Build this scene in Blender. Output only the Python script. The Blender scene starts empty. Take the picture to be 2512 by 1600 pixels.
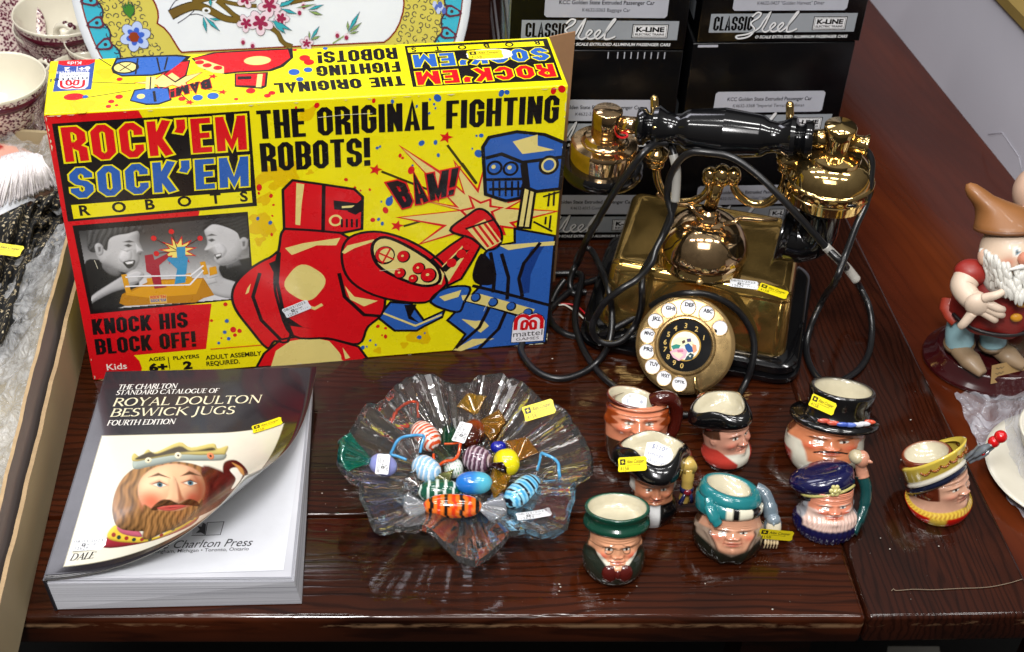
import bpy, bmesh, math, random
import numpy as np
from mathutils import Matrix, Vector
from mathutils.geometry import tessellate_polygon
random.seed(7)
SC = bpy.context.scene
COL = SC.collection
pi = math.pi
# ------------------------------------------------------------------ camera
CAM_F, CAM_P, CAM_R, CAM_H = 3624.56, 0.70624, 0.05983, 0.86904   # focal in photo pixels, pitch, roll, height over the table
PW, PH = 2512.0, 1600.0
cp_, sp_ = math.cos(CAM_P), math.sin(CAM_P)
FW = np.array([0, cp_, -sp_]); R0 = np.array([1.0, 0, 0]); U0 = np.cross(R0, FW)
RT = math.cos(CAM_R)*R0 + math.sin(CAM_R)*U0
UP = -math.sin(CAM_R)*R0 + math.cos(CAM_R)*U0
CO = np.array([0, 0, CAM_H])
cd = bpy.data.cameras.new('camera'); cam = bpy.data.objects.new('camera', cd); COL.objects.link(cam)
cd.sensor_width = 36.0; cd.lens = CAM_F/PW*36.0; cd.clip_start = 0.01; cd.clip_end = 60
cam.matrix_world = Matrix(((RT[0], UP[0], -FW[0], CO[0]), (RT[1], UP[1], -FW[1], CO[1]), (RT[2], UP[2], -FW[2], CO[2]), (0, 0, 0, 1)))
SC.camera = cam
cd.dof.use_dof = True; cd.dof.focus_distance = 1.17; cd.dof.aperture_fstop = 13.0
# ------------------------------------------------------------------ world, lamps, exposure
W = bpy.data.worlds.new('World'); SC.world = W; W.use_nodes = True
bg = W.node_tree.nodes['Background']; bg.inputs[1].default_value = 0.25
_c = W.node_tree.nodes.new('ShaderNodeTexCoord'); _s = W.node_tree.nodes.new('ShaderNodeSeparateXYZ'); _r = W.node_tree.nodes.new('ShaderNodeValToRGB'); _m = W.node_tree.nodes.new('ShaderNodeMapRange')
W.node_tree.links.new(_c.outputs['Generated'], _s.inputs[0]); W.node_tree.links.new(_s.outputs[2], _m.inputs[0]); _m.inputs[1].default_value = -1; W.node_tree.links.new(_m.outputs[0], _r.inputs[0]); W.node_tree.links.new(_r.outputs[0], bg.inputs[0])
while len(_r.color_ramp.elements) < 4: _r.color_ramp.elements.new(.5)
for _e, (_p, _k) in zip(_r.color_ramp.elements, [(0, (.03, .025, .02, 1)), (.5, (.30, .26, .22, 1)), (.84, (.62, .60, .57, 1)), (.95, (1.2, 1.2, 1.2, 1))]): _e.position = _p; _e.color = _k
SC.view_settings.view_transform = 'Standard'; SC.view_settings.look = 'None'
SC.view_settings.exposure = 0.06; SC.view_settings.gamma = 1.0
def lamp(name, loc, target, sx, sy, power, col=(1, .97, .93)):
    l = bpy.data.lights.new(name, 'AREA'); l.shape = 'RECTANGLE'; l.size = sx; l.size_y = sy; l.energy = power; l.color = col
    o = bpy.data.objects.new(name, l); COL.objects.link(o); o.location = loc
    d = Vector(target) - Vector(loc); o.rotation_euler = d.to_track_quat('-Z', 'Y').to_euler(); return o
# shop ceiling: short strips of tube light, a bounced flash over the camera, a window-like panel behind the table, an added front fill
for i, (x, y) in enumerate([(-1.5, .1), (-.5, .1), (.5, .1), (1.5, .1), (-1.5, 1.15), (-.5, 1.15), (.5, 1.15), (1.5, 1.15)]):
    lamp('ceiling_and_fill_light', (x, y, 2.6), (x, y, 0), .62, .14, 10.0, (1, .98, .95))
lamp('flash_light', (-.12, -.15, 1.55), (.02, .95, 0), .30, .24, 25.0, (1, .98, .96))
lamp('window_light', (-1.0, 2.52, 2.02), (-.35, .8, .3), 1.25, .62, 13.0, (.92, .91, 1))
lamp('ceiling_and_fill_light', (-.1, -.9, 2.5), (0, .9, 0), 1.6, .9, 17.0, (1, .98, .96))  # broad front fill, added above and behind the camera
# ------------------------------------------------------------------ helpers
def C(s, k=1.0):
    s = s.lstrip('#'); v = [int(s[i:i+2], 16)/255 for i in (0, 2, 4)]
    return tuple((c/12.92 if c <= .04045 else ((c+.055)/1.055)**2.4)*k for c in v)
def ray(px, py): return FW + (px-PW/2)/CAM_F*RT - (py-PH/2)/CAM_F*UP
def P(px, py, z=0.0):
    d = ray(px, py); t = (z-CAM_H)/d[2]; return CO + t*d
def PY(px, py, y):
    d = ray(px, py); return CO + (y/d[1])*d
def PP(px, py, o, n):
    d = ray(px, py); o = np.array(o); n = np.array(n); t = ((o-CO)@n)/(d@n); return CO + t*d
def crop(x0, y0, s): return lambda x, y: (x0+x/s, y0+y/s)
XF = [Matrix.Identity(4)]; DEF = [None]
def frame(loc=(0, 0, 0), rz=0.0, sc=1.0, rx=0.0, ry=0.0):
    XF[0] = Matrix.Translation(Vector(loc)) @ Matrix.Rotation(rz, 4, 'Z') @ Matrix.Rotation(ry, 4, 'Y') @ Matrix.Rotation(rx, 4, 'X') @ Matrix.Scale(sc, 4)
def noframe(): XF[0] = Matrix.Identity(4); DEF[0] = None
def thing(name, label, cat, loc=(0, 0, 0), group=None):
    o = bpy.data.objects.new(name, None); o.empty_display_size = .02; COL.objects.link(o)
    o.location = tuple(float(c) for c in loc); o['label'] = label; o['category'] = cat
    if group: o['group'] = group
    return o
def tag(o, label, cat, group=None):
    o['label'] = label; o['category'] = cat
    if group: o['group'] = group
    return o
def obj(name, V, F, mat, parent=None, smooth=True, vc=None, fc=None, kind=None, label=None):
    V = np.asarray(V, float).reshape(-1, 3)
    if DEF[0]: V = DEF[0](V)
    M = np.array(XF[0]); V = V @ M[:3, :3].T + M[:3, 3]
    me = bpy.data.meshes.new(name)
    me.from_pydata(V.tolist(), [], [tuple(int(i) for i in f) for f in F])
    mats = mat if isinstance(mat, (list, tuple)) else [mat]
    for m in mats: me.materials.append(m)
    if smooth: me.polygons.foreach_set('use_smooth', [True]*len(me.polygons))
    if vc is not None:
        a = me.color_attributes.new('Col', 'FLOAT_COLOR', 'POINT')
        c = np.ones((len(V), 4), np.float32); c[:, :3] = np.asarray(vc, np.float32)[:, :3]
        a.data.foreach_set('color', c.ravel())
    if fc is not None:
        a = me.color_attributes.new('Col', 'FLOAT_COLOR', 'CORNER'); L = []
        for p, col in zip(me.polygons, fc): L += [col[0], col[1], col[2], 1.0]*p.loop_total
        a.data.foreach_set('color', L)
    me.update()
    o = bpy.data.objects.new(name, me); COL.objects.link(o)
    if parent is not None:
        o.parent = parent
        r = parent
        while r.parent: r = r.parent
        o.matrix_parent_inverse = Matrix.Translation(-Vector(r.location)) if parent is r else Matrix.Identity(4)
        if r.type == 'MESH': o.matrix_parent_inverse = Matrix.Identity(4)
    if kind: o['kind'] = kind
    if label: o['label'] = label
    return o
def matidx(o, idx): o.data.polygons.foreach_set('material_index', list(idx)); o.data.update()
def join(*ms):
    V = []; F = []; n = 0
    for v, f in ms:
        v = np.asarray(v, float).reshape(-1, 3); V.append(v); F += [tuple(i+n for i in q) for q in f]; n += len(v)
    return np.concatenate(V), F
def xform(m, M):
    v = np.asarray(m[0], float); A = np.array(M); return v @ A[:3, :3].T + A[:3, 3], m[1]
def grid_faces(nr, nc, wrap=False):
    F = []
    for i in range(nr-1):
        for j in range(nc if wrap else nc-1):
            k = (j+1) % nc; F.append((i*nc+j, i*nc+k, (i+1)*nc+k, (i+1)*nc+j))
    return F
def loft(rings, cap0=False, cap1=False):
    n = len(rings[0]); V = np.concatenate([np.asarray(r, float) for r in rings]); F = grid_faces(len(rings), n, True)
    if cap0: F.append(tuple(range(n-1, -1, -1)))
    if cap1: b = (len(rings)-1)*n; F.append(tuple(range(b, b+n)))
    return V, F
def ring(rx, z, ry=None, cx=0, cy=0, n=48, tilt=0.0, f=None):
    ry = rx if ry is None else ry; a = np.arange(n)*2*pi/n
    k = np.ones(n) if f is None else np.array([f(t) for t in a])
    x = rx*np.sin(a)*k; y = -ry*np.cos(a)*k      # a = 0 is the front, turning to the right
    return np.stack([cx+x, cy+y, z+tilt*y], 1)
def lathe(prof, n=40):
    return loft([ring(max(r, 1e-5), z, n=n) for r, z in prof], False, False)
def axis(p, q):
    p = Vector(p); d = Vector(q)-p; return Matrix.Translation(p) @ d.to_track_quat('Z', 'Y').to_matrix().to_4x4()
def cat(pts, n=8, closed=False):
    P_ = [np.array(p, float) for p in pts]; m = len(P_); out = []
    rng = range(m if closed else m-1)
    for i in rng:
        if closed: a, b, c, d = P_[i-1], P_[i], P_[(i+1) % m], P_[(i+2) % m]
        else: a, b, c, d = P_[max(i-1, 0)], P_[i], P_[i+1], P_[min(i+2, m-1)]
        for k in range(n):
            t = k/n; out.append(.5*((2*b)+(-a+c)*t+(2*a-5*b+4*c-d)*t*t+(-a+3*b-3*c+d)*t**3))
    if not closed: out.append(P_[-1])
    return np.array(out)
def tube(path, r, n=10, cap=True, flat=1.0):
    path = np.asarray(path, float); m = len(path); rr = np.broadcast_to(np.asarray(r, float), (m,))
    T = np.gradient(path, axis=0); T /= np.linalg.norm(T, axis=1)[:, None]+1e-12
    up = np.array([0, 0, 1.0]) if abs(T[0][2]) < .9 else np.array([1.0, 0, 0])
    N = np.cross(T[0], up); N /= np.linalg.norm(N); rings = []
    for i in range(m):
        N = N - T[i]*(N@T[i]); N /= np.linalg.norm(N)+1e-12; B = np.cross(T[i], N)
        a = np.arange(n)*2*pi/n
        rings.append(path[i] + rr[i]*(np.cos(a)[:, None]*N + flat*np.sin(a)[:, None]*B))
    return loft(rings, cap, cap)
def ball(c, r, n=20, m=12):
    rx, ry, rz = (r, r, r) if np.isscalar(r) else r
    return xform(loft([ring(max(1e-5, math.sin(t*pi/m))*rx, -math.cos(t*pi/m)*rz, max(1e-5, math.sin(t*pi/m))*ry, n=n) for t in range(m+1)]), Matrix.Translation(Vector(c)))
def bx(x0, x1, y0, y1, z0, z1, bev=0.0, seg=2):
    bm = bmesh.new(); bmesh.ops.create_cube(bm, size=1)
    for v in bm.verts: v.co = ((x0+x1)/2+v.co.x*(x1-x0), (y0+y1)/2+v.co.y*(y1-y0), (z0+z1)/2+v.co.z*(z1-z0))
    if bev: bmesh.ops.bevel(bm, geom=bm.edges[:], offset=bev, segments=seg, profile=.5, affect='EDGES')
    bm.verts.index_update(); r = ([tuple(v.co) for v in bm.verts], [tuple(v.index for v in f.verts) for f in bm.faces]); bm.free(); return r
def prism(poly, z0, z1, bev=0.0, seg=3):
    """poly: list of (x, y) counter-clockwise"""
    bm = bmesh.new(); vs = [bm.verts.new((p[0], p[1], z1)) for p in poly]; f = bm.faces.new(vs)
    ex = bmesh.ops.extrude_face_region(bm, geom=[f]); nv = [g for g in ex['geom'] if isinstance(g, bmesh.types.BMVert)]
    for v in nv: v.co.z = z0
    bmesh.ops.recalc_face_normals(bm, faces=bm.faces[:])
    if bev: bmesh.ops.bevel(bm, geom=bm.edges[:], offset=bev, segments=seg, profile=.5, affect='EDGES')
    bm.verts.index_update(); r = ([tuple(v.co) for v in bm.verts], [tuple(v.index for v in f.verts) for f in bm.faces]); bm.free(); return r
def outward(o):
    bm = bmesh.new(); bm.from_mesh(o.data); bmesh.ops.recalc_face_normals(bm, faces=bm.faces[:]); bm.to_mesh(o.data); bm.free(); return o
def autosmooth(o, ang=40):
    bm = bmesh.new(); bm.from_mesh(o.data); lim = math.radians(ang)
    for e in bm.edges:
        if len(e.link_faces) == 2 and e.calc_face_angle(0) > lim: e.smooth = False
    bm.to_mesh(o.data); bm.free(); return o
# ------------------------------------------------------------------ materials
class NT:
    def __init__(s, name):
        s.m = bpy.data.materials.new(name); s.m.use_nodes = True; s.t = s.m.node_tree; s.b = s.t.nodes['Principled BSDF']
    def n(s, ty, **kw):
        x = s.t.nodes.new(ty)
        for k, v in kw.items(): setattr(x, k, v)
        return x
    def l(s, a, b): s.t.links.new(a, b)
    def set(s, **kw):
        for k, v in kw.items(): s.b.inputs[k.replace('_', ' ')].default_value = v
    def noise(s, scale, detail=3, rough=.5, vec=None, dist=0.0):
        x = s.n('ShaderNodeTexNoise'); x.inputs['Scale'].default_value = scale; x.inputs['Detail'].default_value = detail; x.inputs['Roughness'].default_value = rough; x.inputs['Distortion'].default_value = dist
        s.l(vec if vec is not None else s.co(), x.inputs['Vector']); return x
    def co(s, sc=None, rot=None):
        c = s.n('ShaderNodeTexCoord').outputs['Object']
        if sc is None and rot is None: return c
        mp = s.n('ShaderNodeMapping'); s.l(c, mp.inputs['Vector'])
        if rot: mp.inputs['Rotation'].default_value = rot
        if sc:
            mp2 = s.n('ShaderNodeMapping'); mp2.inputs['Scale'].default_value = sc; s.l(mp.outputs[0], mp2.inputs['Vector']); return mp2.outputs[0]
        return mp.outputs[0]
    def ramp(s, fac, stops, interp='LINEAR'):
        r = s.n('ShaderNodeValToRGB'); r.color_ramp.interpolation = interp; e = r.color_ramp.elements
        while len(e) < len(stops): e.new(.5)
        for q, (p, c) in zip(e, stops): q.position = p; q.color = tuple(c)+(1,) if len(c) == 3 else c
        s.l(fac, r.inputs[0]); return r
    def mix(s, fac, a, b, mode='MIX'):
        x = s.n('ShaderNodeMix', data_type='RGBA', blend_type=mode)
        for sock, v in ((x.inputs[0], fac), (x.inputs[6], a), (x.inputs[7], b)):
            if hasattr(v, 'is_linked'): s.l(v, sock)
            elif isinstance(v, (int, float)): sock.default_value = v
            else: sock.default_value = tuple(v)+(1,)
        return x.outputs[2]
    def math(s, op, a, b=None, clamp=False):
        x = s.n('ShaderNodeMath', operation=op, use_clamp=clamp)
        for sock, v in ((x.inputs[0], a), (x.inputs[1], b)):
            if v is None: continue
            if hasattr(v, 'is_linked'): s.l(v, sock)
            else: sock.default_value = v
        return x.outputs[0]
    def bump(s, h, strength=.3, dist=.001, coat=False):
        x = s.n('ShaderNodeBump'); x.inputs['Strength'].default_value = strength; x.inputs['Distance'].default_value = dist
        s.l(h, x.inputs['Height']); s.l(x.outputs[0], s.b.inputs['Normal'])
        if coat: s.l(x.outputs[0], s.b.inputs['Coat Normal'])
def plain(name, col, rough=.5, metal=0.0, coat=0.0, var=.12, scale=60, bump=0.0, rvar=.08, **kw):
    t = NT(name); n = t.noise(scale, 4, .6)
    c = t.mix(t.math('MULTIPLY', n.outputs[0], 1.0), tuple(max(0, x*(1-var)) for x in col), tuple(x*(1+var) for x in col)); t.l(c, t.b.inputs['Base Color'])
    r = t.n('ShaderNodeMapRange'); t.l(n.outputs[0], r.inputs[0]); r.inputs[3].default_value = max(.01, rough-rvar); r.inputs[4].default_value = rough+rvar; t.l(r.outputs[0], t.b.inputs['Roughness'])
    t.set(Metallic=metal, Coat_Weight=coat, Coat_Roughness=.05)
    if bump: t.bump(t.noise(scale*3, 4).outputs[0], bump)
    for k, v in kw.items(): t.b.inputs[k.replace('_', ' ')].default_value = v
    return t.m
def painted(name, rough=.35, coat=0.0, bump=0.0, scale=90, var=.06, spec=.5, crough=.05, metal=0.0):
    """colour comes from the thing's own print or glaze colours (colour attribute), with a little mottling"""
    t = NT(name); a = t.n('ShaderNodeAttribute', attribute_name='Col'); n = t.noise(scale, 4, .6)
    k = t.ramp(n.outputs[0], [(.3, (1-var,)*3), (.7, (1+var*.3,)*3)])
    t.l(t.mix(1.0, a.outputs['Color'], k.outputs[0], 'MULTIPLY'), t.b.inputs['Base Color'])
    r = t.n('ShaderNodeMapRange'); t.l(n.outputs[0], r.inputs[0]); r.inputs[3].default_value = max(.02, rough-.07); r.inputs[4].default_value = rough+.07; t.l(r.outputs[0], t.b.inputs['Roughness'])
    t.set(Coat_Weight=coat, Coat_Roughness=crough, Specular_IOR_Level=spec, Metallic=metal)
    if bump: t.bump(t.noise(scale*.35, 3).outputs[0], bump, .002)
    return t.m
def glass(name, col, rough=.02, ior=1.5, var=.0):
    t = NT(name); t.set(Base_Color=tuple(col)+(1,), Roughness=rough, IOR=ior, Transmission_Weight=1.0)
    if var: t.bump(t.noise(70, 2).outputs[0], var, .002)
    return t.m
# ------------------------------------------------------------------ flat print: layered sheets of ink, each a hair above the one below
LAY = 5e-5
class Art:
    def __init__(s): s.p = []
    def poly(s, pts, col, lay, holes=None): s.p.append(([[tuple(map(float, q)) for q in pts]] + ([[tuple(map(float, q)) for q in h] for h in holes] if holes else []), col, lay))
    def tri(s, verts, tris, col, lay): s.p.append(('T', verts, tris, col, lay))
    def rect(s, x0, y0, x1, y1, col, lay): s.poly([(x0, y0), (x1, y0), (x1, y1), (x0, y1)], col, lay)
    def disc(s, x, y, rx, ry, col, lay, n=20, rot=0.0, f=None):
        L = []
        for i in range(n):
            a = i*2*pi/n; k = f(a) if f else 1; u = rx*k*math.cos(a); v = ry*k*math.sin(a)
            L.append((x+u*math.cos(rot)-v*math.sin(rot), y+u*math.sin(rot)+v*math.cos(rot)))
        s.poly(L, col, lay)
    def line(s, pts, w, col, lay, closed=False, ks=1.0):
        v, f = strip(pts, w, closed, ks); s.tri(v, f, col, lay)
    def star(s, x, y, r, col, lay, n=5, inner=.42, rot=0.3):
        s.poly([(x+(r if i % 2 == 0 else r*inner)*math.sin(rot+i*pi/n), y+(r if i % 2 == 0 else r*inner)*math.cos(rot+i*pi/n)) for i in range(2*n)], col, lay)
    def build(s, name, mapf, mat, parent, maxlen=None, pre=None, label=None):
        V = []; F = []; FC = []
        for k, it in enumerate(s.p):
            if it[0] == 'T': _, vs, tr, col, lay = it
            else:
                loops, col, lay = it; vs = [q for L in loops for q in L]
                tr = tessellate_polygon([[Vector((q[0], q[1], 0)) for q in L] for L in loops])
            if pre: vs = [pre(*q) for q in vs]
            lift = (lay+1)*LAY + (k % 20)*1.2e-6
            if maxlen:
                T = [[vs[i] for i in t] for t in tr]; out = []
                while T:
                    t = T.pop(); d = [((t[i][0]-t[(i+1) % len(t)][0])**2+(t[i][1]-t[(i+1) % len(t)][1])**2) for i in range(len(t))]
                    if len(t) == 4: T += [[t[0], t[1], t[2]], [t[0], t[2], t[3]]]; continue
                    j = int(np.argmax(d))
                    if d[j] > maxlen**2:
                        a, b, c = t[j], t[(j+1) % 3], t[(j+2) % 3]; m = ((a[0]+b[0])/2, (a[1]+b[1])/2); T += [[a, m, c], [m, b, c]]
                    else: out.append(t)
                for t in out:
                    b = len(V); V += [mapf(q[0], q[1], lift) for q in t]; F.append((b, b+1, b+2)); FC.append(col)
            else:
                b = len(V); V += [mapf(q[0], q[1], lift) for q in vs]
                for t in tr: F.append(tuple(b+i for i in t)); FC.append(col)
        return obj(name, V, F, mat, parent, smooth=bool(maxlen), fc=FC, label=label)
def strip(pts, w, closed=False, ks=1.0):
    """mitred ribbon; ks > 1 makes horizontal bars thinner"""
    p = np.array([(x, y*ks) for x, y in pts], float); n = len(p); L = []; R_ = []
    for i in range(n):
        a = p[i-1] if (closed or i > 0) else None; b = p[(i+1) % n] if (closed or i < n-1) else None
        d1 = (p[i]-a) if a is not None else None; d2 = (b-p[i]) if b is not None else None
        if d1 is not None: d1 = d1/(np.linalg.norm(d1)+1e-12)
        if d2 is not None: d2 = d2/(np.linalg.norm(d2)+1e-12)
        if d1 is None: d1 = d2
        if d2 is None: d2 = d1
        nn = np.array([-d1[1]-d2[1], d1[0]+d2[0]]); l = np.linalg.norm(nn)
        if l < 1e-6: nn = np.array([-d2[1], d2[0]]); k = 1
        else: nn /= l; k = min(2.2, 1/max(.3, nn@np.array([-d2[1], d2[0]])))
        ww = w[i] if isinstance(w, (list, tuple, np.ndarray)) else w
        L.append(p[i]+nn*ww/2*k); R_.append(p[i]-nn*ww/2*k)
    V = [(q[0], q[1]/ks) for q in L+R_]; F = []
    for i in range(n if closed else n-1):
        j = (i+1) % n; F += [(i, n+i, n+j), (i, n+j, j)]
    return V, F
def G(ch, w, h, t, ks):
    """square-cut poster capitals as centre lines"""
    L, R_, B, T, M = t/2, w-t/2, t/2/ks, h-t/2/ks, h*.5; c = min(w*.24, (w-t)*.5); k = .19*h
    if ch == 'O': return [('c', [(L+c, B), (R_-c, B), (R_, B+c), (R_, T-c), (R_-c, T), (L+c, T), (L, T-c), (L, B+c)])]
    if ch in 'CG':
        base = [(R_, h*.64), (R_, T-c), (R_-c, T), (L+c, T), (L, T-c), (L, B+c), (L+c, B), (R_-c, B), (R_, B+c)]
        return [('o', base+[(R_, h*.36)])] if ch == 'C' else [('o', base+[(R_, M+B*.2), (w*.5, M+B*.2)])]
    if ch == 'S': return [('o', [(R_, h*.66), (R_, T-c), (R_-c, T), (L+c, T), (L, T-c), (L, M+c*.9), (L+c*.7, M+c*.15), (R_-c*.7, M-c*.15), (R_, M-c*.9), (R_, B+c), (R_-c, B), (L+c, B), (L, B+c), (L, h*.34)])]
    if ch == 'E': return [('o', [(w, T), (L, T), (L, B), (w, B)]), ('o', [(L+t/2, M), (w*.92, M)])]
    if ch == 'F': return [('o', [(w, T), (L, T), (L, 0)]), ('o', [(L+t/2, M), (w*.9, M)])]
    if ch == 'L': return [('o', [(L, h), (L, B), (w, B)])]
    if ch == 'I': return [('o', [(L, 0), (L, h)])]
    if ch == 'T': return [('o', [(0, T), (w, T)]), ('o', [(w/2, T-t/2/ks), (w/2, 0)])]
    if ch == 'H': return [('o', [(L, 0), (L, h)]), ('o', [(R_, 0), (R_, h)]), ('o', [(L+t/2, M), (R_-t/2, M)])]
    if ch == 'N': return [('o', [(L, 0), (L, h)]), ('o', [(R_, 0), (R_, h)]), ('o', [(L, h-t*.4), (R_, t*.4)])]
    if ch == 'M': return [('o', [(L, 0), (L, h)]), ('o', [(R_, 0), (R_, h)]), ('o', [(L, h-t*.3), (w/2, h*.16), (R_, h-t*.3)])]
    if ch == 'K': return [('o', [(L, 0), (L, h)]), ('o', [(R_+t*.1, h), (L+t*.6, M), (R_+t*.1, 0)])]
    if ch == 'R': return [('o', [(L, 0), (L, T), (R_-c, T), (R_, T-c), (R_, M+c*.7), (R_-c, M-t*.1), (L+t/2, M-t*.1)]), ('o', [(R_-c*1.3, M-t*.3), (R_, M-c*1.2), (R_+.02*w, 0)])]
    if ch == 'B': return [('c', [(L, B), (L, T), (R_-c, T), (R_, T-c), (R_, M+c*.8), (R_-c*.6, M), (R_, M-c*.8), (R_, B+c), (R_-c, B)]), ('o', [(L+t/2, M), (R_-c*.8, M)])]
    if ch == 'A': return [('o', [(t*.42, 0), (w/2, h-t*.1), (w-t*.42, 0)]), ('o', [(w*.3, h*.27), (w*.7, h*.27)])]
    if ch == '!': return [('o', [(w*.5, h), (w*.5, h*.3)]), ('o', [(w*.5, h*.2), (w*.5, 0)])]
    if ch == "'": return [('o', [(w*.55, h), (w*.55, h*.76), (w*.25, h*.62)])]
    return []
WID = {'I': .42, 'M': 1.32, '!': .4, "'": .44, ' ': .5, 'E': .86, 'F': .84, 'L': .82, 'T': .92}
def block(A, s, x, y, h, w, t, col, lay, gap=.12, ks=1.0, out=None, fn=None):
    """poster lettering starting at x, base line y; out = (extra, colour, layer) adds an outline below; fn bends the points"""
    fn = fn or (lambda a, b: (a, b))
    for ch in s:
        cw = w*WID.get(ch, 1.0)
        if ch == 'I' or ch == '!': cw = max(cw, t)
        for ty, pl in G(ch, cw, h, t, ks):
            pts = [(x+a, y+b) for a, b in pl]
            if out:
                q = pts
                if ty == 'o':
                    q = [np.array(a, float) for a in pts]; d0 = q[0]-q[1]; d1 = q[-1]-q[-2]
                    q[0] = q[0]+d0/np.linalg.norm(d0)*out[0]; q[-1] = q[-1]+d1/np.linalg.norm(d1)*out[0]
                v, f = strip(q, t+2*out[0], ty == 'c', ks); A.tri([fn(*a) for a in v], f, out[1], out[2])
            v, f = strip(pts, t, ty == 'c', ks); A.tri([fn(*a) for a in v], f, col, lay)
        x += cw+w*gap
    return x
_tx = {}
def txt(A, s, x, y, h, col, lay, align='L', bold=0.0, sx=1.0, shear=0.0, gap=1.0, fn=None, width=None):
    """lettering in Blender's own font; h = capital height, (x, y) = base line start or centre; width fits the line"""
    key = (s, bold, gap)
    if key not in _tx:
        cu = bpy.data.curves.new('t', 'FONT'); cu.body = s; cu.offset = bold; cu.space_character = gap; cu.resolution_u = 3
        o = bpy.data.objects.new('t', cu); COL.objects.link(o); dg = bpy.context.evaluated_depsgraph_get(); me = o.evaluated_get(dg).to_mesh()
        _tx[key] = ([(v.co.x, v.co.y) for v in me.vertices], [tuple(p.vertices) for p in me.polygons]); o.evaluated_get(dg).to_mesh_clear()
        bpy.data.objects.remove(o); bpy.data.curves.remove(cu)
    vs, tr = _tx[key]
    if not vs: return
    k = h/.73; x0 = min(v[0] for v in vs); x1 = max(v[0] for v in vs)
    if width: sx = width/((x1-x0)*k)
    off = {'L': 0, 'C': -.5, 'R': -1}[align]*(x1-x0)*k*sx
    pts = [(x+off+(v[0]-x0)*k*sx+shear*v[1]*k, y+v[1]*k) for v in vs]
    if fn: pts = [fn(*p) for p in pts]
    A.tri(pts, tr, col, lay)
# roman capitals: thick and thin strokes with serifs.  ('t'|'h', points) ; S = serif at a point
def arc(cx, cy, rx, ry, a0, a1, n=9): return [(cx+rx*math.cos(math.radians(a0+(a1-a0)*i/n)), cy+ry*math.sin(math.radians(a0+(a1-a0)*i/n))) for i in range(n+1)]
SER = {
 'A': (.72, [('h', [(.10, 0), (.36, 1)]), ('t', [(.36, 1), (.62, 0)]), ('h', [(.2, .34), (.5, .34)])], [(.10, 0), (.62, 0)]),
 'B': (.6, [('t', [(.12, 0), (.12, 1)]), ('m', [(.12, .98)]+arc(.3, .75, .2, .23, 80, -90)+[(.12, .52)]), ('m', [(.12, .52)]+arc(.3, .27, .25, .25, 90, -90)+[(.12, .02)])], [(.12, 0), (.12, 1)]),
 'C': (.72, [('m', arc(.4, .5, .33, .48, 42, 318, 16))], []),
 'D': (.76, [('t', [(.12, 0), (.12, 1)]), ('m', [(.12, .98)]+arc(.3, .5, .38, .48, 85, -85, 14)+[(.12, .02)])], [(.12, 0), (.12, 1)]),
 'E': (.56, [('t', [(.12, 0), (.12, 1)]), ('h', [(.12, .97), (.5, .97), (.5, .85)]), ('h', [(.12, .52), (.42, .52)]), ('h', [(.12, .03), (.52, .03), (.54, .16)])], [(.1, 0), (.1, 1)]),
 'F': (.52, [('t', [(.12, 0), (.12, 1)]), ('h', [(.12, .97), (.5, .97), (.5, .85)]), ('h', [(.12, .52), (.42, .52)])], [(.12, 0), (.1, 1)]),
 'G': (.76, [('m', arc(.4, .5, .33, .48, 42, 300, 16)), ('t', [(.62, .42), (.62, .06)])], [(.62, .42)]),
 'H': (.8, [('t', [(.12, 0), (.12, 1)]), ('t', [(.66, 0), (.66, 1)]), ('h', [(.12, .52), (.66, .52)])], [(.12, 0), (.12, 1), (.66, 0), (.66, 1)]),
 'I': (.28, [('t', [(.13, 0), (.13, 1)])], [(.13, 0), (.13, 1)]),
 'J': (.34, [('t', [(.18, 1), (.18, 0), (.1, -.2), (-.02, -.26)])], [(.18, 1)]),
 'K': (.68, [('t', [(.12, 0), (.12, 1)]), ('h', [(.56, 1), (.14, .5)]), ('t', [(.24, .58), (.64, 0)])], [(.12, 0), (.12, 1), (.56, 1), (.64, 0)]),
 'L': (.55, [('t', [(.12, 0), (.12, 1)]), ('h', [(.12, .03), (.5, .03), (.53, .18)])], [(.1, 0), (.12, 1)]),
 'N': (.8, [('h', [(.13, 0), (.13, 1)]), ('h', [(.67, 0), (.67, 1)]), ('t', [(.13, 1), (.67, 0)])], [(.13, 0), (.1, 1), (.67, 1)]),
 'O': (.82, [('r', arc(.4, .5, .33, .48, 0, 350, 22))], []),
 'P': (.56, [('t', [(.12, 0), (.12, 1)]), ('m', [(.12, .98)]+arc(.28, .73, .23, .25, 80, -90)+[(.12, .48)])], [(.12, 0), (.12, 1)]),
 'R': (.64, [('t', [(.12, 0), (.12, 1)]), ('m', [(.12, .98)]+arc(.28, .75, .22, .23, 80, -90)+[(.12, .52)]), ('t', [(.3, .5), (.62, 0)])], [(.12, 0), (.12, 1), (.62, 0)]),
 'S': (.5, [('m', arc(.25, .74, .17, .23, 30, 230, 10)+arc(.22, .25, .2, .25, 60, -150, 10))], []),
 'T': (.64, [('t', [(.31, 0), (.31, 1)]), ('h', [(.02, .85), (.04, .97), (.58, .97), (.6, .85)])], [(.31, 0)]),
 'U': (.76, [('t', [(.13, 1), (.13, .35)]+arc(.38, .3, .25, .28, 180, 270, 6)), ('h', arc(.38, .3, .25, .28, 270, 360, 6)+[(.63, 1)])], [(.13, 1), (.63, 1)]),
 'W': (1.0, [('t', [(.06, 1), (.28, 0)]), ('h', [(.28, 0), (.5, .98)]), ('t', [(.5, .98), (.7, 0)]), ('h', [(.7, 0), (.92, 1)])], [(.06, 1), (.92, 1)]),
 'Y': (.66, [('t', [(.06, 1), (.32, .48)]), ('h', [(.32, .48), (.58, 1)]), ('t', [(.32, .5), (.32, 0)])], [(.06, 1), (.58, 1), (.32, 0)]),
}
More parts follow.
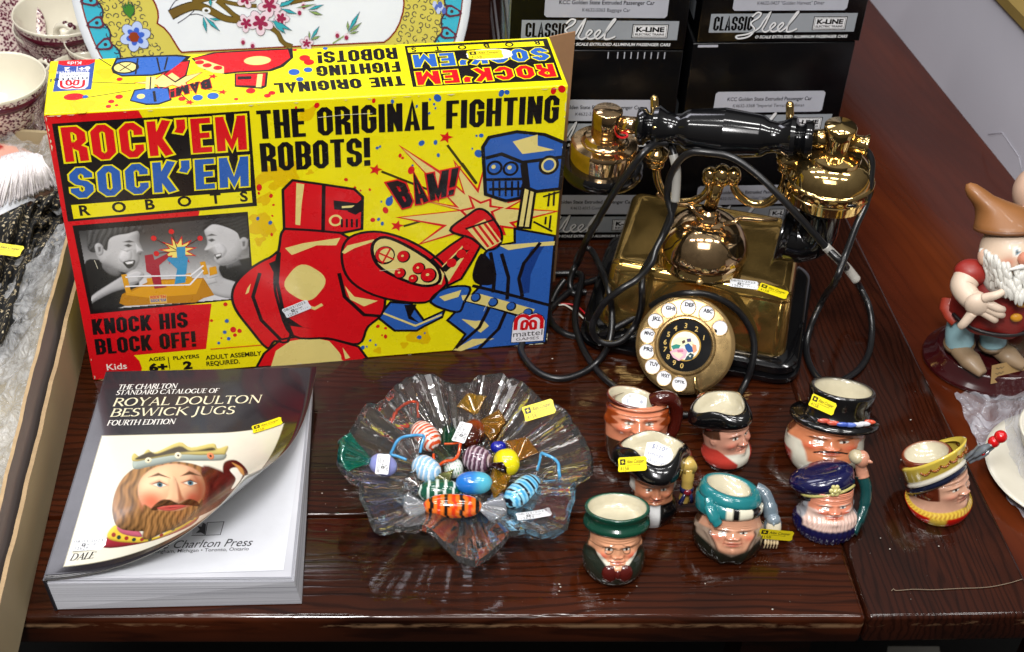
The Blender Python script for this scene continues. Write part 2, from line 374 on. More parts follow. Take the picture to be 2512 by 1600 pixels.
def roman(A, s, x, y, h, col, lay, shear=.18, wt=.13, width=None, fn=None):
    tot = sum(SER[c][0] if c in SER else .32 for c in s); k = 1.0 if not width else width/(tot*h)
    fn = fn or (lambda a, b: (a, b))
    for c in s:
        if c not in SER: x += .32*h*k; continue
        w, st, sf = SER[c]
        for ty, pl in st:
            pts = [(x+a*h*k+shear*b*h, y+b*h) for a, b in pl]; n = len(pts)
            if ty == 't': ww = wt*h
            elif ty == 'h': ww = wt*h*.45
            else:
                ww = []
                for i in range(n):
                    d = np.array(pts[min(i+1, n-1)])-np.array(pts[max(i-1, 0)]); ww.append(wt*h*(.4+.75*abs(d[1])/(np.linalg.norm(d)+1e-9)))
            v, f = strip(pts, ww, ty == 'r'); A.tri([fn(*q) for q in v], f, col, lay)
        for a, b in sf:
            px, py = x+a*h*k+shear*b*h, y+b*h; v, f = strip([(px-.11*h, py), (px+.11*h, py)], .05*h); A.tri([fn(*q) for q in v], f, col, lay)
        x += w*h*k
    return x
def sticker_art(kind):
    """auction label: yellow lot ticket or white date ticket, unit width 1 x height .46, origin at its centre"""
    A = Art(); K = C('#15140c')
    body = [(-.5, -.19), (-.46, -.23), (.44, -.23), (.5, -.16), (.48, 0), (.5, .16), (.44, .23), (-.46, .23), (-.5, .17), (-.48, 0)]
    if kind == 'yellow':
        A.poly(body, C('#e8d416'), 0); A.rect(-.43, -.01, -.24, .17, K, 1); A.star(-.335, .08, .07, C('#e8d416'), 2, 4)
        txt(A, 'Alex Cooper', -.2, .03, .125, K, 1, width=.6, shear=.15, bold=.01); A.rect(-.19, -.035, .28, -.022, K, 1); txt(A, '4158', -.42, -.19, .13, C('#4a420c'), 1, width=.3)
    else:
        A.poly(body, C('#dfe2e8'), 0); txt(A, '08/03/2023', -.45, .08, .115, K, 1, width=.84); A.rect(-.22, -.07, -.1, .045, K, 1); A.star(-.16, -.012, .04, C('#dfe2e8'), 2, 4)
        txt(A, 'Alex Cooper', -.08, -.02, .06, K, 1, width=.3, bold=.02); A.rect(-.07, -.05, .2, -.042, K, 1); txt(A, '12629', -.4, -.2, .13, K, 1, width=.38)
        for q in range(4): A.rect(.1+q*.08, -.13, .14+q*.08, -.1, C('#8a8d92'), 1)
    return A
# ------------------------------------------------------------------ printed photographs: half-tone pictures as finely divided sheets of ink
def poly_sd(poly, X, Y):
    """signed distance to a closed outline, positive inside"""
    p = np.array(poly, float); q = np.roll(p, -1, 0); D = np.full(X.shape, 1e9); ins = np.zeros(X.shape, bool)
    for (ax, ay), (bx_, by) in zip(p, q):
        ex_, ey_ = bx_-ax, by-ay; t = np.clip(((X-ax)*ex_+(Y-ay)*ey_)/(ex_*ex_+ey_*ey_+1e-9), 0, 1); D = np.minimum(D, (X-ax-t*ex_)**2+(Y-ay-t*ey_)**2)
        c_ = ((ay > Y) != (by > Y)) & (X < (bx_-ax)*(Y-ay)/(by-ay+1e-12)+ax); ins ^= c_
    return np.where(ins, 1, -1)*np.sqrt(D)
def soft_img(layers, X, Y, base):
    """layers: (outline, colour, roundness, softness, strand frequency, strand angle)"""
    img = np.ones(X.shape+(3,))*np.array(base); hx = X[0, 1]-X[0, 0]; hy = Y[1, 0]-Y[0, 0]
    for L in layers:
        pts, col, R, so = L[:4]; pts = [tuple(q) for q in cat(pts, 4, True)] if len(pts) > 4 else pts; d = poly_sd(pts, X, Y); al = np.clip(.5+d/(2*so), 0, 1); al = al*al*(3-2*al)
        c_ = np.ones(X.shape+(3,))*np.array(col)
        if len(L) > 4 and L[4]:
            th = L[5]; u = X*math.cos(th)+Y*math.sin(th); v = -X*math.sin(th)+Y*math.cos(th); k = .5+.5*np.sin(u*L[4]+2.2*np.sin(v*.021+u*.01)+1.1*np.sin(v*.053+1)); k2 = .5+.5*np.sin(u*L[4]*2.3+1.7*np.sin(v*.035)); c_ = c_*(.50+.62*k+.25*(k2-.5))[..., None]
        if R:
            t = np.clip(d/R, 0, 1); h = R*np.sqrt(np.maximum(0, 1-(1-t)**2))*.75; gy, gx = np.gradient(h, hy, hx); n_ = 1/np.sqrt(1+gx*gx+gy*gy); sh = (-gx*-.45*-1+-gy*-.55*-1)*n_; sh = (gx*.45+gy*.55)*n_+.78*n_; c_ = c_*(.42+.72*np.clip(sh, 0, 1.2))[..., None]
        img = img*(1-al[..., None])+c_*al[..., None]
    return np.clip(img, 0, 1)
def soft_print(name, img, mapf, parent, mat):
    ny, nx = img.shape[:2]; V = [mapf(j/(nx-1), i/(ny-1)) for i in range(ny) for j in range(nx)]
    return obj(name, V, grid_faces(ny, nx), mat, parent, vc=img.reshape(-1, 3))
# ------------------------------------------------------------------ materials of the setting
def wood_mat(name, rot, dark, mid, lite, scale=1.0, rough=.2, wear=False, gstr=.25, con=1.0):
    t = NT(name); v = t.co(rot=(0, 0, rot)); 
    def sv(x, y, z):
        mp = t.n('ShaderNodeMapping'); mp.inputs['Scale'].default_value = (x, y, z); t.l(v, mp.inputs['Vector']); return mp.outputs[0]
    fine = t.noise(90*scale, 5, .6, sv(.09, 3.2, 1.0), 1.2)
    mid_n = t.noise(26*scale, 4, .55, sv(.16, 2.4, 1.0), 2.0)
    big = t.noise(6*scale, 3, .5, sv(.5, 1.1, 1.0), 1.5)
    w = t.n('ShaderNodeTexWave', wave_type='BANDS', bands_direction='Y'); w.inputs['Scale'].default_value = 42*scale; w.inputs['Distortion'].default_value = 14; w.inputs['Detail'].default_value = 3; w.inputs['Detail Scale'].default_value = .6; w.inputs['Detail Roughness'].default_value = .5
    t.l(sv(.22, 1, 1), w.inputs['Vector'])
    c1 = t.ramp(big.outputs[0], [(.3, dark), (.5, mid), (.72, lite)])
    g1 = t.ramp(w.outputs[0], [(.0, (.40, .38, .38)), (.10, (.55, .53, .53)), (.30, (.94, .94, .94)), (.6, (1, 1, 1)), (1, (1.08, 1.04, 1))])
    g2 = t.ramp(fine.outputs[0], [(.30, (.40, .38, .38)), (.44, (.9, .89, .88)), (.6, (1, 1, 1)), (.75, (1.15, 1.1, 1.05))])
    c = t.mix(.85*con, c1.outputs[0], g1.outputs[0], 'MULTIPLY'); c = t.mix(.9*con, c, g2.outputs[0], 'MULTIPLY')
    if wear:
        sep = t.n('ShaderNodeSeparateXYZ'); t.l(t.co(), sep.inputs[0]); z = sep.outputs[2]
        # bare wood shows in streaks along the two arrises of the front edge
        e1 = t.math('SUBTRACT', 1.0, t.math('MULTIPLY', t.math('ABSOLUTE', t.math('ADD', z, .0085)), 300), True)
        e2 = t.math('SUBTRACT', 1.0, t.math('MULTIPLY', t.math('ABSOLUTE', t.math('ADD', z, .0298)), 420), True)
        wn = t.noise(30, 5, .7, sv(.5, 1, 2.5)); wn2 = t.ramp(wn.outputs[0], [(.50, (0, 0, 0)), (.60, (1, 1, 1))])
        k = t.math('MULTIPLY', t.math('MAXIMUM', e1, e2), wn2.outputs[0], True)
        c = t.mix(k, c, (.20, .115, .06))
    t.l(c, t.b.inputs['Base Color'])
    sm = t.noise(14, 4, .6); r = t.n('ShaderNodeMapRange'); t.l(sm.outputs[0], r.inputs[0]); r.inputs[3].default_value = rough-.03; r.inputs[4].default_value = rough+.04; t.l(r.outputs[0], t.b.inputs['Roughness'])
    h = t.math('ADD', t.math('MULTIPLY', fine.outputs[0], .6), t.math('MULTIPLY', g1.outputs[0], .9)); t.bump(h, gstr, .0012)
    t.set(Specular_IOR_Level=.42)
    return t.m
TA = math.radians(5.0)
M_wood = wood_mat('dark_oak', -TA, C('#1c0b05'), C('#301307'), C('#421b0a'), 1.0, .07, True, .10, 1.0)
M_wood2 = wood_mat('dark_oak_end', math.radians(82), C('#1d0c07'), C('#2a1109'), C('#36170b'), 1.4, .10, True, .06, .9)
M_red = wood_mat('reddish_veneer', math.radians(70), C('#30120a'), C('#43190a'), C('#5a260d'), .55, .16, False, .03, .22)
M_grey = plain('grey_laminate', C('#bdbcc6'), .55, var=.05, scale=8, bump=.02)
M_darkwall = plain('dark_cloth_backdrop', C('#100c0b'), .8, var=.3, scale=12)
M_floor = plain('dark_carpet', C('#0b0a0a'), .95, var=.4, scale=200)
M_gold = plain('olive_gilt_trim', C('#8a7440'), .5, .2, var=.2, scale=30)
# ------------------------------------------------------------------ room behind and below
obj('floor', [(-6, -3, -.75), (6, -3, -.75), (6, 6, -.75), (-6, 6, -.75)], [(0, 1, 2, 3)], M_floor, kind='structure')
obj('back_wall', *bx(-4, 4, 2.6, 2.65, -.75, 1.6), M_darkwall, kind='structure', smooth=False)
# ------------------------------------------------------------------ the dark oak table
def L2(p, q, t): return (p[0]+(q[0]-p[0])*t, p[1]+(q[1]-p[1])*t)
J0 = (.2787, .7068); J1 = (.2687, .7799); Jd = ((J1[0]-J0[0])/(J1[1]-J0[1]))
def jx(y): return J0[0]+(y-J0[1])*(-.118)      # joint between long planks and the breadboard end
def ex(y): return .3369+(y-1.1901)*(-.163)     # outer edge of the breadboard end
def fy(x): return .6615+(x+.3383)*.0745        # front edge of the planks
def py(x): return .7899+(x)*.0862              # plank joint
tb = thing('wooden_table', 'dark brown oak plank table with worn front edge, under most of the objects', 'table', (0, 1.2, 0))
x0 = -.75
a = .0006
autosmooth(obj('plank', *prism([(x0, fy(x0)), (jx(fy(.278))-a, fy(.278)), (jx(py(.267))-a, py(.267)-a), (x0, py(x0)-a)], -.031, 0, .005, 4), M_wood, tb), 50)
ys = [0, 1.0]
for i in range(len(ys)-1):
    p0, p1 = (lambda x, k=ys[i]: py(x)+k+a), (lambda x, k=ys[i+1]: py(x)+k-a)
    xr0 = jx(p0(.25))-a; xr1 = jx(p1(.24))-a
    autosmooth(obj('plank', *prism([(x0, p0(x0)), (xr0, p0(xr0)), (xr1, p1(xr1)), (x0, p1(x0))], -.031, 0, .0016 if i == 0 else .0007, 2), M_wood, tb), 50)
yb = py(.2)+1.0
autosmooth(obj('breadboard_end', *prism([(jx(.71)+a, .7085), (ex(.7215), .7215), (ex(yb), yb), (jx(yb)+a, yb)], -.031, -.0004, .004, 4), M_wood2, tb), 50)
obj('apron', *bx(-.7, .34, .80, .82, -.13, -.032), M_wood, tb, smooth=False)
for lx, ly in ((-.68, .78), (.25, .80), (-.68, 1.6), (.14, 1.6)): obj('table_leg', *bx(lx-.03, lx+.03, ly-.0+.021, ly+.08, -.749, -.0325), M_wood, tb, smooth=False)
# reddish side table beside it, and the pale grey cabinet side along its far edge
def wx(y): return .4333+(y-1.6887)*(-.2542)
t2 = thing('side_table', 'reddish brown veneered side table standing against the dark oak table', 'table', (.5, 1.1, -.02))
def e2(y): return ex(y)+.0015
obj('table_top', *prism([(e2(.7), .7), (wx(.7)+.05, .7), (wx(1.9)+.05, 1.9), (e2(1.9), 1.9)], -.04, -.012, .001, 1), M_red, t2, smooth=False)
obj('table_leg', *bx(.46, .52, .76, .82, -.749, -.0405), M_red, t2, smooth=False)
cb = thing('grey_cabinet', 'pale grey cabinet side with olive trim on top, behind the reddish table', 'cabinet', (.5, 1.5, -.012))
wn = np.array([wx(1.0)-wx(2.0), 1.0, 0]); wn = np.array([1.0, .2542, 0])/math.hypot(1, .2542)   # cabinet face normal, towards +x
wo = np.array([wx(1.3), 1.3, 0])
tp = PP(2455, 0, wo, wn); tq = PP(2512, 62, wo, wn); ht = (tp[2]+tq[2])/2
def wp(y, z, o=0): return (wx(y)+o, y, z)
def slab(y0, y1, z0, z1, o0, o1): return [wp(y0, z0, o0), wp(y1, z0, o0), wp(y1, z1, o0), wp(y0, z1, o0), wp(y0, z0, o1), wp(y1, z0, o1), wp(y1, z1, o1), wp(y0, z1, o1)], [(0, 1, 2, 3), (7, 6, 5, 4), (0, 4, 5, 1), (1, 5, 6, 2), (2, 6, 7, 3), (3, 7, 4, 0)]
obj('side_panel', *slab(.6, 2.4, -.0118, ht, 0, .25), M_grey, cb, smooth=False)
obj('trim', *slab(.6, 2.4, ht+.0005, ht+.012, -.006, .26), M_gold, cb, smooth=False)
q0, q1, q2, q3 = [PP(*q, wo-wn*.001, wn) for q in ((2424, 330), (2458, 325), (2500, 385), (2508, 425))]
obj('flap_outline', *tube([q0, q1, q2, q3], .0003, 6), plain('pale_crease', C('#c0c0ca'), .5), cb)
fp = [P(*q, -.749) for q in ((2178, 1586), (2304, 1586), (2310, 1640), (2170, 1640))]
tag(obj('paper_sheet', fp, [(3, 2, 1, 0)], plain('paper_sheet', C('#8a877f'), .8), smooth=False), 'pale sheet lying on the dark floor under the table end', 'paper')
fl = bpy.data.objects['paper_sheet'].data
# ------------------------------------------------------------------ printed cards and boxes
M_print = painted('glossy_printed_card', .28, .25, .03, 60, .05, crough=.08)
M_blackcard = painted('black_printed_card', .22, .0, .06, 40, .08, spec=.28)
M_brown = plain('brown_cardboard', C('#8d6a4c'), .8, var=.12, scale=120)
M_label = painted('paper_label', .45, .1, .0, 90, .03)
ST = {k: sticker_art(k) for k in ('yellow', 'white')}
def sticker(kind, parent, c, ux, uy, size, bend=0.0, name=None, lift=.0003):
    """paper label of the given width glued at c; ux, uy span its plane"""
    ux = Vector(ux).normalized(); uy = Vector(uy); uy = (uy-ux*uy.dot(ux)).normalized(); n = ux.cross(uy); c = Vector(c)
    fn = lambda u, v, l: tuple(c+ux*(u*size)+uy*(v*size)+n*(l*.6+lift+bend*size*(u*u)))
    return ST[kind].build(name or ('lot_sticker' if kind == 'yellow' else 'date_sticker'), fn, M_label, parent, .12 if bend else None)
YEL, RED, BLU, BLK, CRM, MUS = C('#e9dc0c'), C('#d0101a'), C('#2a5cae'), C('#141012'), C('#dccb7c'), C('#dcb800')
GO = np.array([-.35309, .91406, 0.0]); GA = .21404; GE = np.array([math.cos(GA), math.sin(GA), 0]); GN = np.array([-math.sin(GA), math.cos(GA), 0]); GW, GD, GH = .3949, .0760, .267
def gf(u, v, l): return tuple(GO+GE*u+np.array([0, 0, v])-GN*l)
def gt(u, v, l): return tuple(GO+GE*u+GN*v+np.array([0, 0, GH+l]))
def guv(px, py): q = PP(px, py, GO, GN)-GO; return (float(q@GE), float(q[2]))
def gtv(px, py): q = P(px, py, GH)-GO; return (float(q@GE), float(q@GN))
K1 = crop(0, 0, 2.6756); K2 = crop(600, 60, 2.9366); K3 = crop(600, 400, 2.9366); K4 = crop(100, 260, 2.2565); K5 = crop(0, 0, 4.513)
def mk(K, uv): return lambda *pts: [uv(*K(*p)) for p in pts]
F2, F3, F4 = mk(K2, guv), mk(K3, guv), mk(K4, guv); T1, T2, T5 = mk(K1, gtv), mk(K2, gtv), mk(K5, gtv)
def clampuv(pts, w, h): return [(min(max(u, 0), w), min(max(v, 0), h)) for u, v in pts]
def quad(bl, br, tl, tr):
    bl, br, tl, tr = map(np.array, (bl, br, tl, tr)); return lambda u, v: tuple((1-u)*(1-v)*bl+u*(1-v)*br+(1-u)*v*tl+u*v*tr)
def bwidth(s, gap=.12): return sum(WID.get(c, 1.0) for c in s)+gap*(len(s)-1)
def blockq(A, s, q, col, lay, t=.30, gap=.12, ks=1.0, out=None, asp=None):
    """poster lettering filling a quad; asp = width/height of the quad"""
    w = asp/bwidth(s, gap); block(A, s, 0, 0, 1.0, w, t*w, col, lay, gap, ks, out, lambda a, b: q(a/asp, b))
def asp(bl, br, tl): return math.dist(bl, br)/math.dist(bl, tl)
def quadtxt(A, s, bl, br, tl, col, lay, **k):
    tr = (br[0]+tl[0]-bl[0], br[1]+tl[1]-bl[1]); blockq(A, s, quad(bl, br, tl, tr), col, lay, asp=asp(bl, br, tl), **k)
game = thing('board_game_box', 'large yellow and red boxing robots game box standing on edge behind the book', 'game box', GO)
XF[0] = Matrix.Translation(Vector(GO)) @ Matrix.Rotation(GA, 4, 'Z')
ob = obj('carton', *bx(0, GW, .0, GD, .0002, GH, .0016, 3), painted('yellow_card', .3, .3, .03, 60, .05), game, fc=None); noframe()
a_ = ob.data.color_attributes.new('Col', 'FLOAT_COLOR', 'POINT'); a_.data.foreach_set('color', list(YEL+(1,))*len(ob.data.vertices))
A = Art(); m = .0012
A.rect(m, m, GW-m, GH-m, YEL, 0)
A.poly(clampuv(F4((8, 56), (540, 24), (590, 110), (590, 560), (880, 582), (872, 612), (600, 640), (600, 1110), (945, 1095), (932, 1200), (915, 1345), (515, 1380), (545, 1410), (560, 1450), (555, 1475), (530, 1497), (280, 1516)), GW-m, GH-m), RED, 1)
A.poly([(m, m), (.004, m), (.004, GH-m), (m, GH-m)], RED, 1)
rnd = random.Random(3)
# mustard blots and ink splashes
for x, y, r in [(170, 1090, 60), (250, 1140, 50), (140, 1260, 40), (300, 1050, 70), (90, 1400, 40), (150, 1470, 45), (110, 1560, 30), (460, 640, 40), (410, 680, 25), (470, 1065, 18)]:
    u, v = F2((x, y))[0]; A.disc(u, v, r*.00017, r*.00012, MUS, 1, 14, rnd.random(), lambda a, p=rnd.random()*6: 1+.3*math.sin(3*a+p)+.15*math.sin(5*a))
for x, y, r in [(1260, 1240, 60), (1150, 1310, 20), (960, 1350, 20), (130, 450, 60), (60, 150, 30)]:
    u, v = F3((x, y))[0]; A.disc(u, v, r*.00017, r*.00018, MUS, 1, 14, 0, lambda a, p=rnd.random()*6: 1+.25*math.sin(3*a+p))
for x, y, r, c in [(520, 583, 17, 0), (930, 550, 13, 0), (1390, 530, 24, 1), (1365, 575, 8, 1), (1240, 590, 9, 1), (1065, 555, 12, 1), (1850, 495, 20, 1), (1890, 488, 16, 1), (2225, 478, 20, 0), (2285, 465, 24, 0), (1200, 1050, 24, 0), (1120, 945, 12, 0), (1138, 962, 9, 0), (1275, 855, 19, 1), (955, 890, 10, 1), (975, 880, 8, 1), (1685, 930, 26, 1), (1640, 895, 7, 1), (1705, 800, 14, 1), (1670, 802, 8, 1), (730, 1118, 12, 0), (795, 1175, 9, 0), (902, 1190, 9, 0), (835, 1196, 7, 0), (1042, 1275, 28, 1), (1058, 1243, 9, 1), (985, 1277, 7, 1), (105, 1175, 20, 0), (190, 1235, 13, 0), (102, 1216, 9, 0), (208, 1300, 8, 0), (370, 600, 8, 0), (1330, 640, 8, 1), (1375, 603, 7, 1), (1335, 540, 7, 1), (1395, 942, 12, 1), (1210, 1015, 7, 1), (1375, 850, 14, 1)]:
    u, v = F2((x, y))[0]; A.disc(u, v, r*.00012, r*.00015, (RED, BLU)[c], 2, 12, 0, lambda a, p=rnd.random()*6: 1+.12*math.sin(2*a+p))
for x, y, r, c in [(1015, 340, 20, 0), (923, 410, 15, 0), (965, 405, 11, 1), (992, 436, 12, 1), (95, 400, 11, 1), (185, 430, 13, 1), (195, 515, 10, 0), (200, 380, 7, 0), (960, 1176, 13, 0), (1016, 1190, 10, 0), (1015, 1250, 14, 0), (990, 1240, 7, 0), (850, 1330, 16, 1), (880, 1322, 7, 1), (905, 1278, 9, 1), (945, 1310, 8, 1), (1258, 1255, 16, 1), (1298, 1225, 7, 1)]:
    u, v = F3((x, y))[0]; A.disc(u, v, r*.00012, r*.00016, (RED, BLU)[c], 2, 12, 0, lambda a, p=rnd.random()*6: 1+.12*math.sin(2*a+p))
for x, y, r, c in [(1065, 1238, 16, 0), (1100, 1245, 12, 0), (1075, 1268, 10, 0), (1030, 1190, 11, 1), (1018, 1252, 10, 1), (1040, 1288, 10, 1), (985, 1312, 8, 1), (945, 1188, 8, 0), (1022, 1098, 11, 0), (1000, 1285, 5, 0)]:
    u, v = F4((x, y))[0]; A.disc(u, v, r*.00016, r*.0002, (RED, BLU)[c], 2, 12)
# title block
A.poly(F4((62, 98), (1155, 26), (1197, 553), (150, 640)), BLK, 3)
A.poly(F4((168, 548), (1166, 470), (1172, 534), (182, 625)), YEL, 4)
bl, br, tl = F4((138, 310), (1142, 240), (108, 118)); quadtxt(A, "ROCK'EM", bl, br, tl, RED, 6, t=.38, gap=.22, ks=1.35, out=(.05, YEL, 5))
bl, br, tl = F4((172, 512), (1152, 442), (152, 345)); quadtxt(A, "SOCK'EM", bl, br, tl, BLU, 6, t=.38, gap=.22, ks=1.35, out=(.05, YEL, 5))
for ch, x, y in zip('ROBOTS', (218, 398, 582, 760, 940, 1105), (605, 588, 572, 556, 540, 528)):
    u, v = F4((x, y))[0]; txt(A, ch, u, v, .0098, BLK, 6, bold=.03)
# headline, slogan, small print
for s, K, a3 in (("THE ORIGINAL FIGHTING", F2, ((100, 825), (2258, 706), (82, 620))), ("ROBOTS!", F2, ((122, 1060), (905, 1015), (106, 856))), ("KNOCK HIS", F4, ((290, 1266), (815, 1224), (280, 1180))), ("BLOCK OFF!", F4, ((308, 1376), (860, 1330), (296, 1290)))):
    bl, br, tl = K(*a3); quadtxt(A, s, bl, br, tl, BLK, 7, t=.41, gap=.14, ks=1.5)
u, v = F4((368, 1462))[0]; txt(A, 'Kids', u, v, .0072, C('#f0e8e0'), 7, bold=.01)
u, v = F4((598, 1412))[0]; txt(A, 'AGES', u, v, .0042, BLK, 7, bold=.02); u, v = F4((602, 1468))[0]; txt(A, '6+', u, v, .0085, BLK, 7, bold=.06, sx=1.2)
u, v = F4((712, 1455))[0]; A.rect(u, v, u+.0007, v+.014, BLK, 7)
u, v = F4((734, 1404))[0]; txt(A, 'PLAYERS', u, v, .0042, BLK, 7, bold=.02); u, v = F4((790, 1455))[0]; txt(A, '2', u, v, .0085, BLK, 7, bold=.06, sx=1.2)
u, v = F4((914, 1404))[0]; txt(A, 'ADULT ASSEMBLY', u, v, .0052, BLK, 7, bold=.02, sx=.82); u, v = F4((918, 1438))[0]; txt(A, 'REQUIRED.', u, v, .0052, BLK, 7, bold=.02, sx=.82)
A.line(F4((940, 1345), (1250, 1320)), .0009, RED, 7)
# burst, stars and streaks
def rnd_(pts): return [tuple(q) for q in cat(pts, 4, True)]
def shape(pts, col, lay, w=.0022, ol=BLK, sm=False):
    if sm: pts = rnd_(pts)
    A.poly(pts, col, lay); A.line(pts, w, ol, lay+1, True)
for p, q in (((985, 60), (1320, 190)), ((1565, 0), (1670, 145)), ((1145, 455), (1480, 358)), ((1460, -130), (1670, 150))): A.line(F3(p, q), .0021, C('#3a3208'), 3)
for x, y, r in ((943, 48, 44), (1098, 452, 46), (1450, -185, 46)): u, v = F3((x, y))[0]; A.star(u, v, r*.00013, RED, 4)
bu = [(1120, -123), (1400, 60), (1580, 215), (1510, -12), (1680, 200), (1740, -20), (1760, 120), (1900, 280), (2010, 258), (1890, 325), (2262, 345), (1920, 430), (1960, 470), (1850, 455), (1870, 510), (1600, 480), (1260, 582), (1440, 450), (1105, 390), (1560, 340), (1265, 265), (1530, 315)]
shape(clampuv(F3(*bu), GW-m, GH), CRM, 5, .0022, RED)
sm = [(1560, 340), (1650, 320), (1620, 240), (1700, 285), (1770, 260), (1770, 310), (1850, 320), (1780, 350), (1800, 400), (1600, 380)]
shape(F3(*sm), CRM, 7, .002, RED)
q = quad(*F3((1135, 322), (1500, 222), (1020, 138), (1540, 28))); blockq(A, 'BAM!', q, BLK, 20, t=.42, gap=.16, out=(.05, RED, 19), asp=1.9)
# a plain red robot throwing a punch and a plain blue one, generic stand-ins
shape(F3((-90, 960), (-60, 860), (40, 760), (180, 680), (300, 660), (330, 1240), (215, 1280), (160, 1330), (30, 1180), (-60, 1060)), RED, 8, sm=True)
A.line(F3((110, 790), (60, 960), (120, 1130), (260, 1270)), .003, BLK, 9)
shape(F3((85, 1470), (140, 1370), (260, 1270), (420, 1240), (640, 1270), (820, 1320), (880, 1400), (1240-400, 1420)), RED, 8)
A.poly(F3((190, 1462), (225, 1350), (330, 1280), (480, 1255), (610, 1280), (680, 1360), (720, 1425)), CRM, 10)
shape(F3((250, 600), (280, 480), (420, 440), (640, 480), (760, 540), (980, 640), (1012, 960), (985, 1090), (885, 1180), (820, 1300), (600, 1260), (345, 1240), (240, 1000), (215, 820)), RED, 10, sm=True)
A.disc(*F3((435, 860))[0], .0162, .0185, CRM, 12, 28, .1, lambda a: 1+.06*math.cos(4*a))
A.poly(F3((290, 610), (420, 575), (690, 535), (660, 590), (520, 590), (340, 660)), CRM, 12); A.line(F3((250, 640), (235, 860), (280, 1080), (345, 1240)), .0028, BLK, 12); A.line(F3((680, 790), (720, 960), (860, 1090), (980, 1100)), .0032, BLK, 12)
A.poly(F3((720, 880), (790, 960), (960, 990), (860, 1030), (760, 980)), CRM, 12)
# head: flat topped drum with a visor slit and a round bolt
shape(F3((285, 470), (275, 190), (345, 120), (560, 150), (790, 185), (850, 240), (845, 470), (700, 500), (480, 480)), RED, 13)
A.poly(F3((365, 440), (372, 140), (430, 150), (410, 300), (400, 445)), CRM, 14); A.line(F3((570, 155), (565, 480)), .003, BLK, 14)
A.poly(F3((640, 265), (845, 290), (845, 350), (645, 330)), BLK, 14); A.rect(*F3((700, 322))[0], *F3((800, 300))[0], CRM, 15); A.disc(*F3((655, 410))[0], .0055, .0058, CRM, 14); A.disc(*F3((655, 410))[0], .0036, .0038, RED, 15)
for k in range(4): A.line(F3((700+k*36, 400), (700+k*36, 460)), .0018, BLK, 14)
# arm: upper cylinder, hatch with rivets, forearm and squared glove
shape(F3((700, 640), (760, 530), (930, 490), (1120, 530), (1300, 620), (1440, 740), (1460, 850), (1400, 920), (1300, 1000), (1050, 980), (850, 910), (730, 800)), RED, 14, sm=True)
shape(F3((920, 590), (1010, 530), (1200, 610), (1380, 740), (1400, 850), (1280, 880), (1080, 810), (950, 720)), CRM, 16, .0028, sm=True)
for x, y, r in ((1010, 660, 60), (1145, 670, 40), (1255, 755, 40), (1325, 805, 50), (1120, 790, 36), (1215, 830, 30)):
    u, v = F3((x, y))[0]; A.disc(u, v, r*.00014, r*.00016, BLK, 18); A.disc(u-.0006, v+.0006, r*.00012, r*.00014, RED, 19); A.disc(u-.001, v+.001, r*.00003, r*.00003, CRM, 20)
shape(F3((1350, 690), (1480, 590), (1600, 510), (1700, 590), (1640, 700), (1560, 830), (1460, 880), (1440, 780)), RED, 14)
A.poly(F3((1470, 850), (1420, 740), (1600, 560), (1640, 580)), CRM, 16); A.line(F3((1430, 770), (1620, 590)), .006, BLK, 17)
for x, y in ((1490, 715), (1560, 650), (1605, 590)): A.disc(*F3((x, y))[0], .0042, .0048, RED, 18)
shape(F3((1480, 480), (1610, 370), (1690, 325), (1770, 370), (1850, 500), (1830, 590), (1740, 620), (1640, 540)), RED, 18, sm=True)
A.poly(F3((1600, 470), (1730, 400), (1850, 560), (1740, 620)), CRM, 20); 
for k in range(3): A.line(F3((1640+k*40, 450-k*14), (1755+k*36, 600-k*18)), .0022, RED, 21)
A.line(F3((1590, 470), (1800, 400)), .002, BLK, 21)
A.poly(F3((300, 1100), (420, 1180), (520, 1195), (330, 1170)), BLK, 12); A.poly(F3((175, 720), (250, 690), (215, 800)), BLK, 9); A.poly(F3((20, 900), (45, 865), (30, 930), (5, 945)), CRM, 9); A.line(F3((455, 1030), (505, 1045), (560, 1015)), .003, CRM, 12)
A.poly(F3((700, 640), (740, 590), (930, 545), (935, 560), (790, 610), (720, 650)), CRM, 16); A.line(F3((1370, 740), (1420, 800), (1400, 870)), .004, CRM, 17); A.poly(rnd_(F3((640, 1275), (720, 1340), (740, 1410), (700, 1415), (690, 1350))), RED, 11); A.poly(F3((705, 1325), (760, 1400), (725, 1410)), CRM, 12)
A.poly(F3((845, 255), (858, 330), (800, 370), (740, 345)), BLK, 15)
A.disc(*F3((1020, 660))[0], .0062, .0072, CRM, 20); A.line(F3((960, 640), (1075, 690)), .0016, RED, 21); A.line(F3((1050, 610), (990, 720)), .0016, RED, 21)
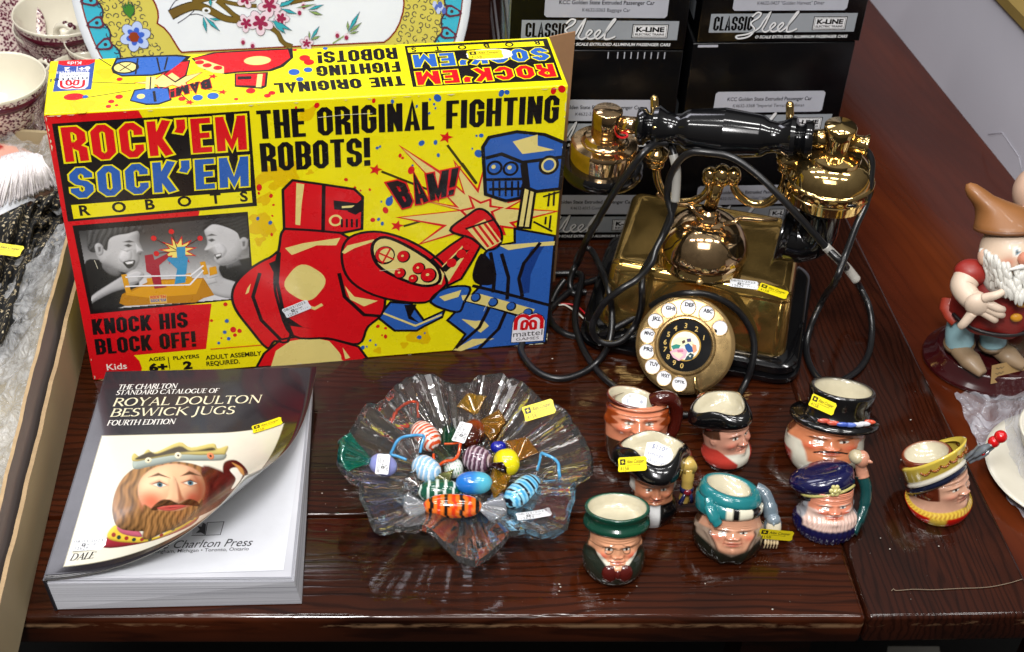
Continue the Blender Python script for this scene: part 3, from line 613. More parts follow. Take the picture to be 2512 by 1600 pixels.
# blue robot
A.poly(rnd_(F3((1700, 650), (1780, 720), (1800, 860), (1680, 870), (1640, 800))), BLK, 12); A.poly(F3((2060, 620), (2180, 560), (2120, 660), (2060, 800), (2050, 930), (2000, 940), (1990, 780)), C('#173a80'), 12)
shape(clampuv(F3((1730, 645), (1780, 600), (1945, 570), (1945, 470), (2245, 522), (2240, 700), (2200, 1040), (2170, 1290), (2090, 1300), (1500, 1355), (1590, 1230), (1460, 1130), (1700, 880)), GW-m, GH), BLU, 10)
A.poly(F3((1500, 1345), (1640, 1265), (1800, 1260), (1560, 1352)), CRM, 12); A.poly(F3((1560, 1120), (1660, 1135), (1720, 1130), (1760, 1170), (1700, 1220), (1640, 1180)), CRM, 12)
A.poly(F3((1830, 590), (2235, 560), (2230, 590), (2060, 600), (1900, 625)), CRM, 12)
for p in (((2130, 570), (2010, 720), (1975, 830), (2000, 960)), ((1770, 640), (1800, 800), (1790, 930)), ((1850, 650), (1900, 820), (1890, 980)), ((1640, 880), (1850, 930), (2190, 1020)), ((1570, 980), (1800, 1040), (1960, 1090)), ((1760, 1040), (1690, 1180), (1520, 1330)), ((1880, 1070), (1830, 1190), (1680, 1340))): A.line(F3(*p), .0032, BLK, 13)
A.poly(F3((1560, 950), (1700, 940), (2090, 1050), (2050, 1110), (1800, 1040), (1570, 985)), CRM, 14)
for x, y in ((1665, 965), (1790, 1000), (1920, 1030), (2040, 1075)): A.disc(*F3((x, y))[0], .0045, .0052, BLK, 15); A.disc(*F3((x-3, y-3))[0], .0034, .0040, BLU, 16)
shape(F3((1340, 1000), (1440, 900), (1620, 890), (1580, 1000), (1530, 1070)), BLU, 14, sm=True); A.poly(F3((1400, 960), (1560, 910), (1540, 960), (1440, 990)), CRM, 16)
shape(F3((960, 1110), (1050, 1000), (1200, 1010), (1290, 1130), (1440, 1060), (1420, 1110), (1290, 1175), (1240, 1205), (1080, 1205)), BLU, 8); A.line(F3((1000, 1080), (1230, 1170), (1420, 1090)), .002, CRM, 10); A.poly(F3((1150, 1020), (1240, 1015), (1200, 1100), (1260, 1150), (1180, 1120)), BLK, 10)
shape(F3((2010, 170), (2095, 180), (2055, 465), (1965, 460)), CRM, 11); A.line(F3((2055, 180), (2010, 460)), .0016, BLK, 13)
# boxy blue head, round lens, grille
bh = F2((1715, 880), (1760, 810), (1960, 770), (2160, 790), (2305, 850), (2270, 1180), (2100, 1200), (2005, 1160), (1990, 1245), (1880, 1268), (1735, 1220))
shape(bh, BLU, 13, .003)
A.line(F2((1735, 960), (1850, 930), (2000, 990), (2300, 950)), .0032, BLK, 15); A.poly(F2((1930, 840), (2110, 790), (2110, 870), (2230, 900), (2000, 930)), CRM, 15)
for x, y in ((1800, 1030), (1915, 1035)): A.disc(*F2((x, y))[0], .0066, .0072, BLK, 15); A.disc(*F2((x, y))[0], .0046, .005, BLU, 16); A.disc(*F2((x-8, y-8))[0], .0018, .002, CRM, 17)
A.line(F2((1735, 1115), (2005, 1110)), .0028, BLK, 15); A.line(F2((1760, 1185), (1990, 1180)), .0028, BLK, 15)
for k in range(5): A.line(F2((1790+k*45, 1125), (1790+k*45, 1235)), .0018, BLK, 15)
A.disc(*F2((2190, 1010))[0], .0085, .0095, BLK, 15); A.disc(*F2((2190, 1010))[0], .0062, .0070, CRM, 16); A.disc(*F2((2190, 1010))[0], .0045, .0052, BLU, 17)
A.line(F2((2010, 1000), (2030, 1170)), .006, BLK, 15)
for p in (((2150, 240), (2270, 205)), ((2195, 215), (2185, 310)), ((2230, 205), (2225, 305)), ((2170, 385), (2165, 440)), ((2205, 375), (2195, 470)), ((2080, 420), (2215, 490))): A.line(F3(*p), .0017, BLK, 9)
# maker's badge
A.poly(F3((1915, 1290), (1928, 1150), (1950, 1095), (2000, 1072), (2045, 1085), (2100, 1072), (2150, 1095), (2166, 1130), (2152, 1278)), BLK, 22)
A.poly(F3((1919, 1286), (1932, 1150), (1954, 1100), (2002, 1077), (2045, 1090), (2098, 1077), (2146, 1100), (2161, 1132), (2148, 1273)), C('#e8e6ec'), 23)
badge_uv = quad(*F3((1930, 1198), (2155, 1186), (1940, 1082), (2162, 1082)))
def badge(A, q, lay, wt=.1):
    A.line([q(a, b) for a, b in [(.08, 0), (.08, .5)]+arc(.30, .52, .22, .38, 180, 60, 8)+[(.5, .72)]+arc(.70, .52, .22, .38, 120, 0, 8)+[(.92, .5), (.92, 0)]], .0024*wt/.1, RED, lay)
    A.line([q(a, b) for a, b in [(.28, 0), (.28, .35)]+arc(.38, .36, .10, .2, 180, 60, 6)+[(.46, .4), (.42, .05), (.28, .03)]], .0019*wt/.1, RED, lay+1)
    A.line([q(a, b) for a, b in [(.72, 0), (.72, .35)]+arc(.62, .36, .10, .2, 0, 120, 6)+[(.54, .4), (.58, .05), (.72, .03)]], .0019*wt/.1, RED, lay+1)
badge(A, badge_uv, 24, .15)
bl, br = F3((1932, 1248), (2142, 1236)); txt(A, 'mattel', bl[0], bl[1], .0068, BLK, 24, width=br[0]-bl[0])
bl, br = F3((1952, 1275), (2118, 1266)); txt(A, 'GAMES', bl[0], bl[1], .0034, BLK, 24, width=br[0]-bl[0])
WEAR_AND_GLINT = C('#d8d2b4')  # pale scuffs, plus the bright glint of the top edge painted in
for k in range(46):
    side = rnd.choice('tttblrl'); w_ = rnd.uniform(.0006, .0035); d_ = rnd.uniform(.0003, .0011)
    if side in 'tb': u = rnd.choice([rnd.uniform(.002, .03), rnd.uniform(.01, GW-.01), GW-rnd.uniform(.002, .03)]); v = GH-m if side == 't' else m; sg = -1 if side == 't' else 1; A.poly([(u-w_, v), (u+w_, v), (u+w_*.3, v+sg*d_), (u-w_*.4, v+sg*d_*.8)], WEAR_AND_GLINT, 30)
    else: v = rnd.choice([rnd.uniform(.003, .04), rnd.uniform(.01, GH-.01), GH-rnd.uniform(.003, .03)]); u = m if side == 'l' else GW-m; sg = 1 if side == 'l' else -1; A.poly([(u, v-w_), (u, v+w_), (u+sg*d_, v+w_*.3), (u+sg*d_*.8, v-w_*.4)], WEAR_AND_GLINT, 30)
for x, y, x2, y2 in ((.245, .098, .262, .0975), (.20, .2515, .2415, .2525), (.018, .13, .0195, .121), (.335, .045, .341, .060)): A.line([(x, y), ((x+x2)/2, (y+y2)/2+.0006), (x2, y2)], .0004, C('#e0dcc4'), 30)
A.build('front_print', gf, M_print, game)
# the photograph printed on the front: two boys over a toy boxing ring, in grey with a coloured toy
A = Art(); g = lambda v: C('#%02x%02x%02x' % (v, v, int(v*1.02)))
A.poly(F4((175, 662), (1146, 585), (1182, 1062), (275, 1152)), BLK, 3)
inn = quad(*F4((290, 1132), (1172, 1060), (208, 690), (1142, 605)))
def fp4(pts, col, lay): A.poly(F4(*pts), col, lay)
gx_, gy_ = np.meshgrid(np.linspace(200, 1180, 260), np.linspace(595, 1140, 150))
SKg, HRg, SHg = g(196), g(70), g(34)
bg_ = np.array([g(int(62+150*max(0, min(1, (y-700)/260)))) for y in gy_[:, 0]])[:, None, :]*np.ones(gx_.shape+(1,))
def im_layers(): return [
 ([(240, 880), (320, 850), (400, 890), (500, 905), (545, 970), (500, 1090), (280, 1130)], SHg, 40, 4),
 ([(355, 850), (440, 900), (430, 940), (380, 930), (340, 890)], g(120), 30, 4),
 ([(300, 790), (322, 715), (400, 672), (500, 668), (543, 700), (545, 750), (566, 800), (548, 822), (545, 868), (505, 916), (455, 918), (380, 888), (330, 862)], SKg, 75, 3),
 ([(455, 795), (500, 800), (500, 850), (460, 870), (430, 840)], g(214), 30, 14), ([(525, 760), (568, 802), (530, 815)], g(205), 12, 4),
 ([(460, 772), (485, 762), (508, 772), (488, 782)], g(70), 0, 4), ([(452, 752), (490, 742), (520, 752), (490, 756)], g(80), 0, 3), ([(440, 790), (470, 800), (505, 792), (480, 808)], g(150), 0, 5),
 ([(458, 862), (520, 852), (514, 884), (488, 900), (468, 885)], g(46), 0, 3), ([(466, 864), (514, 857), (508, 871), (478, 876)], g(236), 0, 2), ([(540, 818), (560, 808), (552, 824)], g(90), 0, 3),
 ([(256, 760), (262, 690), (330, 658), (430, 650), (530, 652), (578, 690), (572, 708), (540, 690), (480, 706), (420, 716), (378, 740), (366, 800), (330, 780), (300, 810), (268, 800)], g(84), 26, 3, .22, .5),
 ([(300, 770), (322, 758), (345, 778), (345, 816), (322, 828), (304, 806)], g(186), 16, 3), ([(316, 780), (332, 778), (332, 804), (320, 808)], g(110), 0, 4),
 ([(275, 1095), (285, 1050), (380, 985), (470, 930), (520, 905), (570, 925), (560, 960), (500, 1000), (400, 1030), (310, 1075)], g(186), 26, 3), ([(470, 940), (530, 915), (560, 930), (520, 965), (480, 965)], g(206), 10, 3), ([(480, 955), (540, 945), (545, 970), (490, 985)], g(196), 10, 3),
 ([(985, 905), (1010, 870), (1120, 845), (1185, 850), (1185, 1000), (1090, 1005), (1010, 980)], SHg, 36, 4), ([(1010, 850), (1090, 830), (1110, 880), (1030, 900)], g(104), 20, 4),
 ([(905, 690), (930, 655), (1000, 640), (1100, 650), (1150, 700), (1140, 780), (1095, 850), (1030, 880), (985, 880), (960, 850), (962, 826), (940, 812), (905, 800), (922, 765), (918, 730)], SKg, 70, 3),
 ([(960, 770), (1000, 760), (1030, 800), (1000, 840), (970, 810)], g(206), 26, 14), ([(925, 742), (948, 732), (966, 742), (945, 752)], g(66), 0, 4), ([(915, 720), (945, 706), (975, 716), (945, 718)], g(70), 0, 3),
 ([(960, 822), (1000, 812), (1000, 838), (975, 850)], g(44), 0, 3), ([(968, 824), (998, 816), (994, 828), (972, 834)], g(232), 0, 2), ([(902, 798), (930, 800), (925, 812)], g(110), 0, 4),
 ([(898, 690), (912, 630), (970, 600), (1060, 592), (1190, 592), (1160, 700), (1140, 745), (1105, 740), (1085, 700), (1020, 668), (950, 655)], g(52), 20, 3, .3, 1.2),
 ([(1100, 745), (1125, 725), (1148, 745), (1140, 790), (1112, 798)], g(178), 16, 3), ([(1115, 750), (1132, 746), (1130, 775), (1118, 778)], g(104), 0, 4),
 ([(895, 905), (925, 880), (980, 900), (1010, 950), (1095, 985), (1070, 1062), (960, 1045), (900, 1000)], g(188), 26, 3), ([(900, 930), (960, 915), (985, 940), (930, 960)], g(206), 10, 3), ([(905, 960), (965, 950), (980, 975), (925, 990)], g(196), 10, 3)]
bimg = soft_img(im_layers(), gx_, gy_, (0, 0, 0)) if False else None
def soft_bg(layers, X, Y, B):
    img = soft_img(layers, X, Y, (0, 0, 0)); m = np.zeros(X.shape)
    for L in layers:
        pts = [tuple(q) for q in cat(L[0], 4, True)] if len(L[0]) > 4 else L[0]; al = np.clip(.5+poly_sd(pts, X, Y)/(2*L[3]), 0, 1); al = al*al*(3-2*al); m = 1-(1-m)*(1-al)
    return img+B*(1-m[..., None])
bimg = soft_bg(im_layers(), gx_, gy_, bg_)
def bmap(u, v):
    q = F4((200+980*u, 595+545*v))[0]; return gf(q[0], q[1], 6*LAY)
msk = poly_sd([(208, 690), (1142, 605), (1172, 1060), (290, 1132)], gx_, gy_); nyb, nxb = bimg.shape[:2]
obj('photo_halftone', [bmap(j/(nxb-1), i/(nyb-1)) for i in range(nyb) for j in range(nxb)], [f for f in grid_faces(nyb, nxb) if msk[f[0]//nxb, f[0] % nxb] > 0 and msk[f[2]//nxb, f[2] % nxb] > 0], M_print, game, vc=bimg.reshape(-1, 3))
TY, TR_, TB = C('#d99a12'), C('#a01730'), C('#2f8fc0')
fp4([(435, 1090), (450, 1040), (620, 960), (900, 950), (960, 1045), (900, 1062), (860, 1085), (470, 1105)], C('#b97d0e'), 9)
fp4([(465, 1045), (620, 968), (895, 955), (860, 1040), (600, 1060)], TY, 10)
fp4([(600, 1050), (695, 1042), (700, 1088), (605, 1092)], C('#d8b060'), 11); 
bl, br, tl = F4((608, 1066), (692, 1060), (606, 1050)); quadtxt(A, "ROCK'EM", bl, br, tl, RED, 12, t=.3, gap=.2); bl, br, tl = F4((610, 1084), (694, 1078), (608, 1069)); quadtxt(A, "SOCK'EM", bl, br, tl, BLU, 12, t=.3, gap=.2)
u, v = F4((760, 800))[0]; A.star(u, v, .0155, RED, 9, 11, .5); A.star(u, v, .0125, C('#f0dc70'), 10, 11, .5)
fp4([(575, 825), (620, 818), (630, 850), (700, 815), (708, 835), (655, 880), (660, 920), (670, 985), (700, 1000), (630, 1010), (610, 930), (585, 915)], TR_, 12)
fp4([(750, 780), (800, 775), (800, 825), (815, 840), (810, 880), (800, 975), (740, 985), (755, 900), (700, 850), (705, 835), (755, 838)], TB, 12)
for p, q in (((460, 930), (490, 1045)), ((815, 925), (845, 1030)), ((895, 860), (915, 930)), ((600, 950), (605, 975))): A.line(F4(p, q), .0042, TY, 13)
for dy in (0, 52): A.line(F4((468, 945+dy), (560, 940+dy), (825, 935+dy)), .0014, g(235), 14); A.line(F4((825, 940+dy*.9), (900, 880+dy*.5)), .0014, g(235), 14)
fp4([(932, 892), (970, 885), (978, 925), (935, 938)], TY, 12)
for x, y in ((625, 730), (723, 693), (882, 730), (640, 815)): A.disc(*F4((x, y))[0], .0022, .0026, RED, 12); A.line(F4((x, y), (760, 800)), .0007, C('#501010'), 11)
A.build('printed_photo', gf, M_print, game)
# top panel, printed to be read from behind
A = Art(); A.rect(m, m, GW-m, GD-m, YEL, 0)
bl, br, tl, tr = T2((2180, 102), (1152, 156), (2288, 402), (1212, 452)); A.poly([bl, br, tr, tl], BLK, 1)
A.poly(T2((2150, 122), (1172, 170), (1180, 205), (2160, 155)), YEL, 2)
for ch, x, y in zip('ROBOTS', (2100, 1905, 1740, 1565, 1390, 1218), (128, 142, 152, 162, 172, 180)):
    u, v = T2((x, y))[0]; txt(A, ch, u, v-.002, .0066, BLK, 3, bold=.03, align='C', fn=lambda a, b, u=u, v=v: (2*u-a, 2*v-b))
for s, c, a3 in (("SOCK'EM", BLU, ((2172, 168), (1208, 222), (2202, 258))), ("ROCK'EM", RED, ((2218, 285), (1228, 345), (2250, 378)))):
    bl, br, tl = T2(*a3); quadtxt(A, s, bl, br, tl, c, 4, t=.36, gap=.22, ks=1.2, out=(.05, YEL, 3))
for s, a3 in (("THE ORIGINAL", ((1140, 372), (208, 426), (1160, 442))), ("FIGHTING", ((1112, 268), (512, 302), (1128, 342))), ("ROBOTS!", ((1092, 168), (522, 200), (1106, 250)))):
    bl, br, tl = T2(*a3); quadtxt(A, s, bl, br, tl, BLK, 4, t=.4, gap=.14, ks=1.3)
A.poly(T5((648, 678), (1055, 658), (1010, 992), (585, 1018)), C('#2f4c98'), 2)
A.poly(T5((648, 678), (1055, 658), (1050, 690), (980, 722), (840, 735), (700, 728), (645, 712)), RED, 3)
def rot180(s, p, h, col, w, lay=5, **k):
    u, v = p; txt(A, s, u, v, h, col, lay, fn=lambda a, b: (2*u-a, 2*v-b), width=w, **k)
WHT = C('#ecebf0')
rot180('Kids', T5((902, 682))[0], .0050, WHT, .0105); rot180('AGES', T5((990, 778))[0], .003, WHT, .0085); rot180('PLAYERS', T5((828, 788))[0], .003, WHT, .0135)
rot180('6+', T5((1000, 742))[0], .0052, WHT, .0085, bold=.05); rot180('2', T5((775, 752))[0], .0052, WHT, .0042, bold=.05); A.line(T5((856, 742), (852, 800)), .0006, WHT, 5)
A.poly(T5((662, 812), (990, 802), (975, 955), (940, 985), (880, 992), (800, 990), (740, 995), (670, 985), (638, 955)), C('#e8e6ec'), 4)
rot180('mattel', T5((972, 855))[0], .0052, C('#20304a'), .0275, 6); rot180('GAMES', T5((940, 825))[0], .0026, C('#20304a'), .0175, 6)
badge(A, quad(*T5((955, 888), (652, 900), (945, 985), (655, 992))), 5, .09)
A.poly(T1((1255, 385), (1400, 345), (1650, 330), (1920, 318), (1925, 380), (1860, 440), (1780, 470), (1560, 480), (1480, 490), (1340, 460)), BLK, 2)
A.poly(T1((1270, 385), (1420, 352), (1640, 340), (1890, 328), (1905, 380), (1840, 430), (1760, 460), (1560, 470), (1480, 480), (1350, 450)), RED, 3)
A.disc(*T1((1690, 400))[0], .0105, .0068, CRM, 4); A.poly(T1((1280, 400), (1330, 392), (1470, 440), (1470, 485), (1400, 480), (1300, 440)), CRM, 4)
for x, y in ((1310, 412), (1360, 432), (1430, 448)): A.disc(*T1((x, y))[0], .0035, .0032, RED, 5)
A.poly(T1((1540, 485), (1760, 475), (1750, 570), (1720, 585), (1540, 572)), BLK, 3); A.poly(T1((1550, 492), (1745, 484), (1735, 565), (1550, 562)), RED, 4); A.poly(T1((1690, 490), (1725, 488), (1715, 575), (1680, 575)), CRM, 5); A.poly(T1((1560, 505), (1650, 502), (1650, 522), (1560, 525)), BLK, 5)
bst = T1((880, 545), (1010, 530), (1080, 480), (1120, 520), (1200, 450), (1180, 510), (1330, 475), (1220, 545), (1260, 600), (1130, 560), (1050, 590), (1030, 560)); A.poly(bst, CRM, 2); A.line(bst, .0009, RED, 3, True)
A.poly(T1((1070, 490), (1190, 400), (1250, 395), (1225, 500), (1150, 545)), BLK, 3); A.poly(T1((1080, 492), (1190, 410), (1240, 405), (1215, 495), (1150, 535)), RED, 4); A.poly(T1((1100, 500), (1130, 480), (1180, 515), (1150, 535)), CRM, 5)
A.poly(T1((730, 450), (760, 385), (900, 370), (1160, 360), (1255, 370), (1160, 470), (1000, 500), (800, 505), (740, 480)), BLK, 2)
A.poly(T1((742, 450), (770, 395), (900, 380), (1150, 372), (1220, 378), (1140, 455), (1000, 490), (800, 495), (750, 475)), BLU, 3)
A.disc(*T1((822, 445))[0], .0105, .0095, BLK, 4); A.disc(*T1((822, 445))[0], .0085, .0075, CRM, 5); A.line(T1((780, 420), (865, 470)), .001, BLK, 6); A.line(T1((860, 420), (785, 470)), .001, BLK, 6)
for p in (((905, 385), (890, 490)), ((1030, 380), (1050, 470)), ((1100, 378), (1080, 460))): A.line(T1(*p), .0013, BLK, 5)
A.poly(T1((960, 505), (1025, 505), (1010, 590), (955, 590)), CRM, 3); A.line(T1((990, 505), (985, 590)), .001, BLK, 4)
A.poly(T1((850, 665), (880, 590), (1010, 570), (1110, 575), (1128, 660), (1040, 690), (960, 692)), BLK, 3); A.poly(T1((860, 660), (888, 598), (1010, 580), (1100, 585), (1115, 655), (1040, 680), (960, 682)), BLU, 4); A.disc(*T1((925, 635))[0], .003, .0035, CRM, 5); A.line(T1((1010, 600), (1020, 670)), .002, BLK, 5)
q = quad(*T1((1300, 535), (1125, 640), (1345, 570), (1150, 650))); q = quad(*T1((1375, 520), (1120, 590), (1390, 580), (1120, 645))); blockq(A, 'BAM!', q, BLK, 8, t=.42, gap=.16, out=(.05, RED, 7), asp=2.4)
for p, q2 in (((605, 540), (890, 552)), ((520, 650), (860, 595)), ((650, 385), (730, 435)), ((1300, 550), (1400, 505)), ((1350, 585), (1460, 605)), ((1190, 620), (1245, 670))): A.line(T1(p, q2), .0009, BLK, 2)
for x, y in ((1398, 503), (1462, 606), (1245, 674)): A.star(*T1((x, y))[0], .0042, RED, 3)
A.disc(*T1((485, 637))[0], .0075, .005, RED, 3)
for x, y, r, c in [(785, 522, 10, 0), (782, 637, 12, 0), (730, 668, 10, 0), (712, 700, 9, 0), (560, 637, 9, 1), (1298, 643, 16, 1), (1398, 632, 18, 1), (1645, 598, 15, 0), (1755, 630, 11, 0), (1785, 612, 11, 0), (1195, 650, 12, 0), (1550, 652, 7, 0), (1968, 522, 12, 1), (1930, 475, 18, 1), (2022, 460, 14, 1), (2000, 383, 18, 0), (2028, 410, 17, 0), (1935, 330, 7, 0), (2135, 320, 8, 1), (765, 693, 6, 0)]: A.disc(*T1((x, y))[0], r*.00024, r*.00026, (RED, BLU)[c], 3)
for x, y, r in [(540, 695, 30), (700, 480, 26), (480, 440, 14), (345, 470, 10), (560, 590, 9)]: A.disc(*T1((x, y))[0], r*.0003, r*.0003, MUS, 1, 14, 0, lambda a: 1+.25*math.sin(3*a))
A.build('top_print', gt, M_print, game)
# open end flap of bare card and the auction labels
fb = gt(GW, GD, 0); fo = P(1412, 78, GH); d = np.array(fo)-np.array(fb); nn = np.array([-d[1], d[0], 0])/np.linalg.norm(d)*.0012
V = [np.array(fb)+[0, 0, -.0005], np.array(fb)+d*.8+[0, 0, 0], np.array(fo), np.array(fo)+[0, 0, -GH+.004], np.array(fb)+[0, 0, -GH+.004]]; V = V+[v+nn for v in V]
obj('end_flap', V, [(0, 1, 2, 3, 4), (9, 8, 7, 6, 5), (0, 5, 6, 1), (1, 6, 7, 2), (2, 7, 8, 3), (3, 8, 9, 4), (4, 9, 5, 0)], M_brown, game, smooth=False)
c = PP(*K3(375, 1040), GO, GN); sticker('white', game, np.array(c)-GN*.0016, GE+np.array([0, 0, .42]), (0, 0, 1), .0235)
u, v = T2((1755, 222))[0]; c = np.array(gt(u, v, .0006)); A = Art(); wl = A.disc(0, 0, .54, .24, C('#e6e6e2'), 0, 24, 0, lambda a: 1+.12*abs(math.sin(2*a)))
A.build('sticker_backing', lambda a, b, l: tuple(c+GE*(a*.0335+.001)+GN*(b*.0335)+np.array([0, 0, l])), M_label, game)
sticker('yellow', game, c-GE*.0025+np.array([0, 0, .0002]), GE, GN, .0285)

# ------------------------------------------------------------------ black cartons of model trains
SIL = C('#8f949b'); SLV = C('#a9abb6'); KB = C('#08080a'); WH = C('#d8d9dd')
STEEL = cat([(.02, .78), (.10, .98), (.17, .93), (.13, .74), (.05, .6), (.02, .46), (.10, .2), (.02, -.12), (-.16, -.22), (-.2, -.1), (.0, .0), (.17, .25), (.24, .6), (.33, .98), (.28, .5), (.24, .2), (.30, .08), (.38, .2), (.46, .42), (.42, .5), (.37, .3), (.42, .1), (.52, .16), (.60, .42), (.57, .5), (.51, .3), (.56, .1), (.66, .3), (.82, .92), (.80, .98), (.70, .5), (.68, .12), (.76, .1), (.86, .22)], 5)
def train_box(o, yaw, name_line, num_line, label, w=.1555, h=.1055, dep=.26, sh=0.0, ticks=False, chip=False, flap=False):
    e = np.array([math.cos(yaw), math.sin(yaw), 0]); n = np.array([-math.sin(yaw), math.cos(yaw), 0]); o = np.array(o)+e*sh
    t = thing('train_carton', label, 'carton', o, 'black model train cartons stacked in two columns')
    XF[0] = Matrix.Translation(Vector(o)) @ Matrix.Rotation(yaw, 4, 'Z')
    b = obj('carton', *bx(0, w, 0, dep, .0004, h-.0004, .0011, 2), M_blackcard, t, smooth=True); noframe()
    a = b.data.color_attributes.new('Col', 'FLOAT_COLOR', 'POINT'); a.data.foreach_set('color', list(KB+(1,))*len(b.data.vertices))
    k = w/.1555; A = Art()
    fr = lambda u, v, l: tuple(o+e*(u*k)+np.array([0, 0, v])-n*(l+.0001))
    r = .0022; pl = [(.029+r, .0318), (.1366-r, .0318), (.1366, .0318+r), (.1366, .0544-r), (.1366-r, .0544), (.029+r, .0544), (.029, .0544-r), (.029, .0318+r)]
    A.poly(pl, SLV, 0); txt(A, name_line, .0828, .0445, .0040, KB, 1, 'C', .015, width=.083); txt(A, num_line, .0828, .0375, .0036, KB, 1, 'C', width=min(.072, .0019*len(num_line)))
    A.rect(.0099, .0102, .148, .0289, SIL, 0)
    quadtxt(A, "CLASSIC", (.0135, .0122), (.0505, .0122), (.0135, .0262), KB, 1, t=.42, gap=.12, ks=1.5)
    v, f = strip([(.048+x*.053, .0085+y*.0215) for x, y in STEEL], .0022); A.tri(v, f, KB, 2); v, f = strip([(.0475+x*.053, .0089+y*.0215) for x, y in STEEL], .0016); A.tri(v, f, WH, 3)
    A.rect(.1072, .0120, .1392, .0257, KB, 1); A.rect(.1080, .0127, .1384, .0250, WH, 2); A.rect(.1087, .0133, .1377, .0244, KB, 3); A.rect(.1091, .0137, .1373, .0240, WH, 4)
    txt(A, 'K-LINE', .1232, .0184, .0046, KB, 5, 'C', .05, width=.025); txt(A, 'ELECTRIC TRAINS', .1232, .0148, .0021, KB, 5, 'C', .03, width=.0258)
    txt(A, 'O SCALE EXTRUDED ALUMINUM PASSENGER CARS', .0545, .0042, .0029, WH, 1, 'L', .03, shear=.2, width=.088)
    if ticks:
        for x in [.088]+[.0965+i*.006 for i in range(8)]: A.rect(x, h-.0085, x+.0009, h-.0018, SLV, 1)
    if chip: A.rect(.005, h-.0045, .024, h-.0020, SLV, 1)
    A.build('front_print', fr, M_blackcard, t)
    B = Art(); B.rect(.03, .012, dep-.02, .03, SIL, 0); B.rect(.03, .045, dep-.1, .06, SLV, 0)
    B.build('side_print', lambda u, v, l: tuple(o+n*(dep-u)+np.array([0, 0, v])-e*(l+.0001)), M_blackcard, t)
    if flap: obj('lid_flap', *xform(bx(.004, w-.004, -.0012, -.0002, -.0006, .0012), Matrix.Translation(Vector(o)) @ Matrix.Rotation(yaw, 4, 'Z')), M_blackcard, t, vc=[KB]*8)
    return t
yl = .105; pr = P(1510, 590, 0); el = np.array([math.cos(yl), math.sin(yl), 0]); nl = np.array([-math.sin(yl), math.cos(yl), 0])
def boxl(px, py, z, yaw=yl, right=True, w=.1555):
    """lower front corner of a carton in the left column whose right edge is seen at that pixel"""
    q = PP(px, py, pr, nl); q = np.array([q[0], q[1], z]); return q-el*w
KCC = 'KCC Golden State Extruded Passenger Car'
train_box(boxl(1676, 135, .2113), yl, KCC, 'K4632-5065 Baggage Car', 'black train carton reading Baggage Car, top of the column behind the yellow game box')
train_box(boxl(1657, 270, .1056), yl, KCC, 'K4632-3358 "Imperial', 'black train carton with white ticks, between the Baggage Car and Combine cartons', ticks=True)
train_box(boxl(1643, 400, .0), yl, KCC, 'K4632-6015 Combine', 'black train carton reading Combine, standing on the table behind the coiled phone cord')
yr = .135; er = np.array([math.cos(yr), math.sin(yr), 0])
rb = P(2108, 102, .2116); wr = .1500
train_box(rb-er*wr-np.array([0, 0, .0]), yr, KCC, 'K4632-0427 "Golden Harvest" Diner', 'black train carton reading Diner, top of the column nearest the grey cabinet', w=wr)
rc = P(2046, 322, .1058); rc = np.array([rc[0], rc[1], .1058])
train_box(np.array([rb[0]-.003, rb[1], .1058])-er*wr, yr, KCC, 'K4632-3368 "Imperial Terrace" Pullman', 'black train carton behind the handset, directly under the Diner carton', w=wr, chip=True)
train_box(np.array([rb[0]-.006, rb[1], .0])-er*wr, yr, KCC, 'K4632-0214 "Golden Gate" Vista Dome', 'black train carton reading Vista Dome, lowest of its column behind the brass telephone', w=wr)
# ------------------------------------------------------------------ paperback catalogue with a curled cover
M_cover = painted('laminated_cover', .22, .35, .02, 50, .04, crough=.08)
M_page = painted('white_paper', .6, 0, .0, 120, .03)
BZ = .031
FL = P(109, 1426.5, BZ); BL = P(263.6, 913.4, BZ); BR = P(777.5, 903, BZ); FR = P(722, 1424, BZ-.001)
BWd = float(np.linalg.norm(BR-BL)); BLn = float(np.linalg.norm(FL-BL)); bey = (BL-FL)/BLn; bex = (BR-BL)/BWd
bFL, bFR = P(138.4, 1499.5, 0), P(743.3, 1485, 0)
book = thing('paperback_book', 'thick paperback catalogue with curled black cover picturing a crowned bearded king', 'book', (bFL+bFR)/2+np.array([0, .1, 0]))
A0, B0, RHO = np.array([-.012, 0.0]), np.array([BWd, .243]), .118
dd = (B0-A0)/np.linalg.norm(B0-A0); nd = np.array([dd[1], -dd[0]])
def cover(s, t, l=0.0, z0=.0008):
    q = np.array([s, t])-A0; al = q@dd; pe = q@nd
    if pe <= 0: x, h, ph = pe, 0, 0
    else: ph = pe/RHO; x = RHO*math.sin(ph); h = RHO*(1-math.cos(ph))
    st = A0+al*dd+nd*x; n = np.array([0, 0, 1.0])*math.cos(ph)-(bex*nd[0]+bey*nd[1])*math.sin(ph)
    return FL+bex*st[0]+bey*st[1]+np.array([0, 0, h+z0])+n*l
ns, nt = 30, 36; V = []; VC = []
for sgn in (0, 1):
    for i in range(nt+1):
        for j in range(ns+1): V.append(cover(j/ns*BWd, i/nt*BLn, 0 if sgn else -.0004)); VC.append(C('#1d1b20') if sgn else C('#d8d6cc'))
Fc = grid_faces(nt+1, ns+1); N1 = (nt+1)*(ns+1); F = [tuple(reversed(f)) for f in Fc]+[tuple(i+N1 for i in f) for f in Fc]
for i in range(nt): F += [(i*(ns+1)+ns, (i+1)*(ns+1)+ns, N1+(i+1)*(ns+1)+ns, N1+i*(ns+1)+ns)]
for j in range(ns): F += [(j, j+1, N1+j+1, N1+j)]
cov = obj('front_cover', V, F, M_cover, book, vc=VC)
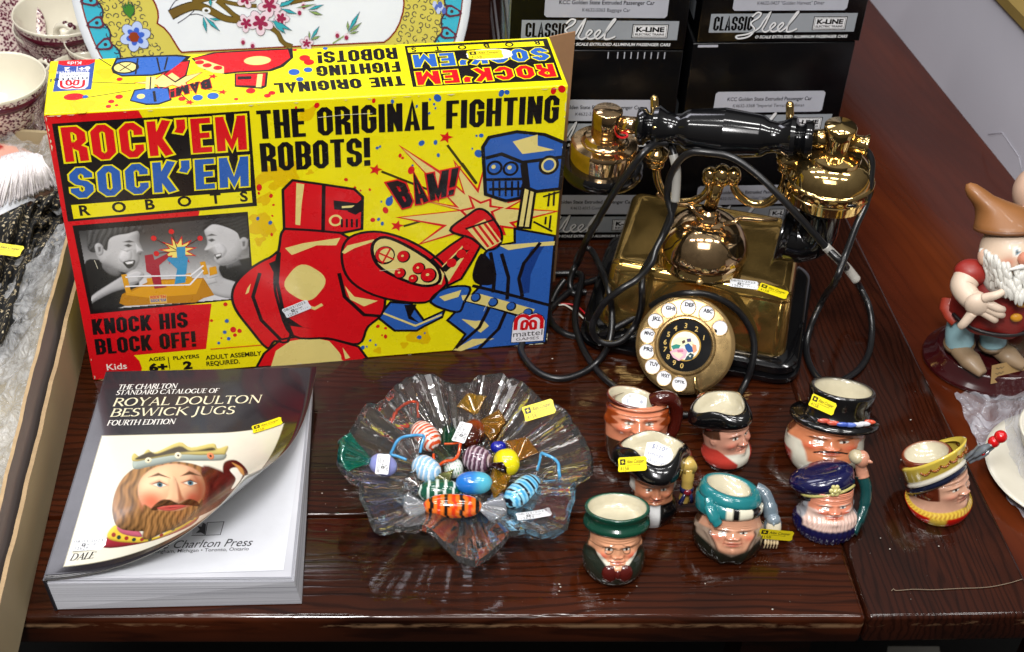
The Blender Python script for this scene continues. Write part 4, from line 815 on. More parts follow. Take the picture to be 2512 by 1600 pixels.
# art on the cover in (s, t) metres; sheets are bent with it
K6 = crop(80, 880, 2.397)
def inv(px, py):
    d = ray(px, py); best = None
    x = np.array([.5*BWd, .5*BLn])
    if True:
        q = P(px, py, BZ+.0008)-FL; x = np.array([q@bex, q@bey])
    for _ in range(40):      # Newton on the bent sheet
        def pr_(v): p = cover(v[0], v[1])-CO; z = p@FW; return np.array([PW/2+CAM_F*(p@RT)/z-px, PH/2-CAM_F*(p@UP)/z-py])
        r = pr_(x)
        if r@r < 1e-4: break
        Jm = np.stack([(pr_(x+np.array([1e-5, 0]))-r)/1e-5, (pr_(x+np.array([0, 1e-5]))-r)/1e-5], 1)
        x = x-np.clip(np.linalg.lstsq(Jm, r, rcond=None)[0], -.03, .03)
    return (float(np.clip(x[0], .001, BWd-.001)), float(np.clip(x[1], .001, BLn-.001)))
def S6(*pts): return [inv(*K6(*p)) for p in pts]
A = Art(); CRE = C('#c9c3a6')
def rline(s, p0, p1, h, col):
    a, b, c = S6(p0, p1, (p0[0], p0[1]-h)); roman(A, s, a[0], a[1], c[1]-a[1], col, 2, shear=.12, width=(b[0]-a[0])*.97, wt=.15)
rline('THE CHARLTON', (500, 182), (855, 182), 28, C('#d8d6d0')); rline('STANDARD CATALOGUE OF', (488, 214), (1105, 218), 26, C('#d8d6d0'))
rline('ROYAL DOULTON', (466, 280), (1365, 276), 46, C('#d6cfae')); rline('BESWICK JUGS', (450, 342), (1205, 342), 46, C('#d6cfae')); rline('FOURTH EDITION', (435, 394), (845, 396), 30, C('#d8d6d0'))
pic = S6((416, 456), (1290, 430), (1518, 380)) ; p0, p2 = pic[0], S6((180, 1222))[0]
sx0, sx1 = .5*(p0[0]+p2[0]), BWd-.018; ty1, ty0 = p0[1], p2[1]
A.rect(sx0-.0008, ty0-.0008, sx1+.0008, ty1+.0008, C('#8a8672'), 0); A.rect(sx0, ty0, sx1, ty1, C('#cfccbd'), 1)
def soft(p, n=4): return [tuple(q) for q in cat([(a, b) for a, b in p], n, True)]
def kp(pts, col, lay): A.poly(S6(*(soft(pts) if len(pts) > 4 else pts)), col, lay)
smp = [(x, y) for x in range(300, 1300, 90) for y in range(490, 1180, 80) if x+.9*(y-456) < 1560]; stp_ = np.array(S6(*smp)); sx_ = np.array(smp, float)/1000
bas = lambda x, y: np.stack([np.ones_like(x), x, y, x*x, x*y, y*y, x**3, x*x*y, x*y*y, y**3], -1)
cfit = np.linalg.lstsq(bas(sx_[:, 0], sx_[:, 1]), stp_, rcond=None)[0]
kx, ky = np.meshgrid(np.linspace(400, 1280, 230), np.linspace(500, 1125, 190))
HRc, HDc, SKc = C('#8a6238'), C('#4a3018'), C('#d0a07c'); rr_ = lambda cx, cy, rx, ry, n=12: [(cx+rx*math.cos(i*2*pi/n), cy+ry*math.sin(i*2*pi/n)) for i in range(n)]
KL = [
 ([(415, 1105), (430, 1040), (490, 990), (640, 1060), (800, 1060), (930, 985), (990, 920), (960, 1010), (760, 1085), (600, 1110)], C('#86202c'), 40, 4),
 ([(435, 1012), (490, 962), (560, 1020), (640, 1052), (740, 1062), (880, 962), (990, 905), (975, 955), (860, 1035), (690, 1096), (560, 1084), (450, 1052)], C('#c9ac34'), 26, 4),
 ]+[(rr_(x, y, 13, 15, 6), C('#22382e' if i % 2 else '#8a2a24'), 0, 3) for i, (x, y) in enumerate(((470, 1022), (500, 1040), (545, 1050), (590, 1066), (640, 1072), (690, 1080), (760, 1056), (830, 1016), (890, 975), (945, 950)))]+[
 ([(560, 955), (615, 1000), (635, 1052), (520, 1018), (490, 972)], C('#b0566a'), 30, 5),
 ([(1110, 650), (1125, 600), (1190, 586), (1245, 630), (1256, 690), (1205, 800), (1100, 900), (950, 945), (980, 860), (1080, 790), (1130, 700)], C('#40100f'), 40, 4), ([(1150, 640), (1195, 625), (1225, 665), (1190, 745), (1165, 755), (1185, 690)], C('#e2dfd4'), 0, 4), ([(1165, 600), (1220, 625), (1235, 670), (1215, 660), (1190, 625)], C('#c08a4a'), 8, 5),
 ([(475, 945), (468, 860), (500, 760), (560, 680), (640, 635), (740, 615), (900, 618), (1010, 640), (1090, 690), (1080, 800), (1050, 870), (960, 940), (820, 1010), (640, 1010), (560, 1000), (510, 985)], HRc, 90, 4, .12, .25),
 ([(990, 640), (1080, 640), (1135, 680), (1110, 790), (1060, 880), (960, 945), (930, 880), (1000, 800)], C('#4a1812'), 60, 8, .08, .3),
 ([(618, 800), (640, 710), (720, 650), (850, 628), (965, 655), (1005, 730), (990, 810), (950, 870), (880, 940), (760, 930), (670, 890)], SKc, 150, 5),
 ([(640, 740), (700, 690), (790, 680), (800, 740), (700, 780)], C('#e2bc98'), 0, 40), (rr_(690, 830, 52, 44), C('#c8694c'), 0, 40), (rr_(935, 815, 42, 40), C('#a84e38'), 0, 36),
 ([(930, 660), (1000, 720), (990, 820), (930, 900), (900, 860), (950, 780)], C('#8a4a32'), 0, 40),
 ([(800, 700), (840, 700), (868, 800), (880, 822), (830, 840), (775, 822), (790, 790)], C('#d8a884'), 30, 5), ([(848, 730), (868, 790), (885, 818), (850, 832)], C('#94583c'), 0, 10), ([(775, 822), (800, 832), (840, 836), (800, 842)], C('#7c4028'), 0, 6),
 ([(690, 735), (745, 715), (795, 738), (745, 752)], C('#9a644a'), 0, 10), ([(868, 722), (925, 700), (972, 718), (922, 740)], C('#8a5038'), 0, 10),
 ([(705, 740), (745, 724), (785, 740), (745, 752)], C('#dcd4c6'), 0, 3), (rr_(746, 738, 17, 13, 8), C('#3c6474'), 0, 3), (rr_(746, 738, 8, 7, 8), C('#0c1014'), 0, 2), ([(700, 738), (745, 720), (790, 740), (745, 727)], C('#40281c'), 0, 2),
 ([(882, 724), (922, 708), (960, 722), (922, 736)], C('#d0c8ba'), 0, 3), (rr_(922, 722, 17, 13, 8), C('#3c6474'), 0, 3), (rr_(922, 722, 8, 7, 8), C('#0c1014'), 0, 2), ([(878, 722), (922, 704), (964, 722), (922, 711)], C('#40281c'), 0, 2),
 ([(680, 702), (740, 676), (810, 702), (745, 692)], C('#5c3c20'), 6, 4), ([(866, 690), (920, 660), (985, 682), (925, 678)], C('#4c3018'), 6, 4),
 ([(645, 850), (700, 872), (760, 880), (860, 880), (950, 840), (992, 815), (975, 920), (880, 1000), (770, 1040), (690, 1078), (640, 1060), (650, 960)], HRc, 60, 8, .16, .12),
 ([(690, 870), (745, 822), (800, 818), (850, 838), (910, 812), (960, 828), (975, 860), (900, 850), (845, 862), (760, 856), (720, 880)], HDc, 14, 5, .2, 1.1),
 ([(725, 866), (790, 852), (860, 848), (895, 858), (830, 880), (770, 882)], C('#b04c44'), 10, 4), ([(730, 866), (800, 862), (890, 858), (800, 868)], C('#6a2420'), 0, 2),
 ([(592, 602), (620, 590), (860, 560), (1112, 545), (1120, 590), (990, 606), (860, 614), (700, 642), (602, 656)], C('#96a29c'), 34, 3),
 ([(585, 582), (600, 556), (640, 584), (680, 538), (725, 562), (870, 513), (940, 543), (1070, 516), (1092, 538), (1152, 520), (1132, 560), (1112, 566), (990, 578), (860, 582), (700, 600), (600, 610)], C('#b8a860'), 14, 3), ([(610, 588), (690, 556), (740, 570), (870, 535), (940, 560), (1060, 536), (1060, 552), (860, 572), (640, 600)], C('#3c3424'), 0, 6),
 ]+[(rr_(x, y, 20, 17, 8), C(c_), 8, 3) for x, y, c_ in ((685, 607, '#d8d0b0'), (862, 585, '#d8d0b8'), (1048, 578, '#c87850'))]+[(rr_(x, y, 7, 6, 6), C('#2c2418'), 0, 2) for x, y in ((685, 607), (862, 585), (1048, 578))]
kimg = soft_img(KL, kx, ky, C('#cfccbd')); kst = bas(kx/1000, ky/1000) @ cfit
a, b = S6((216, 1190), (352, 1184)); roman(A, 'DALE', a[0], a[1], .0068, C('#1a1a1c'), 3, shear=.2, width=b[0]-a[0], wt=.16)
A.build('cover_print', lambda s, t, l: tuple(cover(s, t, l)), M_cover, cov, .006)
V = []; nyk, nxk = kx.shape
for i in range(nyk):
    for j in range(nxk): s_c, t_c = kst[i, j]; V.append(cover(min(max(s_c, sx0), sx1), min(max(t_c, ty0), ty1), 3*LAY))
obj('cover_picture', V, [f for f in grid_faces(nyk, nxk) if kst[f[0]//nxk, f[0] % nxk, 0] < sx1-.0005], M_cover, cov, vc=kimg.reshape(-1, 3))
cs = inv(*K6(1382, 400)); o_ = cover(*cs, .0012); e_ = cover(cs[0]+.002, cs[1], .0012)-o_; f_ = cover(cs[0], cs[1]+.002, .0012)-o_
sticker('yellow', cov, o_, Vector(e_)+Vector(f_)*.22, f_, .0245, 0.05)
cs = inv(*K6(335, 1100)); o_ = cover(*cs, .0012); sticker('white', cov, o_, bex+bey*.04, bey, .0245)
bBR = P(772, 930, 0)
# pages: a skewed block of paper, the last sheets fanned a little
def blk(name, k0, k1, ins, mat):
    z0, z1 = .0004+BZ*k0, BZ*k1; V = []
    for z, k in ((z0, k0), (z1, k1)):
        fl, fr = bFL*(1-k)+FL*k, bFR*(1-k)+FR*k; L = bey*(BLn-.001)
        br = bBR*(1-k)+(BR-bex*.0015)*k
        for p in (fl+bex*.001+bey*ins, fr-bex*ins+bey*ins, br-bex*ins, fl+bex*.001+L): V.append((p[0], p[1], z))
    return V, [(3, 2, 1, 0), (4, 5, 6, 7), (0, 1, 5, 4), (1, 2, 6, 5), (2, 3, 7, 6), (3, 0, 4, 7)]
t = NT('page_edges'); w = t.n('ShaderNodeTexNoise'); w.inputs['Scale'].default_value = 60; w.inputs['Detail'].default_value = 4; t.l(t.co(sc=(.05, .05, 30)), w.inputs['Vector'])
cr_ = t.ramp(w.outputs[0], [(.32, C('#8f9098')), (.46, C('#a9aab2')), (.56, C('#c2c3ca'))]); t.l(cr_.outputs[0], t.b.inputs['Base Color']); t.set(Roughness=.8); t.bump(w.outputs[0], .25, .0006); M_edge = t.m
obj('page_block', *blk('page_block', 0.02, .9, .0008, None), M_edge, book, smooth=False)
obj('loose_pages', *join(*[blk('p', .905+.018*i, .918+.018*i, .0016+.0012*(i % 3), None) for i in range(5)]), M_edge, book, smooth=False)
sp = [bFL+np.array([-.0012, 0, .0003]), bFL+bey*(BLn-.001)+np.array([-.0012, 0, .0003]), BL+np.array([-.0012, 0, .0006]), FL+np.array([-.0012, 0, .0006])]; sp2 = [p+np.array([.0018, 0, 0]) for p in sp]
obj('spine', sp+sp2, [(0, 1, 2, 3), (7, 6, 5, 4), (0, 3, 7, 4), (1, 5, 6, 2), (3, 2, 6, 7), (0, 4, 5, 1)], plain('black_spine_card', C('#1d1b20'), .35, coat=.3), book, smooth=False)
A = Art(); PG = C('#c9cbd2')
zt = BZ*.998+.0002
pf = lambda u, v, l: tuple(FL+bex*u+bey*v+np.array([0, 0, zt-BZ+l]))
A.rect(.0015, .003, BWd-.0035, BLn-.002, PG, 0)
def pg(*pts): return [((P(*K6(*p), zt)-FL)@bex, (P(*K6(*p), zt)-FL)@bey) for p in pts]
INK = C('#2a2a30'); a, b = pg((700, 1152), (1262, 1152))
txt(A, 'The Charlton Press', a[0]-.006, a[1], .0078, INK, 1, shear=.3, bold=.005, width=b[0]-a[0]+.006); a, b = pg((672, 1178), (1252, 1182)); txt(A, 'Birmingham, Michigan \u2022 Toronto, Ontario', a[0]-.004, a[1], .0034, INK, 1, width=b[0]-a[0]+.004, bold=.01)
A.poly(pg((908, 1080), (985, 1086), (990, 1012), (910, 1005)), C('#a9abb2'), 1); A.poly(pg((993, 1086), (1070, 1088), (1088, 1012), (995, 1014)), C('#b4b6bc'), 1); A.line(pg((905, 1085), (985, 1088), (1075, 1090), (1090, 1012), (992, 1012), (988, 1086)), .0006, INK, 2)
A.poly(pg((985, 1085), (960, 1070), (930, 1072), (950, 1050), (935, 1030), (960, 1035), (965, 1010), (985, 1022)), INK, 3)
A.build('title_page', pf, M_page, book)
# the ghost of lettering through the page
# ------------------------------------------------------------------ brass desk telephone
def brass(name, col, rough, dirt=.5, met=1.0):
    t = NT(name); n = t.noise(35, 5, .65); n2 = t.noise(190, 4, .7)
    c = t.ramp(n.outputs[0], [(.28, tuple(x*.50 for x in col)), (.52, col), (.8, tuple(min(1, x*1.08) for x in col))]); t.l(c.outputs[0], t.b.inputs['Base Color'])
    s = t.math('ADD', t.math('MULTIPLY', n.outputs[0], dirt*.35), t.math('MULTIPLY', n2.outputs[0], dirt*.12)); t.l(t.math('ADD', s, rough, True), t.b.inputs['Roughness'])
    t.set(Metallic=met); t.bump(n.outputs[0], .04, .003)
    return t.m
M_brass = brass('polished_brass', C('#d4b478'), .03, .22, .985)
M_body = brass('worn_brass_body', C('#d2ac62'), .04, .20, .93)
M_rose = brass('rose_brass', C('#d8b68a'), .03, .26, .985)
M_dull = brass('dull_brass', C('#b89a68'), .12, .7, .8)
M_bake = plain('black_bakelite', C('#0a0a0c'), .14, var=.4, scale=30, coat=.5, rvar=.08)
M_cord = plain('black_rubber_cord', C('#121214'), .32, var=.5, scale=90, rvar=.1)
M_sleeve = NT('clear_sleeve'); M_sleeve.set(Base_Color=(.62, .60, .55, 1), Roughness=.2, Alpha=.45); M_sleeve = M_sleeve.m
M_ename = painted('white_enamel', .2, .4, .0, 60, .05)
phone = thing('telephone', 'old brass desk telephone with black handset, round dial and tangled black cords', 'telephone', (.165, 1.03, 0))
py_ = -.2; PX = np.array([math.cos(py_), math.sin(py_), 0]); PN = np.array([-math.sin(py_), math.cos(py_), 0])
pc = np.array([.1702, 1.052])
def rrect(hx, hy, r, n=7):
    L = []
    for sx, sy, a0 in ((1, -1, -90), (1, 1, 0), (-1, 1, 90), (-1, -1, 180)): L += arc(sx*(hx-r), sy*(hy-r), r, r, a0, a0+90, n)
    return L
def rr_loft(rows, cx, cy, yaw, n=7):
    rings = []
    for z, hx, hy, r, ox, oy in rows:
        rings.append(np.array([(cx+(x+ox)*math.cos(yaw)-(y+oy)*math.sin(yaw), cy+(x+ox)*math.sin(yaw)+(y+oy)*math.cos(yaw), z) for x, y in rrect(hx, hy, r, n)]))
    return loft(rings, True, True)
o = obj('base', *rr_loft([(.0003, .0955, .0765, .022, 0, 0), (.004, .0985, .0795, .022, 0, 0), (.0085, .0985, .0795, .022, 0, 0), (.0095, .0945, .0755, .02, 0, 0), (.0115, .0945, .0755, .02, 0, 0), (.013, .0965, .0775, .02, 0, 0), (.019, .0955, .0765, .02, 0, 0), (.0225, .0900, .071, .018, 0, 0), (.0225, .05, .05, .01, 0, 0)], *pc, py_), M_bake, phone); autosmooth(o, 35)
# body: walls lean in a little, rolled front edge
R_ = []
for z, hx, hy, r, oy in [(.0215, .0835, .066, .012, 0), (.03, .083, .0655, .012, 0), (.072, .0795, .0585, .010, .004)]: R_.append((z, hx, hy, r, 0, oy))
for a in range(0, 91, 15): R_.append((.072+.011*math.sin(math.radians(a)), .0795-.009*(1-math.cos(math.radians(a))), .0585-.009*(1-math.cos(math.radians(a))), .010-.004*a/90, 0, .004))
R_ += [(.0828, .0688, .0478, .005, 0, .004), (.0822, .067, .046, .005, 0, .004), (.0822, .03, .03, .004, 0, .004)]
o = obj('body', *rr_loft(R_, *pc, py_), M_body, phone); autosmooth(o, 50)
ZT = .0824
bf = P(1723, 672, .095); bc = np.array([bf[0]+.003, bf[1]+.0375, 0]); HS = np.array([bc[0], bc[1], 0])
XF[0] = Matrix.Translation(Vector(bc))
obj('bell_mount', *lathe([(.037, ZT), (.0365, .087), (.034, .0905), (.033, .095)], 48), M_brass, phone)
bell = obj('bell', *lathe([(.0355, .0935), (.0385, .0930), (.0390, .0945), (.0387, .0985), (.0370, .1050), (.0335, .1120), (.0285, .1185), (.0215, .1238), (.0135, .1268), (.006, .1278), (.0, .1279)], 64), M_rose, phone)
obj('collar', *lathe([(.0105, .1262), (.0112, .128), (.0105, .1295), (.0095, .1305), (.0098, .1335), (.0088, .1350), (.0066, .1362), (.0062, .1372)], 32), M_rose, phone)
noframe()
def H(px, py, off=0.0):
    """point of the upright plane through the cradle, moved off towards the back"""
    return PP(px, py, HS+PN*off, PN)
K7 = crop(1280, 200, 2.6174); K8 = crop(1280, 560, 2.6174); K9 = crop(1440, 640, 4.261)
def h7(x, y, off=0.0): return H(*K7(x, y), off)
top = h7(1283, 605)
colb = np.array([bc[0], bc[1], .1365])
obj('column', *tube([colb, colb*.6+top*.4, top], [.0058, .0052, .0050], 20), M_brass, phone)
for k in range(8):
    a = k*pi/4; d = np.array([math.cos(a), math.sin(a), 0])*.005
balls = [ball(h7(1283, 605), (.0088, .0088, .0105)), ball(h7(1207, 608), (.0068, .007, .0088)), ball(h7(1358, 608), (.0068, .007, .0088))]
obj('column_head', *join(*balls), M_brass, phone)
for side, pts, bl_, pf, pb in ((-1, [(1207, 640), (1200, 690), (1160, 740), (1090, 768), (1000, 772), (930, 740), (885, 670), (866, 590), (866, 500)], (864, 475), [(862, 460), (860, 400), (860, 340), (858, 298)], [(862, 460), (855, 330), (852, 200), (851, 112)]),
                              (1, [(1358, 640), (1368, 690), (1410, 745), (1470, 780), (1550, 785), (1620, 750), (1672, 680), (1696, 600), (1704, 540)], (1712, 505), [(1716, 495), (1724, 460), (1727, 425)], [(1716, 500), (1720, 400), (1722, 260), (1721, 152)])):
    obj('cradle_arm', *tube(cat([h7(*p) for p in pts], 8), .0036, 14), M_brass, phone)
    c = h7(*bl_); XF[0] = Matrix.Translation(Vector(c))
    obj('arm_knob', *lathe([(.004, -.0125), (.0075, -.0095), (.008, -.006), (.0068, -.004), (.0095, -.002), (.0108, .002), (.0095, .0055), (.005, .0085), (.0038, .0105)], 28), M_brass, phone); noframe()
    f = [h7(*p, off) for p, off in zip(pf, np.linspace(0, -.013, len(pf)))]; g_ = [h7(*p, off) for p, off in zip(pb, np.linspace(0, .016, len(pb)))]
    obj('cradle_prong', *join(tube(cat(f, 6), .0034, 12), ball(f[-1], .0034, 12, 8), tube(cat(g_, 6), .0034, 12), ball(g_[-1], .0034, 12, 8)), M_brass, phone)
# little arms beside the bell collar
obj('stay', *tube(cat([h7(870, 710, .004), h7(960, 780, .0), h7(1080, 800, -.006), h7(1130, 850, -.008), h7(1190, 880, -.006)], 6), .0026, 10, True, .8), M_rose, phone)
obj('stay', *tube(cat([h7(1300, 915, -.008), h7(1370, 900, -.008), h7(1400, 880, -.004), h7(1540, 890, .0), h7(1640, 885, .004)], 6), .0026, 10, True, .8), M_rose, phone)
# handset
hl, hr = h7(745, 285), h7(1872, 378); dv = (hr-hl); hlen = np.linalg.norm(dv)
prof = [(.0125, 0), (.0140, .003), (.0140, .008), (.0105, .012), (.0098, .016), (.0158, .020), (.0165, .025), (.0125, .034), (.0112, .042), (.0122, .050), (.0152, .0565), (.0158, .062), (.0185, .10)]
prof = [(r, z*hlen/.2) for r, z in prof]; full = prof+[(r, hlen-z) for r, z in reversed(prof)]
full = [(r*1.12, z) for r, z in full]
hs = obj('handset_grip', *xform(lathe([(1e-5, 0)]+full+[(1e-5, hlen)], 40), axis(hl, hr)), M_bake, phone); autosmooth(hs, 45)
eu = h7(550, 205); ed = h7(543, 330)
er_ = h7(545, 305); 
obj('ear_tube', *tube([hl-dv*.10, hl+dv*.01], .0074, 20), M_rose, phone)
XF[0] = Matrix.Translation(Vector(h7(546, 262))) @ Matrix.Diagonal((1, 1, .66, 1))
obj('ear_hub', *lathe([(.0, .0185), (.0115, .0185), (.0125, .017), (.0126, -.014), (.0122, -.0145), (.0122, -.019)], 32), M_rose, phone)
ez = h7(546, 262)[2]
er = obj('ear_drum', *lathe([(.011, -.018), (.0165, -.0205), (.0172, -.0235), (.0185, -.026), (.0200, -.0265), (.0205, -.0285), (.0275, -.0300), (.0285, -.032), (.0288, -.036), (.0290, -.062), (.0290, -.066)], 48), M_rose, phone)
autosmooth(er, 40)
autosmooth(obj('ear_cap', *lathe([(.0285, -.058), (.0335, -.0585), (.0356, -.063), (.0356, -.070), (.0330, -.077), (.0260, -.082), (.0, -.083)], 48), M_bake, phone), 50); noframe()
obj('ear_wire', *tube(cat([h7(605, 345, -.004), h7(640, 362, -.010), h7(675, 355, -.012), h7(672, 335, -.010), h7(640, 330, -.006)], 6), .0010, 8), plain('red_wire', C('#b3141e'), .4), phone)
mc = h7(2030, 380); XF[0] = Matrix.Translation(Vector(mc)) @ Matrix.Diagonal((1.08, 1.08, .76, 1))
obj('mouth_hub', *lathe([(.0, .0215), (.0010, .0210), (.0112, .0195), (.0122, .0175), (.0118, .006), (.0106, -.004), (.0112, -.0135)], 36), M_brass, phone)
md = obj('mouth_drum', *lathe([(.0105, -.0115), (.0155, -.0135), (.0200, -.0160), (.0205, -.0185), (.0205, -.0215), (.0235, -.0235), (.0275, -.0285), (.0305, -.0355), (.0320, -.0430), (.0335, -.0440), (.0340, -.0455), (.0335, -.0470), (.0337, -.0550), (.0343, -.0555), (.0343, -.0570), (.0337, -.0575), (.0337, -.0670), (.0320, -.0690), (.0, -.0695)], 56), M_brass, phone); autosmooth(md, 40); noframe()
obj('mouth_tube', *join(tube([hr-dv*.01, mc-PX*.006+np.array([0, 0, .002])], .0078, 20), tube([mc+PX*.008, mc+PX*.020, mc+PX*.0215, mc+PX*.024], [.0072, .0072, .0080, .0095], 20)), M_brass, phone)
ss = PP(*K7(2100, 800), HS-PN*.031, PN)
obj('drum_slot', *tube([ss-PX*.006-np.array([0, 0, .001]), ss+PX*.006+np.array([0, 0, .0015])], .0014, 8), M_bake, phone)
hp = cat([h7(1925, 800), h7(1905, 900), h7(1870, 985), h7(1790, 1010), h7(1720, 1000), h7(1670, 985), h7(1652, 980)], 6)
obj('horn', *tube(hp, np.concatenate([np.linspace(.0165, .0195, 14), np.linspace(.0195, .0215, 13), np.linspace(.0225, .0285, len(hp)-27)]), 36), M_bake, phone)
# dial, facing up at the camera
DC = P(1681, 848, .047); dn = Vector((-.13, -.80, .62)).normalized(); DU = Vector((0, 0, 1)); DU = (DU-dn*DU.dot(dn)).normalized(); DX = DU.cross(dn); DU, DX, dn_ = np.array(DU), np.array(DX), np.array(dn)
MD = Matrix(((DX[0], DU[0], dn_[0], DC[0]), (DX[1], DU[1], dn_[1], DC[1]), (DX[2], DU[2], dn_[2], DC[2]), (0, 0, 0, 1)))
XF[0] = MD
obj('dial_housing', *lathe([(.022, -.036), (.030, -.020), (.0385, -.0125), (.0412, -.011), (.0424, -.009), (.0424, -.0045), (.0412, -.003), (.0400, -.0026), (.02, -.0026)], 64), M_dull, phone)
fp_ = obj('finger_plate', *lathe([(.0402, -.0022), (.0408, -.0012), (.0402, -.0002), (.0385, .0004), (.0262, .0010), (.0258, .0022), (.0248, .0032), (.0236, .0033), (.0226, .0022), (.0222, .0012)], 72), M_dull, phone); autosmooth(fp_, 45)
def duv(x, y): q = PP(*K9(x, y), DC, dn_)-DC; return float(q@DX), float(q@DU)
obj('dial_card', *lathe([(.0222, .0010), (.0, .0010)], 48), M_bake, phone)
A = Art(); noframe()
dm = lambda u, v, l: tuple(DC+DX*u+DU*v+dn_*(l+.0010))
GOLD = C('#c4a55c')
A.disc(0, 0, .0133, .0133, C('#a98535'), 0, 40); A.disc(0, 0, .0120, .0120, C('#e8e4d2'), 1, 36)
def dp(pts, col, lay): A.poly([duv(*p) for p in pts], col, lay)
cu_, cv_ = duv(1012, 905)
for p in [((900, 830), (960, 800), (1040, 800), (1110, 850), (1130, 900), (1100, 880), (990, 900), (900, 920))]: dp(p, C('#dfe0b8'), 2)
dp([(880, 890), (930, 870), (980, 880), (960, 920), (900, 930)], C('#2c8274'), 3); dp([(865, 950), (920, 920), (1000, 910), (1050, 940), (1030, 1010), (960, 1045), (900, 1010)], C('#d9a6b4'), 3); dp([(880, 960), (960, 950), (1010, 980), (960, 1030)], C('#e6c9b4'), 4); dp([(940, 930), (1000, 925), (1010, 950), (950, 960)], C('#c0708c'), 4)
dp([(1020, 880), (1060, 860), (1100, 900), (1110, 950), (1060, 960), (1030, 920)], C('#1f4f86'), 4); dp([(990, 840), (1020, 825), (1030, 850), (1000, 870)], C('#4a3430'), 4); dp([(1040, 815), (1085, 810), (1090, 845), (1050, 850)], C('#50466a'), 4); dp([(1100, 870), (1140, 880), (1150, 940), (1110, 970)], C('#e0906c'), 3); dp([(1040, 1000), (1080, 960), (1120, 980), (1100, 1030), (1020, 1040)], C('#203a44'), 4); dp([(1060, 990), (1090, 985), (1080, 1010)], C('#e0e0d0'), 5)
for s, x, y in (('1', 1183, 818), ('2', 1118, 752), ('3', 1032, 722), ('4', 940, 728), ('5', 862, 772), ('6', 815, 845), ('7', 805, 925), ('8', 832, 1010), ('9', 900, 1082), ('0', 988, 1115)):
    u, v = duv(x, y); k = math.hypot(u, v); u, v = u*.0172/k, v*.0172/k; txt(A, s, u, v-.0022, .0044, GOLD, 2, 'C', .015)
holes = [('ABC', 1230, 580), ('', 1362, 715), ('DEF', 1055, 525), ('GHI', 868, 540), ('JKL', 718, 632), ('MNO', 622, 778), ('PRS', 603, 950), ('TUV', 662, 1118), ('WXY', 790, 1248), ('OPTR.', 962, 1315)]
A.build('dial_print', dm, M_ename, phone)
XF[0] = MD; rims = []; B = Art()
for s, x, y in holes:
    u, v = duv(x, y); k = math.hypot(u, v); u, v = u*.0329/k, v*.0329/k
    rims.append(xform(loft([ring(.0066, .0006), ring(.0071, .0016), ring(.0064, .0018), ring(.0062, .0008)]), Matrix.Translation((u, v, 0))))
    B.disc(u, v, .0062, .0062, C('#dcdde4'), 2, 24)
    if s: txt(B, s, u+(.0008 if len(s) < 4 else 0), v+.0006, .0033 if len(s) < 4 else .0024, C('#0c0c10'), 3, 'C', .035, width=.0078 if len(s) < 4 else .0088)
    else: B.poly([(u-.0045, v-.0012), (u-.0022, v-.0022), (u-.0016, v-.0045), (u-.0036, v-.0042)], C('#15151a'), 3)
obj('hole_rims', *join(*rims), M_dull, phone); noframe()
B.build('letter_discs', lambda u, v, l: tuple(DC+DX*u+DU*v+dn_*(l*2+.0006)), M_ename, phone)
st = [duv(*p) for p in ((1130, 1215), (1135, 1290), (1160, 1360), (1215, 1405))]
obj('finger_stop', *tube(cat([DC+DX*u+DU*v+dn_*h for (u, v), h in zip(st, (.003, .0035, .003, .0005))], 6), np.linspace(.0012, .0030, 19), 10, True, .5), M_brass, phone)
sc = PP(*K9(1178, 222), DC, dn_); scp = P(*K9(1178, 222), .086); XF[0] = Matrix.Translation(Vector(scp)) @ Matrix.Rotation(.9, 4, 'X')
obj('screw', *lathe([(.0028, -.002), (.0028, .0006), (.0022, .0012), (.0, .0013)], 16), M_dull, phone); noframe()
z5 = .0832; q0, q1, q2 = P(*K9(1500, 240), z5), P(*K9(1800, 225), z5), P(*K9(1520, 190), z5)
s0 = P(*K9(1640, 245), z5); sticker('white', phone, s0, np.array([1, -.10, 0]), (0, 1, 0), .0245)
s1 = P(*K9(1945, 325), z5); sticker('yellow', phone, s1+np.array([0, 0, .0008]), np.array([.93, -.36, -.05]), (.2, 1, 0), .0255)
